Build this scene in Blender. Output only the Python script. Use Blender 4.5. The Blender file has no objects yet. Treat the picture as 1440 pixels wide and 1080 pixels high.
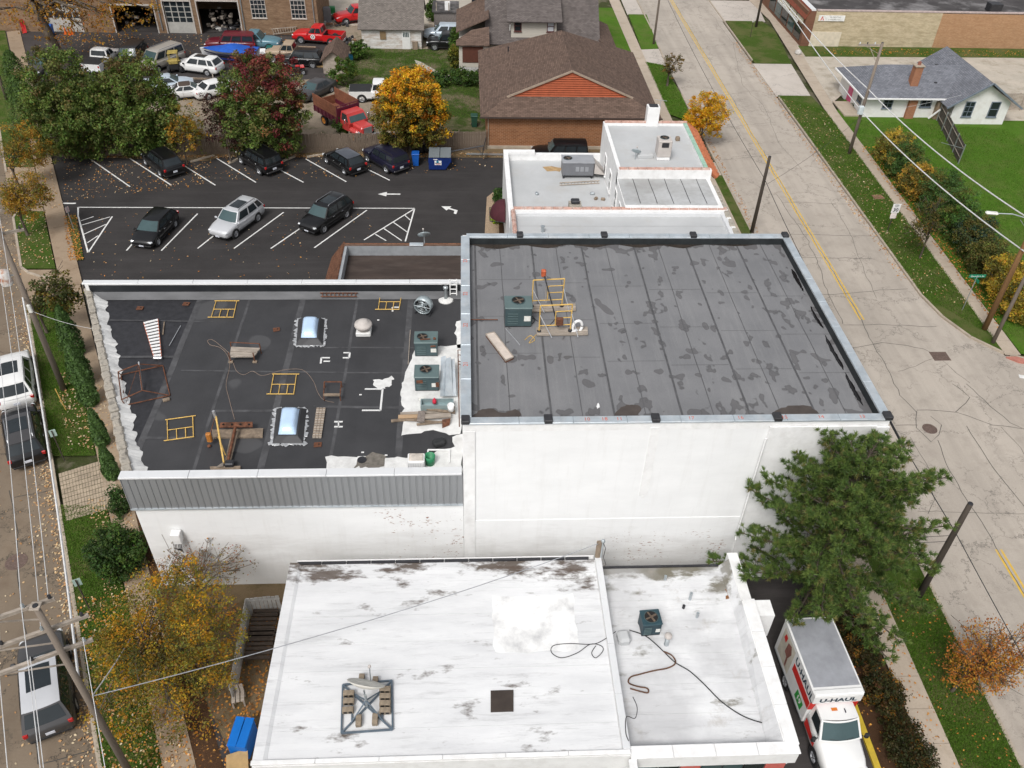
import bpy, math, random
import numpy as np
from mathutils import Vector, Matrix

S = bpy.context.scene
COL = S.collection
R = math.radians
rnd = random.Random(7)

# ------------------------------------------------------------------ camera
CAM_H, FPX = 33.0, 1194.645
PITCH, YAW, ROLL = R(40.307), R(3.849), R(2.049)
_f = Vector((math.sin(YAW)*math.cos(PITCH), math.cos(YAW)*math.cos(PITCH), -math.sin(PITCH)))
_r0 = Vector((math.cos(YAW), -math.sin(YAW), 0)); _u0 = _r0.cross(_f)
_r = math.cos(ROLL)*_r0 + math.sin(ROLL)*_u0
_u = -math.sin(ROLL)*_r0 + math.cos(ROLL)*_u0
cam_data = bpy.data.cameras.new("camera"); cam = bpy.data.objects.new("camera", cam_data); COL.objects.link(cam)
cam.matrix_world = Matrix(((_r.x, _u.x, -_f.x, 0), (_r.y, _u.y, -_f.y, 0), (_r.z, _u.z, -_f.z, CAM_H), (0, 0, 0, 1)))
cam_data.sensor_width = 36; cam_data.lens = FPX/1440*36; cam_data.clip_start = .5; cam_data.clip_end = 2000
S.camera = cam

# ------------------------------------------------------------------ sky, sun, exposure (bright overcast)
SUN_EL, SUN_AZ = 52, 205           # azimuth: compass-like, degrees from +Y clockwise
w = bpy.data.worlds.new("World"); S.world = w; w.use_nodes = True
nt = w.node_tree; bg = nt.nodes["Background"]
sky = nt.nodes.new("ShaderNodeTexSky"); sky.sky_type = 'NISHITA'; sky.sun_disc = False
sky.sun_elevation = R(SUN_EL); sky.sun_rotation = R(SUN_AZ); sky.air_density = 1.0; sky.dust_density = 4.0; sky.ozone_density = .6
hs = nt.nodes.new("ShaderNodeHueSaturation"); hs.inputs["Saturation"].default_value = .22   # cloud cover: nearly grey light
nt.links.new(sky.outputs[0], hs.inputs["Color"]); nt.links.new(hs.outputs[0], bg.inputs["Color"])
bg.inputs["Strength"].default_value = .115
sl = bpy.data.lights.new("sun", 'SUN'); sl.energy = 1.5; sl.angle = R(18); sl.color = (1, .975, .945)
so = bpy.data.objects.new("sun", sl); COL.objects.link(so)
_d = Vector((math.sin(R(SUN_AZ))*math.cos(R(SUN_EL)), math.cos(R(SUN_AZ))*math.cos(R(SUN_EL)), math.sin(R(SUN_EL))))
so.rotation_euler = _d.to_track_quat('Z', 'Y').to_euler(); so.location = (0, 0, 80)
S.render.engine = 'CYCLES'
S.view_settings.view_transform = 'Standard'; S.view_settings.look = 'None'; S.view_settings.gamma = 1
S.view_settings.exposure = .33

# ------------------------------------------------------------------ helpers
def P(u, v, z=0.0):
    """point of the place at height z that was surveyed at photo position u, v"""
    d = _r*((u-720)/FPX) + _u*((540-v)/FPX) + _f
    t = (z-CAM_H)/d.z
    return Vector((d.x*t, d.y*t, z))
def PY(u, v, Y):
    d = _r*((u-720)/FPX) + _u*((540-v)/FPX) + _f
    t = Y/d.y
    return Vector((d.x*t, Y, CAM_H+d.z*t))

class MB:
    def __init__(s): s.v = []; s.f = []
    def add(s, vs, fs):
        o = len(s.v); s.v += [tuple(p) for p in vs]; s.f += [tuple(i+o for i in f) for f in fs]; return s
    def box(s, x0, x1, y0, y1, z0, z1):
        return s.add([(x0,y0,z0),(x1,y0,z0),(x1,y1,z0),(x0,y1,z0),(x0,y0,z1),(x1,y0,z1),(x1,y1,z1),(x0,y1,z1)],
                     [(3,2,1,0),(4,5,6,7),(0,1,5,4),(1,2,6,5),(2,3,7,6),(3,0,4,7)])
    def cbox(s, c, size, b=.02, rz=0, rx=0, ry=0):
        hx, hy, hz = [d/2 for d in size]; b = min(b, hx*.9, hy*.9, hz*.9)
        vs = []; idx = {}
        for sx in (-1, 1):
            for sy in (-1, 1):
                for sz in (-1, 1):
                    for a in range(3):
                        p = [sx*(hx-(b if a != 0 else 0)), sy*(hy-(b if a != 1 else 0)), sz*(hz-(b if a != 2 else 0))]
                        idx[sx, sy, sz, a] = len(vs); vs.append(p)
        fs = []
        for a in range(3):
            for sg in (-1, 1):
                k = [(1,1),(-1,1),(-1,-1),(1,-1)]; q = []
                for m, n in k:
                    t = [0,0,0]; t[a] = sg; t[(a+1)%3] = m; t[(a+2)%3] = n; q.append(idx[t[0],t[1],t[2],a])
                fs.append(tuple(q if sg > 0 else q[::-1]))
            b1, b2 = (a+1)%3, (a+2)%3
            for m in (-1, 1):
                for n in (-1, 1):
                    t = [0,0,0]; t[b1] = m; t[b2] = n
                    t[a] = 1; p1 = idx[t[0],t[1],t[2],b1]; p2 = idx[t[0],t[1],t[2],b2]
                    t[a] = -1; p3 = idx[t[0],t[1],t[2],b2]; p4 = idx[t[0],t[1],t[2],b1]
                    fs.append((p1,p2,p3,p4) if m*n > 0 else (p4,p3,p2,p1))
        for sx in (-1,1):
            for sy in (-1,1):
                for sz in (-1,1):
                    t = (idx[sx,sy,sz,0], idx[sx,sy,sz,1], idx[sx,sy,sz,2]); fs.append(t if sx*sy*sz > 0 else t[::-1])
        M = Matrix.Rotation(rz,3,'Z') @ Matrix.Rotation(ry,3,'Y') @ Matrix.Rotation(rx,3,'X'); c = Vector(c)
        return s.add([M@Vector(p)+c for p in vs], fs)
    def prism(s, poly, z0, z1):
        n = len(poly)
        a = sum(poly[i][0]*poly[(i+1)%n][1]-poly[(i+1)%n][0]*poly[i][1] for i in range(n))
        if a < 0: poly = poly[::-1]
        vs = [(p[0],p[1],z0) for p in poly]+[(p[0],p[1],z1) for p in poly]
        return s.add(vs, [tuple(range(n-1,-1,-1)), tuple(range(n,2*n))]+[(i,(i+1)%n,n+(i+1)%n,n+i) for i in range(n)])
    def bar(s, a, b, w, h=None):
        a, b = Vector(a), Vector(b); h = w if h is None else h
        d = (b-a).normalized(); up = Vector((0,0,1)) if abs(d.z) < .95 else Vector((0,1,0))
        x = d.cross(up).normalized(); y = x.cross(d)
        vs = [q + x*(i*w/2) + y*(j*h/2) for q in (a,b) for i,j in ((-1,-1),(1,-1),(1,1),(-1,1))]
        return s.add(vs, [(3,2,1,0)[::-1],(4,5,6,7)[::-1],(0,1,5,4)[::-1],(1,2,6,5)[::-1],(2,3,7,6)[::-1],(3,0,4,7)[::-1]])
    def tube(s, pts, r, n=6):
        pts = [Vector(p) for p in pts]; m = len(pts); rs = r if isinstance(r, (list,tuple)) else [r]*m
        vs = []; fs = []; x = None
        for i, p in enumerate(pts):
            d = (pts[min(i+1,m-1)]-pts[max(i-1,0)])
            d = d.normalized() if d.length > 1e-9 else Vector((0,0,1))
            if x is None:
                up = Vector((0,0,1)) if abs(d.z) < .9 else Vector((1,0,0)); x = d.cross(up).normalized()
            else:
                x = (x - d*x.dot(d)); x = x.normalized() if x.length > 1e-6 else d.orthogonal().normalized()
            y = d.cross(x)
            for k in range(n):
                a = 2*math.pi*k/n; vs.append(p + (x*math.cos(a)+y*math.sin(a))*rs[i])
        for i in range(m-1):
            for k in range(n):
                fs.append((i*n+k, i*n+(k+1)%n, (i+1)*n+(k+1)%n, (i+1)*n+k))
        fs.append(tuple(range(n-1,-1,-1))); fs.append(tuple((m-1)*n+k for k in range(n)))
        return s.add(vs, fs)
    def lathe(s, prof, c=(0,0,0), n=16, axis='z', cap=True):
        vs = []; fs = []; c = Vector(c)
        for r, z in prof:
            for k in range(n):
                a = 2*math.pi*k/n; p = (r*math.cos(a), r*math.sin(a), z)
                if axis == 'y': p = (p[0], p[2], -p[1])
                if axis == 'x': p = (p[2], p[0], p[1])
                vs.append(c+Vector(p))
        for i in range(len(prof)-1):
            for k in range(n): fs.append((i*n+k, i*n+(k+1)%n, (i+1)*n+(k+1)%n, (i+1)*n+k))
        m = len(prof)
        if cap: fs.append(tuple(range(n-1,-1,-1))); fs.append(tuple((m-1)*n+k for k in range(n)))
        return s.add(vs, fs)
    def quad(s, a, b, c, d): return s.add([a,b,c,d], [(0,1,2,3)])
    def grid(s, fn, nu, nv):
        vs = [fn(i/nu, j/nv) for j in range(nv+1) for i in range(nu+1)]
        return s.add(vs, [(j*(nu+1)+i, j*(nu+1)+i+1, (j+1)*(nu+1)+i+1, (j+1)*(nu+1)+i) for j in range(nv) for i in range(nu)])
    def slab(s, pts, th):
        """thick sheet from a planar polygon: pts are its top, th its depth along -normal"""
        pts = [Vector(p) for p in pts]; n = Vector((0,0,0))
        for i in range(len(pts)): n += (pts[i]-pts[0]).cross(pts[(i+1)%len(pts)]-pts[0])
        n.normalize()
        if n.z < -1e-6: pts = pts[::-1]; n = -n
        k = len(pts); vs = [p for p in pts]+[p-n*th for p in pts]
        return s.add(vs, [tuple(range(k)), tuple(range(2*k-1,k-1,-1))]+[(k+i,k+(i+1)%k,(i+1)%k,i) for i in range(k)])
    def mesh(s, name, smooth=False):
        me = bpy.data.meshes.new(name); me.from_pydata(s.v, [], s.f); me.update()
        if smooth: me.shade_smooth()
        return me
    def build(s, name, mat, parent=None, smooth=False, uv=None):
        rt = parent
        while rt is not None and rt.parent is not None: rt = rt.parent
        if rt is not None and rt.get('_world'):
            l = rt.location
            s.v = [(p[0]-l.x, p[1]-l.y, p[2]-l.z) for p in s.v]
        me = s.mesh(name, smooth); me.materials.append(mat)
        if uv:
            add_uv(me, *uv)
        o = bpy.data.objects.new(name, me); COL.objects.link(o)
        if parent is not None: o.parent = parent
        return o
def add_uv(me, du, dv):
    """metre UVs along two directions"""
    du, dv = Vector(du).normalized(), Vector(dv).normalized()
    ul = me.uv_layers.new(name='UVMap')
    for li, l in enumerate(me.loops):
        p = me.vertices[l.vertex_index].co; ul.data[li].uv = (p.dot(du), p.dot(dv))
def tag(o, label, cat, group=None):
    o['label'] = label; o['category'] = cat
    if group: o['group'] = group
    return o
def thing(name, label, cat, loc=(0,0,0), rz=0, group=None, world=False):
    o = bpy.data.objects.new(name, None); COL.objects.link(o); o.empty_display_size = .3
    o.location = loc; o.rotation_euler = (0,0,rz)
    if world: o['_world'] = 1
    return tag(o, label, cat, group)
def struct(o, kind='structure'): o['kind'] = kind; return o
def place(name, me, mat=None, parent=None, loc=None, rot=None, scale=None):
    o = bpy.data.objects.new(name, me); COL.objects.link(o)
    if parent is not None: o.parent = parent
    if loc is not None: o.location = loc
    if rot is not None: o.rotation_euler = rot
    if scale is not None: o.scale = scale
    return o
def copy_tree(o, parent=None):
    c = o.copy(); COL.objects.link(c); c.parent = parent
    for ch in o.children: copy_tree(ch, c)
    return c
def text(body, size, mat, name='lettering', parent=None, M=None, align='CENTER', extrude=.002, shear=0, sx=1, bold=0):
    cu = bpy.data.curves.new(name, 'FONT'); cu.body = body; cu.size = size; cu.align_x = align; cu.align_y = 'CENTER'
    cu.extrude = extrude; cu.shear = shear; cu.resolution_u = 2; cu.offset = bold
    t = bpy.data.objects.new(name, cu); COL.objects.link(t)
    dg = bpy.context.evaluated_depsgraph_get(); me = bpy.data.meshes.new_from_object(t.evaluated_get(dg))
    bpy.data.objects.remove(t); bpy.data.curves.remove(cu)
    if sx != 1: me.transform(Matrix.Diagonal((sx,1,1,1)))
    if M is not None: me.transform(M)
    me.materials.clear(); me.materials.append(mat)
    o = bpy.data.objects.new(name, me); COL.objects.link(o)
    if parent is not None: o.parent = parent
    return o
def frame(o, x, y):
    """matrix with origin o, text direction x and up y"""
    x = Vector(x).normalized(); y = Vector(y).normalized(); z = x.cross(y)
    return Matrix(((x.x,y.x,z.x,o[0]),(x.y,y.y,z.y,o[1]),(x.z,y.z,z.z,o[2]),(0,0,0,1)))

# ------------------------------------------------------------------ materials
class NT:
    def __init__(s, name):
        s.m = bpy.data.materials.new(name); s.m.use_nodes = True; s.t = s.m.node_tree; s.b = s.t.nodes['Principled BSDF']
    def n(s, typ, **kw):
        nd = s.t.nodes.new('ShaderNode'+typ)
        for k, v in kw.items():
            if k in nd.inputs.keys(): s.set(nd, k, v)
            else: setattr(nd, k, v)
        return nd
    def set(s, nd, k, v):
        if isinstance(v, bpy.types.NodeSocket): s.t.links.new(v, nd.inputs[k])
        else: nd.inputs[k].default_value = v
    def co(s, kind='Object'): return s.n('TexCoord').outputs[kind]
    def noise(s, vec, scale, detail=4, rough=.55, dist=0):
        nd = s.n('TexNoise', Scale=scale, Detail=detail, Roughness=rough, Distortion=dist); s.set(nd, 'Vector', vec); return nd.outputs['Fac']
    def ramp(s, fac, stops):
        nd = s.n('ValToRGB'); s.set(nd, 'Fac', fac); e = nd.color_ramp.elements
        while len(e) < len(stops): e.new(.5)
        for i, (p, c) in enumerate(stops):
            e[i].position = p; e[i].color = (c, c, c, 1) if not isinstance(c, tuple) else (*c[:3], 1)
        return nd.outputs['Color']
    def mix(s, fac, a, b, mode='MIX'):
        nd = s.n('Mix', data_type='RGBA', blend_type=mode)
        for k, v in ((0, fac), (6, a), (7, b)):
            if isinstance(v, bpy.types.NodeSocket): s.t.links.new(v, nd.inputs[k])
            else: nd.inputs[k].default_value = v if k == 0 else (*v[:3], 1)
        return nd.outputs[2]
    def math(s, op, a, b=0.0, c=None):
        nd = s.n('Math', operation=op)
        for k, v in ((0, a), (1, b), (2, c)):
            if v is None: continue
            if isinstance(v, bpy.types.NodeSocket): s.t.links.new(v, nd.inputs[k])
            else: nd.inputs[k].default_value = v
        return nd.outputs[0]
    def mapv(s, vec, scale=(1,1,1), rot=(0,0,0), loc=(0,0,0)):
        nd = s.n('Mapping'); s.set(nd, 'Vector', vec); nd.inputs['Scale'].default_value = scale; nd.inputs['Rotation'].default_value = rot; nd.inputs['Location'].default_value = loc
        return nd.outputs[0]
    def bump(s, h, strength=.3, dist=.02):
        nd = s.n('Bump', Strength=strength, Distance=dist); s.set(nd, 'Height', h); s.t.links.new(nd.outputs[0], s.b.inputs['Normal'])
    def out(s, color=None, rough=None, metal=None, spec=None, coat=None):
        for k, v in (('Base Color', color), ('Roughness', rough), ('Metallic', metal), ('Specular IOR Level', spec), ('Coat Weight', coat)):
            if v is None: continue
            if isinstance(v, bpy.types.NodeSocket): s.t.links.new(v, s.b.inputs[k])
            else: s.b.inputs[k].default_value = (*v[:3], 1) if k == 'Base Color' else v
        return s.m
_mats = {}
def M(name, c=(.5,.5,.5), rough=.7, var=.15, scale=4, metal=0, spec=.4, bump=0, bscale=None, dirt=None, dirt_amt=.5, dscale=1.5, coat=None, stretch=(1,1,1)):
    if name in _mats: return _mats[name]
    t = NT(name); v = t.mapv(t.co(), stretch)
    f = t.noise(v, scale, 5, .6)
    lo = tuple(x*(1-var) for x in c); hi = tuple(min(1, x*(1+var)) for x in c)
    col = t.mix(t.ramp(f, [(.3, 0.), (.7, 1.)]), lo, hi)
    if dirt:
        col = t.mix(t.math('MULTIPLY', t.ramp(t.noise(v, dscale, 6, .65), [(.48, 0.), (.66, 1.)]), dirt_amt), col, dirt)
    if bump: t.bump(t.noise(v, bscale or scale*6, 4, .6), bump, .02)
    _mats[name] = t.out(col, rough, metal, spec, coat)
    return _mats[name]
# ------------------------------------------------------------------ ground materials
def concrete_mat(name, c, crack=1.0, stain=(.16,.13,.10), cell=.22, stain_amt=.5, streak=None):
    t = NT(name); v = t.co()
    big = t.ramp(t.noise(v, .12, 5, .6), [(.35, 0.), (.7, 1.)]); mid = t.noise(v, .9, 6, .65); fine = t.noise(v, 14, 3, .7)
    col = t.mix(big, tuple(x*.86 for x in c), tuple(x*1.08 for x in c))
    col = t.mix(t.math('MULTIPLY', t.ramp(mid, [(.5, 0.), (.72, 1.)]), stain_amt), col, stain)
    if streak:
        sv = t.mapv(v, *streak)
        col = t.mix(t.math('MULTIPLY', t.ramp(t.noise(sv, 1, 4, .6), [(.45, 0.), (.7, 1.)]), .45), col, tuple(x*.58 for x in c))
    col = t.mix(t.math('MULTIPLY', t.ramp(fine, [(.3, 1.), (.6, 0.)]), .22), col, tuple(x*.5 for x in c))
    if crack:
        wv = t.n('VectorMath', operation='ADD'); t.set(wv, 0, v)
        nz = t.n('TexNoise', Scale=.9, Detail=5, Roughness=.7); t.set(nz, 'Vector', v)
        sc = t.n('VectorMath', operation='SCALE'); t.set(sc, 0, nz.outputs['Color']); sc.inputs['Scale'].default_value = 2.6
        t.set(wv, 1, sc.outputs[0])
        for k, (s_, wd, thr) in enumerate(((cell, .006, .45), (cell*2.6, .011, .54))):
            vo = t.n('TexVoronoi', feature='DISTANCE_TO_EDGE', Scale=s_); t.set(vo, 'Vector', wv.outputs[0])
            line = t.ramp(vo.outputs['Distance'], [(0, 1.), (wd, .6), (wd*1.8, 0.)])
            msk = t.ramp(t.noise(t.mapv(v, (1,1,1), loc=(13*k+5, 7, 0)), .18+.1*k, 3), [(thr-.04, 0.), (thr+.05, 1.)])
            col = t.mix(t.math('MULTIPLY', t.math('MULTIPLY', line, msk), crack), col, (.03,.03,.028))
    t.bump(fine, .15, .01)
    return t.out(col, .85, 0, .25)
m_road = concrete_mat('worn_concrete', (.45,.40,.345), .5, stain=(.27,.235,.20), stain_amt=.45, streak=((.9,.035,1),))
m_street = concrete_mat('stained_concrete', (.215,.168,.122), .8, stain=(.14,.10,.07), stain_amt=.6, streak=((.5,.04,1),(0,0,R(-25))))
m_walk = concrete_mat('sidewalk_concrete', (.47,.395,.315), .0, stain=(.24,.18,.12), stain_amt=.4)
m_walk_w = concrete_mat('leafstained_concrete', (.33,.25,.175), .0, stain=(.19,.13,.08), stain_amt=.6)
m_apron = concrete_mat('pale_concrete', (.52,.47,.42), .5, stain=(.36,.31,.26), stain_amt=.35)
m_kerb = M('kerb_concrete', (.40,.34,.27), .9, .2, 3, dirt=(.2,.16,.12))
def grass_mat(name, a, b, c, worn=None, worn_amt=.6, wscale=.35):
    t = NT(name); v = t.co()
    col = t.mix(t.ramp(t.noise(v, .5, 6, .7), [(.3, 0.), (.7, 1.)]), a, b)
    col = t.mix(t.math('MULTIPLY', t.ramp(t.noise(v, 5, 5, .75), [(.42, 0.), (.68, 1.)]), .7), col, c)
    col = t.mix(t.math('MULTIPLY', t.ramp(t.noise(v, 28, 2, .7), [(.35, 1.), (.6, 0.)]), .5), col, tuple(x*.35 for x in a))
    if worn: col = t.mix(t.math('MULTIPLY', t.ramp(t.noise(v, wscale, 7, .7), [(.47, 0.), (.58, 1.)]), worn_amt), col, worn)
    t.bump(t.noise(v, 30, 3, .7), .8, .06)
    return t.out(col, .95, 0, .1)
m_grass = grass_mat('lush_grass', (.066,.160,.012), (.10,.21,.022), (.09,.150,.025), (.14,.14,.05), .35)
m_verge = grass_mat('verge_grass', (.050,.100,.012), (.075,.130,.020), (.08,.095,.026), (.17,.14,.07), .4)
m_yardgrass = grass_mat('patchy_grass', (.045,.085,.015), (.065,.10,.02), (.06,.06,.025), (.17,.135,.09), .85, .3)
m_ground = grass_mat('rough_ground', (.05,.07,.02), (.07,.08,.03), (.08,.07,.04), (.2,.17,.13), .6)
def gravel_mat(name, c, d, amt=.7):
    t = NT(name); v = t.co()
    col = t.mix(t.ramp(t.noise(v, .35, 7, .7), [(.35, 0.), (.65, 1.)]), c, tuple(x*.78 for x in c))
    col = t.mix(t.math('MULTIPLY', t.ramp(t.noise(v, .55, 7, .75), [(.5, 0.), (.64, 1.)]), amt), col, d)
    col = t.mix(t.math('MULTIPLY', t.ramp(t.noise(v, 16, 3, .8), [(.35, 1.), (.62, 0.)]), .4), col, tuple(x*.5 for x in c))
    t.bump(t.noise(v, 18, 3, .8), .6, .05)
    return t.out(col, .95, 0, .15)
m_gravel = gravel_mat('pale_gravel', (.56,.50,.42), (.20,.165,.10), .45)
m_dirt = gravel_mat('yard_dirt', (.33,.27,.205), (.095,.10,.04), .8)
m_strip = gravel_mat('dirt_strip', (.20,.145,.085), (.09,.07,.03), .7)
m_mulch = gravel_mat('bark_mulch', (.085,.045,.024), (.05,.028,.016), .8)
def asphalt_mat(name, c, amt=.5):
    t = NT(name); v = t.co()
    col = t.mix(t.ramp(t.noise(v, .22, 6, .65), [(.35, 0.), (.7, 1.)]), c, tuple(x*1.6 for x in c))
    col = t.mix(t.math('MULTIPLY', t.ramp(t.noise(t.mapv(v, (.12,1.2,1)), 1, 5, .7), [(.5, 0.), (.75, 1.)]), amt), col, tuple(x*2.3 for x in c))
    col = t.mix(t.math('MULTIPLY', t.ramp(t.noise(v, 22, 3, .8), [(.5, 0.), (.7, 1.)]), .25), col, tuple(x*3 for x in c))
    t.bump(t.noise(v, 25, 3, .8), .3, .015)
    return t.out(col, .8, 0, .3)
m_lot = asphalt_mat('fresh_asphalt', (.027,.0248,.0245))
m_oldlot = asphalt_mat('old_asphalt', (.035,.031,.030), .8)
m_paint = M('white_line_paint', (.72,.72,.70), .7, .12, 6, dirt=(.3,.29,.28), dirt_amt=.35, dscale=3)
m_yellowline = M('yellow_line_paint', (.62,.40,.06), .7, .15, 3, dirt=(.42,.36,.26), dirt_amt=.55, dscale=2)
m_tar = M('tar_seal', (.055,.053,.048), .6, .3, 3)

# ------------------------------------------------------------------ ground, roads, pavements
def sheet(name, poly, z, mat, th=.06, parent=None):
    o = MB().prism(poly, z-th, z).build(name, mat, parent)
    return o if parent is not None else struct(o)
XK = lambda y: -14.7-.468*(y-16.7)          # east kerb face of the west street
SW = lambda n, y: (XK(y)+n/.906, y)
def strip(n0, n1, y0, y1, k=1):
    ys = [y0+(y1-y0)*i/k for i in range(k+1)]
    return [SW(n0, y) for y in ys]+[SW(n1, y) for y in ys[::-1]]
struct(MB().prism([(-500,-200),(500,-200),(500,900),(-500,900)], -.5, -.1).build('ground', m_ground))
road = sheet('road', [(21.95,-60),(31.6,-60),(31.6,10),(120,10),(120,39.6),(40,39.7),(36.2,40.3),(34.3,41.4),(32.9,43.1),(32,45.4),(31.6,48),(31.6,300),(21.95,300)], 0, m_road)
street = sheet('street', strip(-10, 0, -20, 180), 0, m_street)
sheet('far_pavement', strip(-22, -10, -20, 180), .1, m_walk_w)
def ribbon(pts, wd, z, jit=0, sub=.8, seed=1):
    r = random.Random(seed); pts = [Vector((p[0], p[1], 0)) for p in pts]; q = []
    for a, b in zip(pts, pts[1:]):
        n = max(1, int((b-a).length/sub))
        for i in range(n): q.append(a.lerp(b, i/n))
    q.append(pts[-1]); j = Vector((0,0,0)); mb = MB(); L = []
    for i, p in enumerate(q):
        if jit: j = j*.8+Vector((r.gauss(0,jit), r.gauss(0,jit), 0))
        L.append(p+j)
    for i in range(len(L)-1):
        d = (L[i+1]-L[i]); d = d.normalized() if d.length > 1e-6 else Vector((1,0,0)); n = Vector((-d.y, d.x, 0))*wd/2
        d0 = (L[i]-L[max(i-1,0)]); n0 = n if d0.length < 1e-6 else Vector((-d0.y,d0.x,0)).normalized()*wd/2
        mb.add([L[i]-n0+Vector((0,0,z)), L[i]+n0+Vector((0,0,z)), L[i+1]+n+Vector((0,0,z)), L[i+1]-n+Vector((0,0,z))], [(3,2,1,0)])
    return mb
# yellow centre lines
for x in (26.42, 26.68):
    ribbon([(x+.35,300),(x+.3,120),(x,72),(x-.1,45.2)], .11, .006).build('centre_line', m_yellowline, road)
    ribbon([(x-.25,25.8),(x-.25,-40)], .11, .006).build('centre_line', m_yellowline, road)
ribbon([P(1433,529), P(1450,532)], .35, .006).build('stop_line', m_paint, road)
# tarred joints and cracks
pxl = lambda *a: [P(u, v) for u, v in a]
seams = [pxl((1210,448),(1265,555),(1290,580)), pxl((1318,620),(1335,660),(1400,770),(1460,870)), pxl((1090,273),(1140,340),(1185,455)),
         pxl((1100,330),(1240,331)), pxl((1118,362),(1230,364)), pxl((1150,413),(1275,406)), pxl((1185,456),(1315,459)),
         pxl((1198,490),(1240,482),(1300,490),(1330,505)), pxl((1260,600),(1290,600)), pxl((1290,577),(1345,580),(1395,597),(1440,602)),
         pxl((1290,578),(1288,600),(1310,620),(1322,612),(1325,598),(1308,585)), pxl((1360,540),(1420,595),(1440,605)), pxl((1345,580),(1365,560),(1350,545),(1340,540)),
         pxl((1360,600),(1385,640),(1420,690),(1440,715)), pxl((1262,523),(1320,503),(1365,540)), pxl((1280,615),(1300,650),(1310,700),(1300,720)),
         pxl((1100,285),(1195,287)), pxl((1020,225),(1100,215)), pxl((960,75),(1010,85)), pxl((985,140),(1060,128)), pxl((1010,180),(1090,172)),
         pxl((1290,720),(1440,722)), pxl((1440,640),(1405,600)), pxl((1030,60),(1045,120),(1075,150),(1095,200),(1130,240)), pxl((1000,20),(1030,60)),
         pxl((1170,285),(1195,330),(1215,380),(1235,420)), pxl((1210,448),(1150,350),(1060,190),(1000,90),(950,5)), pxl((1360,905),(1440,895)), pxl((1385,950),(1440,980))]
for i, s_ in enumerate(seams): ribbon(s_, .034 if i < 14 else .022, .005+.0002*i, .045, .5, i).build('crack_seal', m_tar, road)
for i, a in enumerate([pxl((15,690),(27,830),(52,1075)), pxl((25,640),(0,640)), pxl((8,950),(120,945)), pxl((18,700),(70,690)), pxl((60,1075),(130,1055))]):
    ribbon(a, .04, .005+.0003*i, .04, .5, 40+i).build('crack_seal', m_tar, street)
# metal covers set in the roads
def cover(u, v, r, par, mat=None, sq=False):
    p = P(u, v); mb = MB()
    if sq: mb.cbox((p.x,p.y,.006), (r*2,r*1.6,.02), .005)
    else:
        mb.lathe([(r,-.01),(r,.010),(r*.93,.014),(r*.88,.009),(r*.8,.009)], (p.x,p.y,0), 20)
    mb.build('cover', mat or M('cast_iron', (.17,.12,.10), .6, .3, 9, .4, bump=.5), par)
cover(1307.5,603,.42,road); cover(23,790,.5,street); cover(1322,501,.55,road,None,True)
# kerbs
def kerb(name, pts, wd=.16, h=.13, mat=None):
    mb = MB(); pts = [Vector((p[0],p[1],0)) for p in pts]
    for i, (a, b) in enumerate(zip(pts, pts[1:])):
        n = max(1, int((b-a).length/3.0))
        for k in range(n):
            p, q = a.lerp(b, k/n), a.lerp(b, (k+1)/n); d = (q-p).normalized()
            if n > 1: q = q-d*.012
            s_ = Vector((d.y,-d.x,0))*wd
            mb.prism([(p.x,p.y),(q.x,q.y),(q.x+s_.x,q.y+s_.y),(p.x+s_.x,p.y+s_.y)], -.05, h)
    return struct(mb.build(name, mat or m_kerb))
kerb('kerb_west', [SW(0,-20), SW(0,49)]); kerb('kerb_west_far', [SW(0,66), SW(0,180)])
kerb('kerb_bend', [SW(0,51.6), SW(.0,58.5), SW(.5,60), SW(1.2,60.6), SW(2.2,60.8)]); kerb('kerb_bend_south', [SW(2.2,50.2), SW(1.1,50.4), SW(.4,50.9), SW(0,51.6)])
kerb('kerb_road_west', [(21.79,-60),(21.79,84)]); kerb('kerb_road_west_far', [(21.79,93),(21.9,98.5)]); kerb('kerb_road_far', [(22.1,104),(22.4,180)])
kerb('kerb_road_east', [(31.76,180),(31.7,94)][::1], -.16); kerb('kerb_road_corner', [(31.7,83.5),(31.6,48),(32,45.4),(32.9,43.1),(34.3,41.4),(36.2,40.3),(40,39.7),(120,39.6)], -.16)
# sidewalks of separate slabs
def slabs(name, p, q, wd0, wd1, n, mat, z=.12, gap=.02, seed=3):
    """p, q: end points of the left edge; wd: width to the right, slabs are parts"""
    r = random.Random(seed); p, q = Vector(p).to_3d(), Vector(q).to_3d(); d = (q-p).normalized(); s_ = Vector((d.y,-d.x,0))
    e = sheet(name, [tuple(x.to_2d()) for x in (p, q, q+s_*wd1, p+s_*wd0)], z-.03, M('joint_soil', (.06,.045,.03), .9))
    for i in range(n):
        a, b = p.lerp(q, i/n)+d*gap/2, p.lerp(q, (i+1)/n)-d*gap/2; w0 = wd0+(wd1-wd0)*i/n; w1 = wd0+(wd1-wd0)*(i+1)/n
        zz = z+r.uniform(-.006,.006)
        MB().prism([tuple(x.to_2d()) for x in (a, b, b+s_*w1, a+s_*w0)], z-.08, zz).build('slab', mat, e)
    return e
slabs('sidewalk_west', SW(2.2,8), SW(2.3,49), 1.15, 1.15, 30, m_walk_w, seed=1)
slabs('sidewalk_west_far', SW(2.25,49), SW(2.3,100), 1.35, 1.35, 26, m_walk_w, seed=2)
slabs('sidewalk_south', (18.1,4), (18.25,40), 1.2, 1.2, 24, m_walk, seed=4)
slabs('sidewalk_mid', (17.4,40), (17.4,68.5), 4.35, 4.35, 19, m_walk, seed=5)
slabs('sidewalk_north', (18.5,68.5), (18.6,150), 1.1, 1.5, 54, m_walk, seed=6)
slabs('sidewalk_east', (34.35,41.2), (35.45,80), 1.0, 1.15, 26, m_walk, seed=7)
slabs('sidewalk_east_far', (35.45,80), (38.6,120), 1.15, 1.6, 26, m_walk, seed=8)
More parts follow.
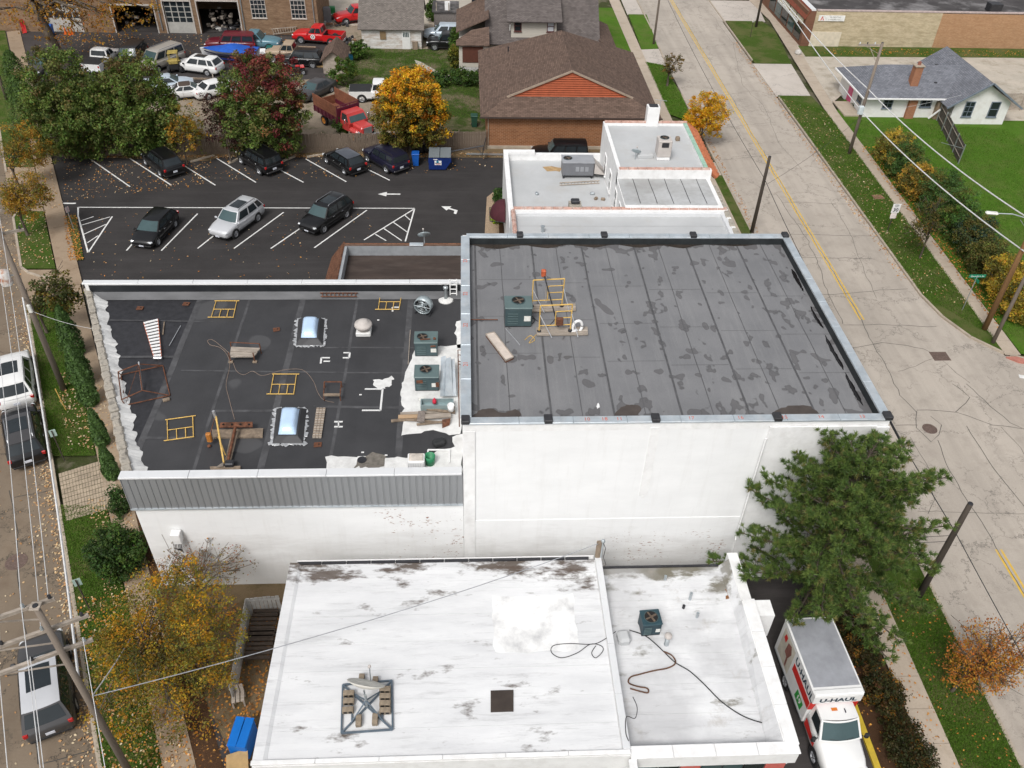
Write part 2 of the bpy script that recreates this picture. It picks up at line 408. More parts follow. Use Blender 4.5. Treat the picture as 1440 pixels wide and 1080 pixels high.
MB().prism([(34.3,41.0),(35.6,41.0),(35.4,40.35),(34.9,40.45)], 0, .124).build('tactile_paving', M('red_paving', (.42,.17,.13), .8), bpy.data.objects['sidewalk_east'])
# lawns, verges, drives
for i, (a, b) in enumerate(((8,29.6),(33.1,47.3),(51.5,59.5),(67,110))):
    sheet('verge_west' if i == 0 else 'verge_west_%s' % ('north','island','far')[i-1], strip(.17, 2.18, a, b), .11, m_verge)
sheet('lot_drive', strip(.0, 2.2, 47.3, 51.4), .04, m_walk_w); sheet('lot_drive_north', strip(.0, 2.2, 59.6, 67), .04, m_walk_w)
sheet('wall_bed', strip(3.36, 4.3, 8, 39.2), .10, m_mulch)
sheet('leafy_strip', [P(84,308), P(107,303), P(118,366), P(96,369)], .1, m_verge)
sheet('verge_south', [(19.3,4),(21.79,4),(21.79,40),(19.45,40)], .11, m_verge)
sheet('verge_mid', [(21.0,52),(21.79,52),(21.79,66),(21.0,66)], .125, m_verge)
sheet('verge_road_west', [(19.6,79),(21.6,77),(21.79,84),(21.4,92),(19.65,93)], .115, m_grass)
sheet('verge_road_north', [(19.85,97),(21.8,97.3),(22.5,109.5),(20.2,109.5)], .115, m_grass)
sheet('verge_road_far', [(20.2,116),(22.4,116),(22.6,170),(20.6,170)], .115, m_grass)
sheet('apron_west', [(19.6,93),(21.95,92),(21.95,97.3),(19.8,97)], .06, m_apron); sheet('apron_west_far', [(20.1,109.5),(22.1,109.5),(22.2,116),(20.2,116)], .06, m_apron)
sheet('front_lawn', [(17.1,78),(18.5,76),(18.6,112),(14,112),(14,92),(17.1,90)], .1, m_grass)
sheet('verge_east', [(31.76,48),(32.1,45.4),(33.0,43.2),(34.4,41.5),(35.4,80),(35.2,83.8),(31.8,83.8)], .115, m_grass if 0 else m_verge)
sheet('verge_east_far', [(31.8,93),(35.9,93),(37.2,104),(36.6,107.5),(32,107.5)], .115, m_verge)
sheet('apron_east', [(31.6,83.8),(35.2,83.8),(35.9,93),(31.6,93)], .05, m_apron); sheet('apron_east_far', [(31.6,107.5),(37,107.5),(38,116),(31.6,116)], .05, m_apron)
sheet('lawn', [(35.45,41.4),(36.6,80),(38.4,83),(140,83),(140,40.2),(37,40.6)], .1, m_grass)
sheet('gravel_drive', [(36.8,82),(38.3,99),(140,99),(140,78),(52,78),(52,83),(38.4,84)], .115, m_gravel)
sheet('wall_grass', [(38.2,95.2),(38.4,98.8),(140,98.8),(140,96.2),(60,95.6)], .125, m_verge)
sheet('corner_walk', [(38.2,98.6),(37,120),(60,120),(60,98.6)], .1, m_walk)
sheet('north_lot', [(3,98),(14,98),(14,130),(-25,130),(-25,104),(-4.5,104)], .06, m_gravel)
lot = sheet('parking_lot', [SW(3.6,50.4), SW(3.6,69.2), (-22,68.3), (-21,69.2), (3.5,69.3), (3.2,66),(3.1,63.4),(2.3,63.1),(1.6,62),(1.3,56),(1.3,38),(-21,38)], .03, m_lot)
sheet('lot_entry', strip(3.55, 4.6, 47.6, 51), .028, m_walk_w)
sheet('lot_edge', [SW(3.6,69.2), (-22,68.3), (-21,69.2), (3.5,69.3), (12,69.5),(20,69.5),(20,71.2),(-37,71.2)], .055, m_strip)
sheet('garage_pad', [(3.55,61.3),(18,61.3),(18,71),(3.55,71)], .05, m_strip)
sheet('planter_bed', [(1.3,56),(1.6,62),(2.3,63.1),(3.3,63.3),(3.3,50),(1.3,50)], .1, M('planter_pebbles', (.34,.25,.17), .9, .3, 12, bump=.6))
sheet('planter_soil', [(2.3,50),(2.5,62),(3.3,62.6),(3.3,50)], .13, m_mulch)
sheet('rear_yard', [(-52,71.2),(1.9,71.2),(1.9,73),(1.9,104),(-60,104)], .03, m_dirt)
sheet('rear_lot', [(-44,84),(-30,83.6),(-14.2,87.5),(-14.4,101),(-52,101)], .05, m_oldlot)
sheet('back_garden', [(-13.5,86),(-8.2,82.5),(-5,75),(1.9,74.5),(1.9,96.3),(-12,96.3)], .06, m_yardgrass)
sheet('garden_path', [P(583,84,.08),P(592,87,.08),P(615,100,.08),P(637,107,.08),P(630,110,.08),P(605,104,.08),P(588,94,.08)], .075, m_apron)
sheet('car_pad', [(-4.4,96.3),(2,96.0),(2,106),(-4.4,106)], .07, m_walk)
sheet('drive_south', [(11.6,0),(15.9,0),(15.9,24.4),(5,24.4),(5,22.6),(11.6,22.6)], .04, m_oldlot)
sheet('gap_ground', [(-15,21),(-7.2,21),(-7.2,22.6),(5,22.6),(5,24.6),(-14.2,24.6)], .05, m_strip)
sheet('hedge_bed', [(16.15,0),(18.1,0),(18.1,24.4),(16.15,24.4)], .1, m_mulch)
sheet('shop_yard', [SW(3.4,0), (-7.6,0), (-7.6,21), SW(3.4,21)], .06, m_strip)
sheet('patio', [P(240,1040),P(300,1010),P(330,1075),P(330,1120),P(250,1120)], .08, m_oldlot)
# yellow painted wheel kerb beside the drive
MB().prism([(15.9,8),(16.15,8),(16.15,19.3),(15.9,19.3)], 0, .16).build('yellow_kerb', M('yellow_kerb_paint', (.58,.42,.04), .7, .12, 5, dirt=(.3,.2,.06), dirt_amt=.3))
struct(bpy.data.objects['yellow_kerb'])
# brick pavers across the verge: each a real block, too small to pick apart
mb = MB(); c0, c1, c2, c3 = P(82,666,.12), P(159,642,.12), P(166,712,.12), P(93,733,.12)
NU, NV = 18, 11
for i in range(NU):
    for j in range(NV):
        g = lambda a, b: c0.lerp(c1, a).lerp(c3.lerp(c2, a), b)
        e = .06; z = .118+rnd.uniform(0,.012)
        q = [g((i+e)/NU,(j+e)/NV), g((i+1-e)/NU,(j+e)/NV), g((i+1-e)/NU,(j+1-e)/NV), g((i+e)/NU,(j+1-e)/NV)]
        mb.prism([(p.x,p.y) for p in q], .07, z)
pv = sheet('paver_bed', [c0,c1,c2,c3], .105, M('mossy_joint', (.05,.06,.02), .95))
struct(mb.build('pavers', M('paver_brick', (.36,.29,.215), .9, .25, 2.3, bump=.3), pv), 'stuff')
# ------------------------------------------------------------------ painted lines of the parking lot
def line(a, b, wd=.11):
    ribbon([a, b], wd, .036, 0, 50).build('stall_line', m_paint, lot)
for a, b in (((110,292),(583,293.5)), ((110,304),(124,356)), ((124,356),(158,305)),
             ((178,353),(197,331)), ((227,353),(278,301)), ((278,350),(303,330)), ((329,350),(399,299)), ((381,350),(426,319)), ((442,349),(516,296)),
             ((512,338),(583,294)), ((583,294),(570,340)), ((124,222),(183,263)), ((181,222),(241,261)), ((241,222),(303,261)), ((303,222),(360,257)), ((395,240),(427,257)),
             ((430,224),(487,256)), ((518,239),(548,254)), ((110,304),(110,292))):
    line(P(*a), P(*b))
for a, b in (((114,311),(132,305)), ((115,317),(155,305.5)), ((118,330),(149,316)), ((123,342),(138,332)),
             ((569,303),(577,310)), ((553,313),(573,327)), ((540,322),(565,339)), ((528,330),(543,339))):
    line(P(*a), P(*b), .09)
def arrow(u, v, ang, bent=False):
    c = P(u, v); ca, sa = math.cos(ang), math.sin(ang); W_ = lambda x, y: (c.x+x*ca-y*sa, c.y+x*sa+y*ca)
    mb = MB(); z = .037
    mb.prism([W_(-1.0,0), W_(-.3,.38), W_(-.3,-.38)], z-.004, z)
    if bent:
        mb.prism([W_(-.3,.09), W_(.25,.09), W_(.25,-.09), W_(-.3,-.09)], z-.004, z); mb.prism([W_(.25,.09), W_(.45,.09), W_(.65,-.5), W_(.42,-.5), W_(.25,-.09)], z-.004, z)
    else: mb.prism([W_(-.3,.09), W_(.8,.09), W_(.8,-.09), W_(-.3,-.09)], z-.004, z)
    mb.build('arrow_marking', m_paint, lot)
arrow(92,286.5,0); arrow(549,273.5,0); arrow(636,295,R(-30),True)
for a, b in (((268,229),(301,220)), ((322,231),(345,220)), ((395,229),(415,221)), ((432,222),(458,218))):
    p, q = P(*a), P(*b); tag(MB().bar(p+Vector((0,0,.09)), q+Vector((0,0,.09)), .18, .14).build('wheel_stop', m_kerb),
        'weathered wheel stop at the head of the stall near ' + {268:'the yellow sapling', 322:'the dark purple sapling', 395:'the third dark car', 432:'the fence below the red tree'}[a[0]], 'wheel stop', 'wheel stops along the fence')
# ------------------------------------------------------------------ building materials
def wall_uvz(t, axis):
    sp = t.n('SeparateXYZ'); t.set(sp, 0, t.co()); cb = t.n('CombineXYZ'); t.t.links.new(sp.outputs[axis], cb.inputs[0]); t.t.links.new(sp.outputs[2], cb.inputs[1])
    return cb.outputs[0], sp
def brick_mat(name, c1, c2, mortar, axis=0, uv=False, bw=.22, rh=.075, blotch=None, bump=.5, amt=.6):
    t = NT(name); v = t.co('UV') if uv else wall_uvz(t, axis)[0]
    b = t.n('TexBrick', Scale=1); t.set(b, 'Vector', v)
    b.inputs['Color1'].default_value = (*c1,1); b.inputs['Color2'].default_value = (*c2,1); b.inputs['Mortar'].default_value = (*mortar,1)
    b.inputs['Brick Width'].default_value = bw; b.inputs['Row Height'].default_value = rh; b.inputs['Mortar Size'].default_value = rh*.13; b.inputs['Bias'].default_value = -.1
    col = b.outputs['Color']
    col = t.mix(t.math('MULTIPLY', t.ramp(t.noise(t.co(), 1.1, 6, .7), [(.4, 0.), (.7, 1.)]), .35), col, tuple(x*.55 for x in c1))
    if blotch: col = t.mix(t.math('MULTIPLY', t.ramp(t.noise(t.mapv(t.co(), (.5,.5,2.5)), 1.2, 6, .7), [(.45, 0.), (.6, 1.)]), amt), col, blotch)
    t.bump(b.outputs['Fac'], -bump, .01)
    return t.out(col, .9, 0, .2)
def shingle_mat(name, c, var=.35, rh=.14, bw=.3, stain=None):
    t = NT(name); v = t.co('UV')
    b = t.n('TexBrick', Scale=1); t.set(b, 'Vector', v)
    b.inputs['Color1'].default_value = (*[x*(1-var) for x in c],1); b.inputs['Color2'].default_value = (*[x*(1+var) for x in c],1); b.inputs['Mortar'].default_value = (*[x*.35 for x in c],1)
    b.inputs['Brick Width'].default_value = bw; b.inputs['Row Height'].default_value = rh; b.inputs['Mortar Size'].default_value = .012
    col = t.mix(t.math('MULTIPLY', t.ramp(t.noise(t.co(), 1.5, 6, .7), [(.4, 0.), (.75, 1.)]), .5), b.outputs['Color'], tuple(x*1.35 for x in c))
    col = t.mix(t.math('MULTIPLY', t.ramp(t.noise(t.co(), .5, 5, .6), [(.45, 0.), (.7, 1.)]), .4), col, stain or tuple(x*.6 for x in c))
    t.bump(b.outputs['Fac'], -.6, .015)
    return t.out(col, .9, 0, .2)
def white_wall_mat(name, chips, grime_shade):
    """white paint over brick; chips: (zlo, zhi, xlo, xhi) band where paint has flaked"""
    t = NT(name); v, sp = wall_uvz(t, 0)
    b = t.n('TexBrick', Scale=1); t.set(b, 'Vector', v); b.inputs['Brick Width'].default_value = .22; b.inputs['Row Height'].default_value = .075; b.inputs['Mortar Size'].default_value = .008
    col = t.mix(t.ramp(t.noise(t.mapv(t.co(), (.6,.6,1.6)), .7, 6, .65), [(.35, 0.), (.7, 1.)]), (.775,.78,.78), (.835,.84,.84))
    col = t.mix(t.math('MULTIPLY', t.ramp(t.noise(t.mapv(t.co(), (2.5,2.5,.25)), 1, 5, .7), [(.52, 0.), (.8, 1.)]), .22), col, (.5,.48,.45))
    g = t.ramp(t.math('ADD', t.math('MULTIPLY', sp.outputs[2], -.22), t.math('MULTIPLY', t.noise(t.mapv(t.co(), (.35,1,1.4)), 1, 6, .7), 1.6)), [(.05, 0.), (.6, 1.)])  # greyer towards the wall foot: grime, with some shading put into the colour
    col = t.mix(t.math('MULTIPLY', g, grime_shade), col, (.42,.40,.37))
    n1 = t.noise(t.mapv(t.co(), (1.5,1,4.5)), 3.2, 4, .6); n2 = t.noise(t.co(), .55, 4, .6)
    for zlo, zhi, xlo, xhi, thr in chips:
        def band(s_, lo, hi, soft):
            a = t.math('SMOOTH_MIN' if 0 else 'MULTIPLY', t.math('SUBTRACT', s_, lo), 1/soft); c_ = t.math('MULTIPLY', t.math('SUBTRACT', hi, s_), 1/soft)
            m_ = t.n('Clamp'); t.set(m_, 0, t.math('MINIMUM', a, c_)); return m_.outputs[0]
        mk = t.math('MULTIPLY', band(sp.outputs[2], zlo, zhi, .5), band(sp.outputs[0], xlo, xhi, 1.5))
        val = t.math('ADD', n1, t.math('MULTIPLY', t.math('SUBTRACT', n2, .5), .5))
        ch = t.math('MULTIPLY', t.ramp(val, [(thr, 0.), (thr+.015, 1.)]), t.ramp(mk, [(.2, 0.), (.5, 1.)]))
        col = t.mix(ch, col, (.26,.13,.09))
    t.bump(b.outputs['Fac'], -.4, .01)
    return t.out(col, .75, 0, .3)
m_white = M('white_paint', (.80,.80,.795), .6, .06, 1.5, dirt=(.5,.48,.45), dirt_amt=.25, dscale=2)
m_whitebrick = white_wall_mat('white_painted_brick', [(.6,5.4,4.5,12.8,.655)], .35)
m_whitetall = white_wall_mat('white_painted_wall', [(.2,3.6,6,12.5,.64)], .45)
m_coping = M('galvanized_coping', (.58,.64,.68), .42, .18, 1.6, .55, dirt=(.72,.74,.75), dirt_amt=.6, dscale=1.2)
m_copwhite = M('white_coping', (.70,.71,.72), .45, .08, 1.5, .1, dirt=(.5,.5,.5), dirt_amt=.3)
m_steel = M('galvanized_steel', (.46,.50,.52), .4, .15, 3, .7)
m_clad = M('grey_cladding', (.30,.31,.32), .45, .06, .8, .35, stretch=(1,1,.3))
m_darkmetal = M('dark_metal', (.045,.045,.05), .5, .25, 4, .4)
m_rust = M('rusty_iron', (.16,.065,.035), .85, .45, 6, .2, dirt=(.06,.035,.025), dirt_amt=.7, dscale=4, bump=.3)
def roof_mat(name, kind):
    t = NT(name); v = t.co(); sp = t.n('SeparateXYZ'); t.set(sp, 0, v); X, Y = sp.outputs[0], sp.outputs[1]
    if kind == 'black':
        col = t.mix(t.ramp(t.noise(v, .35, 6, .65), [(.35, 0.), (.7, 1.)]), (.036,.036,.0385), (.053,.053,.056))
        col = t.mix(t.math('MULTIPLY', t.ramp(t.noise(t.mapv(v, (.6,.06,1)), 1.6, 5, .7), [(.5, 0.), (.75, 1.)]), .3), col, (.062,.062,.066))
        col = t.mix(t.math('MULTIPLY', t.ramp(t.noise(t.mapv(v, (.05,.8,1)), 1.5, 5, .7), [(.55, 0.), (.75, 1.)]), .25), col, (.05,.05,.055))
        pud = t.ramp(t.noise(v, .32, 1.5, .4), [(.645, 0.), (.66, 1.)]); col = t.mix(t.math('MULTIPLY', pud, .65), col, (.085,.085,.088))
        rough = t.ramp(t.noise(v, .5, 4), [(.3, .50), (.7, .68)])
    elif kind == 'grey':
        col = t.mix(t.ramp(t.noise(v, .3, 6, .65), [(.3, 0.), (.7, 1.)]), (.165,.167,.174), (.222,.222,.228))
        col = t.mix(t.math('MULTIPLY', t.ramp(t.noise(t.mapv(v, (1.4,.1,1)), 1.8, 5, .75), [(.5, 0.), (.8, 1.)]), .45), col, (.31,.308,.305))
        fi = t.ramp(t.noise(t.mapv(v, (14,3,1)), 3, 2, .7), [(.35, 0.), (.7, 1.)]); col = t.mix(t.math('MULTIPLY', fi, .25), col, (.10,.10,.104))
        e = t.math('MAXIMUM', t.math('MULTIPLY', t.math('ABSOLUTE', t.math('SUBTRACT', Y, 7.15)), 1/6.8), 0)
        e = t.math('POWER', e, 9); ew = t.math('POWER', t.math('MAXIMUM', t.math('MULTIPLY', t.math('SUBTRACT', 9.5, X), 1/9.5), 0), 3)
        ew = t.math('MULTIPLY', ew, t.math('POWER', t.math('MULTIPLY', Y, 1/14.4), 3))
        se_ = t.math('MULTIPLY', t.math('SUBTRACT', t.math('MULTIPLY', X, 1/17), t.math('MULTIPLY', Y, 1/20)), .075)
        n_ = t.math('ADD', t.math('ADD', t.noise(t.mapv(v, (1.15,.8,1)), 1.6, 1.6, .45), t.math('SUBTRACT', se_, .036)), t.math('ADD', t.math('MULTIPLY', e, .16), t.math('MULTIPLY', ew, .10)))
        pud = t.ramp(n_, [(.640, 0.), (.656, 1.)]); rim = t.ramp(n_, [(.625, 0.), (.645, 1.), (.67, 0.)])
        pud2 = t.ramp(t.noise(t.mapv(v, (1,.8,1), loc=(31,7,0)), 1.7, .5, .4), [(.70, 0.), (.715, 1.)])
        pm = t.math('MAXIMUM', pud, pud2); col = t.mix(t.math('MULTIPLY', pm, .6), col, (.088,.083,.084)); col = t.mix(t.math('MULTIPLY', rim, .5), col, (.05,.05,.05))
        rough = t.mix(pm, (.62,.62,.62), (.24,.24,.24))
    elif kind in ('white', 'side'):
        col = t.mix(t.ramp(t.noise(t.mapv(v, (.25,1.1,1)), .9, 6, .7), [(.35, 0.), (.65, 1.)]), (.61,.615,.625), (.735,.74,.745))
        col = t.mix(t.math('MULTIPLY', t.ramp(t.noise(t.mapv(v, (.35,3.2,1)), 1.4, 6, .75), [(.53, 0.), (.70, 1.)]), .5), col, (.37,.37,.37))
        col = t.mix(t.math('MULTIPLY', t.ramp(t.noise(t.mapv(v, (1.6,2.6,1)), 2.0, 6, .75), [(.66, 0.), (.76, 1.)]), .6), col, (.20,.18,.165))
        yb = t.math('POWER', t.math('MAXIMUM', t.math('MULTIPLY', t.math('SUBTRACT', Y, 6.2 if kind == 'white' else 5.6), 1/2.1), 0), 2.0)
        st = t.ramp(t.math('ADD', t.noise(t.mapv(v, (.45,1.0,1), loc=(3.2,1,0)), 1.1, 5, .65), t.math('MULTIPLY', yb, .105)), [(.60, 0.), (.70, 1.)])
        col = t.mix(t.math('MULTIPLY', st, .92), col, (.075,.052,.036) if kind == 'white' else (.13,.115,.075))
        if kind == 'white':   # the three old water stains by the back edge
            nb_ = t.noise(t.mapv(v, (.8,2.2,1)), 1.6, 6, .7)
            for cx_, cy_, rx_, ry_ in ((1.75,8.0,1.7,.42),(11.85,8.1,.85,.48),(9.4,8.2,1.0,.22),(4.2,8.2,.7,.2)):
                dx_ = t.math('MULTIPLY', t.math('SUBTRACT', X, cx_), 1/rx_); dy_ = t.math('MULTIPLY', t.math('SUBTRACT', Y, cy_), 1/ry_)
                dd_ = t.math('SQRT', t.math('ADD', t.math('MULTIPLY', dx_, dx_), t.math('MULTIPLY', dy_, dy_)))
                col = t.mix(t.math('MULTIPLY', t.ramp(t.math('ADD', t.math('MULTIPLY', t.math('SUBTRACT', nb_, .5), 3.2), t.math('SUBTRACT', 1.0, dd_)), [(.12, 0.), (.6, 1.)]), .9), col, (.085,.06,.045))
        if kind == 'side': col = t.mix(t.math('MULTIPLY', t.ramp(t.noise(v, .35, 5, .6), [(.40, 0.), (.6, 1.)]), .55), col, (.42,.42,.43))
        if kind == 'side': col = t.mix(t.math('MULTIPLY', t.ramp(t.noise(t.mapv(v, (1,1,1), loc=(9,4,0)), .8, 6, .7), [(.58, 0.), (.7, 1.)]), .4), col, (.33,.29,.24))
        rough = t.ramp(t.noise(v, .8, 4), [(.3, .5), (.7, .75)])
    else:  # pale grey coated roof
        col = t.mix(t.ramp(t.noise(v, .35, 6, .65), [(.3, 0.), (.7, 1.)]), (.42,.43,.435), (.51,.52,.525))
        col = t.mix(t.math('MULTIPLY', t.ramp(t.noise(t.mapv(v, (.5,.5,1)), 1.1, 6, .75), [(.52, 0.), (.74, 1.)]), .5), col, (.25,.24,.225) if kind == 'dirty' else (.42,.40,.37))
        if kind == 'dirty': col = t.mix(t.math('MULTIPLY', t.ramp(t.noise(v, .22, 5, .7), [(.4, 0.), (.6, 1.)]), .7), col, (.27,.265,.255))
        rough = .7
    t.bump(t.noise(v, 9, 3, .6), .12, .02)
    return t.out(col, rough, 0, .35)
m_epdm, m_grey, m_wroof, m_sroof, m_pale, m_dirty = [roof_mat('roof_'+k, k) for k in ('black','grey','white','side','pale','dirty')]
m_seam = M('dusty_seam', (.075,.075,.079), .7, .3, 1.5, dirt=(.03,.03,.032), dirt_amt=.8, dscale=.9)
m_seamdark = M('lap_seam', (.085,.085,.088), .6, .25, 2)
m_whitecoat = M('white_sealant', (.70,.70,.685), .7, .1, 3, dirt=(.45,.44,.42), dirt_amt=.4, dscale=2, bump=.5)
m_silver = M('foil_flashing', (.62,.63,.64), .38, .25, 6, .6, bump=.6)
m_glass = M('dark_glass', (.02,.026,.03), .08, .2, 1, 0, .5)
m_glassteal = M('tinted_glass', (.05,.085,.09), .08, .15, 1, 0, .5)
m_stone = M('rubble_masonry', (.40,.365,.31), .9, .35, 3, dirt=(.08,.075,.07), dirt_amt=.7, dscale=3, bump=.8)
m_terra = M('terracotta_coping', (.45,.27,.22), .7, .25, 2.5, dirt=(.62,.55,.5), dirt_amt=.5, dscale=3)
m_wood = M('weathered_wood', (.24,.185,.135), .85, .35, 5, dirt=(.11,.085,.065), dirt_amt=.6, stretch=(1,1,.3))
m_woodgrey = M('grey_planks', (.36,.31,.26), .85, .3, 4, dirt=(.14,.12,.10), dirt_amt=.5, stretch=(.4,2,1))

def coping(root, a, b, wd, z, h, mat, n, name='coping'):
    """n separate cap pieces along a-b, a thin gap between them"""
    a, b = Vector((a[0],a[1],0)), Vector((b[0],b[1],0)); d = (b-a).normalized(); ang = math.atan2(d.y, d.x); L = (b-a).length/n
    for i in range(n):
        c = a.lerp(b, (i+.5)/n); MB().cbox((c.x,c.y,z-h/2+rnd.uniform(-.003,.003)), (L-.012, wd, h), .012, ang).build(name, mat, root)
def window(root, o, du, wd, ht, depth, mframe, panes=(1,2), proud=.03, mglass=None, fr=.07, sill=True):
    """framed window on a wall: o lower left corner, du along the wall, outward normal = du x up rotated"""
    du = Vector(du).normalized(); up = Vector((0,0,1)); nrm = du.cross(up); o = Vector(o)
    def bx(u0,u1,v0,v1,d0,d1):
        vs = [o+du*u+up*v_+nrm*d_ for d_ in (d0,d1) for u, v_ in ((u0,v0),(u1,v0),(u1,v1),(u0,v1))]
        return vs, [(3,2,1,0),(4,5,6,7),(0,1,5,4),(1,2,6,5),(2,3,7,6),(3,0,4,7)]
    f = MB()
    for q in ((0,wd,0,fr),(0,wd,ht-fr,ht),(0,fr,fr,ht-fr),(wd-fr,wd,fr,ht-fr)): f.add(*bx(*q,-.02,proud))
    nu, nv = panes
    for i in range(1, nu): f.add(*bx(wd*i/nu-.02,wd*i/nu+.02,fr,ht-fr,-.02,proud-.008))
    for j in range(1, nv): f.add(*bx(fr,wd-fr,ht*j/nv-.025,ht*j/nv+.025,-.02,proud-.006))
    w_ = f.build('window', mframe, root)
    l = Vector((0,0,0))
    for i in range(nu):
        for j in range(nv):
            vs, fs = bx(max(fr,wd*i/nu+.02)-.001, min(wd-fr,wd*(i+1)/nu-.02)+.001, max(fr,ht*j/nv+.025)-.001, min(ht-fr,ht*(j+1)/nv-.025)+.001, -.02, .008)
            MB().add([v_-l for v_ in vs], fs).build('pane', mglass or m_glass, w_)
    if sill:
        vs, fs = bx(-.05,wd+.05,-.07,-.002,-.02,proud+.04); MB().add([v_-l for v_ in vs], fs).build('sill', mframe, w_)
    return w_
def roofplane(root, pts, mat, du, dv, th=.12, name='roof_plane', parent=None):
    """sloped plane of a roof with metre UVs"""
    mb = MB().slab(pts, th); l = root.location
    mb.v = [(p[0]-l.x,p[1]-l.y,p[2]-l.z) for p in mb.v]
    me = mb.mesh(name); me.materials.append(mat); add_uv(me, du, dv)
    o = bpy.data.objects.new(name, me); COL.objects.link(o); o.parent = parent or root
    return o

# ------------------------------------------------------------------ tall white building with the grey membrane roof
TX0, TX1, TY0, TY1, TZ, TD = -.25, 17.05, 24.55, 39.05, 10.15, 9.7
tb = thing('tall_building', 'tall white painted block with a grey patched flat roof and metal coping', 'building', (TX0, TY0, 0), world=True)
MB().box(TX0,TX1,TY0,TY1,-.1,TD-.05).build('wall', m_whitetall, tb)
mb = MB(); pw = .3
mb.box(TX0,TX1,TY0,TY0+pw,TD-.05,TZ-.08).box(TX0,TX1,TY1-pw,TY1,TD-.05,TZ-.08).box(TX0,TX0+pw,TY0+pw,TY1-pw,TD-.05,TZ-.08).box(TX1-pw,TX1,TY0+pw,TY1-pw,TD-.05,TZ-.08)
mb.build('parapet', m_white, tb)
mb = MB(); e = .004   # black membrane turned up the inner faces
mb.box(TX0+pw,TX1-pw,TY1-pw-.02,TY1-pw-e,TD,TZ-.1).box(TX1-pw-.02,TX1-pw-e,TY0+pw,TY1-pw-.02,TD,TZ-.1).box(TX0+pw+e,TX0+pw+.02,TY0+pw,TY1-pw-.02,TD,TZ-.1)
mb.build('upstand', M('black_upstand', (.022,.026,.028), .5, .3, 2), tb)
deck = MB().box(TX0+pw,TX1-pw,TY0+pw,TY1-pw,TD-.06,TD-.02).build('roof_deck', m_darkmetal, tb)
xs = [TX0+pw, .35, 3.3, 5.9, 8.7, 11.5, 14.25, TX1-pw]
for i in range(len(xs)-1):
    MB().box(xs[i]+.002,xs[i+1]-.002,TY0+pw,TY1-pw-.02,TD-.02,TD+.002*(i%2)).build('membrane_sheet', m_grey, deck)
    if i:
        for dx in (-.0,):
            r_ = ribbon([(xs[i]+.06,TY0+pw+.02),(xs[i]+.06,TY1-pw-.05)], .085, TD+.008, .006, 1.2, 60+i); r_.build('lap_strip', m_seamdark, tb)
        r_ = ribbon([(xs[i]+1.35,TY0+pw+.02),(xs[i]+1.35,TY1-pw-.05)], .035, TD+.007, .008, .9, 80+i); r_.build('lap_strip', m_seamdark, tb)
for i, y in enumerate((28.6, 31.4, 34.5)):
    for k in range(len(xs)-1):
        yy = y+((k*1.9) % 2.2)-1; ribbon([(xs[k]+.2,yy),(xs[k+1]-.05,yy)], .022, TD+.006, .004, 1, 90+k).build('lap_strip', m_seamdark, tb)
coping(tb, (TX0+.08,TY0+.13), (TX1+.06,TY0+.13), .38, TZ, .09, m_coping, 8); coping(tb, (TX0+.2,TY1-.13), (TX1+.06,TY1-.13), .38, TZ, .09, m_coping, 8)
coping(tb, (TX1-.12,TY0+.33), (TX1-.12,TY1-.33), .38, TZ, .09, m_coping, 7); coping(tb, (TX0+.14,TY0+.33), (TX0+.14,TY1-.2), .44, TZ+.01, .1, m_coping, 6)
mb_mat = M('bracket_iron', (.03,.03,.033), .55, .3, 6)
for x, y in [(x, TY0+.13) for x in (TX0+.12, 3.15, 7.45, 12.4, TX1-.1)]+[(x, TY1-.13) for x in (2.75, 7.2, 11.95, TX1-.15)]:
    MB().cbox((x,y,TZ+.03), (.34,.42,.2), .03).build('coping_bracket', mb_mat, tb)
MB().box(TX0,TX1,TY0-.022,TY0,-.1,4.28).box(TX0,TX1,TY0-.012,TY0,4.28,4.30).build('plinth', m_whitetall, tb)
MB().box(TX0,TX0+.5,TY0-.05,TY0-.024,-.1,TD).build('pilaster', m_white, tb)
MB().box(7.3,7.68,TY0-.02,TY0,5.75,TD+.1).build('pilaster', m_white, tb); MB().box(7.42,7.56,TY0-.025,TY0,5.62,5.75).build('pilaster', m_white, tb)
MB().box(12.15,TX1-.5,TY0-.09,TY0-.023,-.1,TD+.1).build('pilaster', m_white, tb)
MB().box(TX1-.5,TX1+.04,TY0-.11,TY0-.023,-.1,TD+.05).build('pilaster', m_white, tb)
MB().tube([(12.05,TY0-.2,9.3),(12.05,TY0-.2,3.2),(12.0,TY0-.35,3.05)], .045).build('downpipe', m_white, tb)
for i in range(9):
    s_ = ('2S','19','18','17','16','15','13','12','14')[i]
m_redmark = M('red_chalk', (.55,.16,.12), .9, .3, 8)
for s_, x in (('10',4.7),('11',6.0),('18',5.4),('17',8.9),('16',10.9),('15',12.7),('14',14.2),('13',15.9)):
    text(s_, .26, m_redmark, 'chalk_mark', tb, Matrix.Translation((-tb.location.x,-tb.location.y,0)) @ frame((x,TY0+.13,TZ+.004), (1,0,0), (0,1,0)))
for s_, y in (('21',28.2),('22',31),('22',33.5),('23',36.4)):
    text(s_, .3, m_redmark, 'chalk_mark', tb, Matrix.Translation((-tb.location.x,-tb.location.y,0)) @ frame((TX0+.14,y,TZ+.016), (0,1,0), (-1,0,0)))

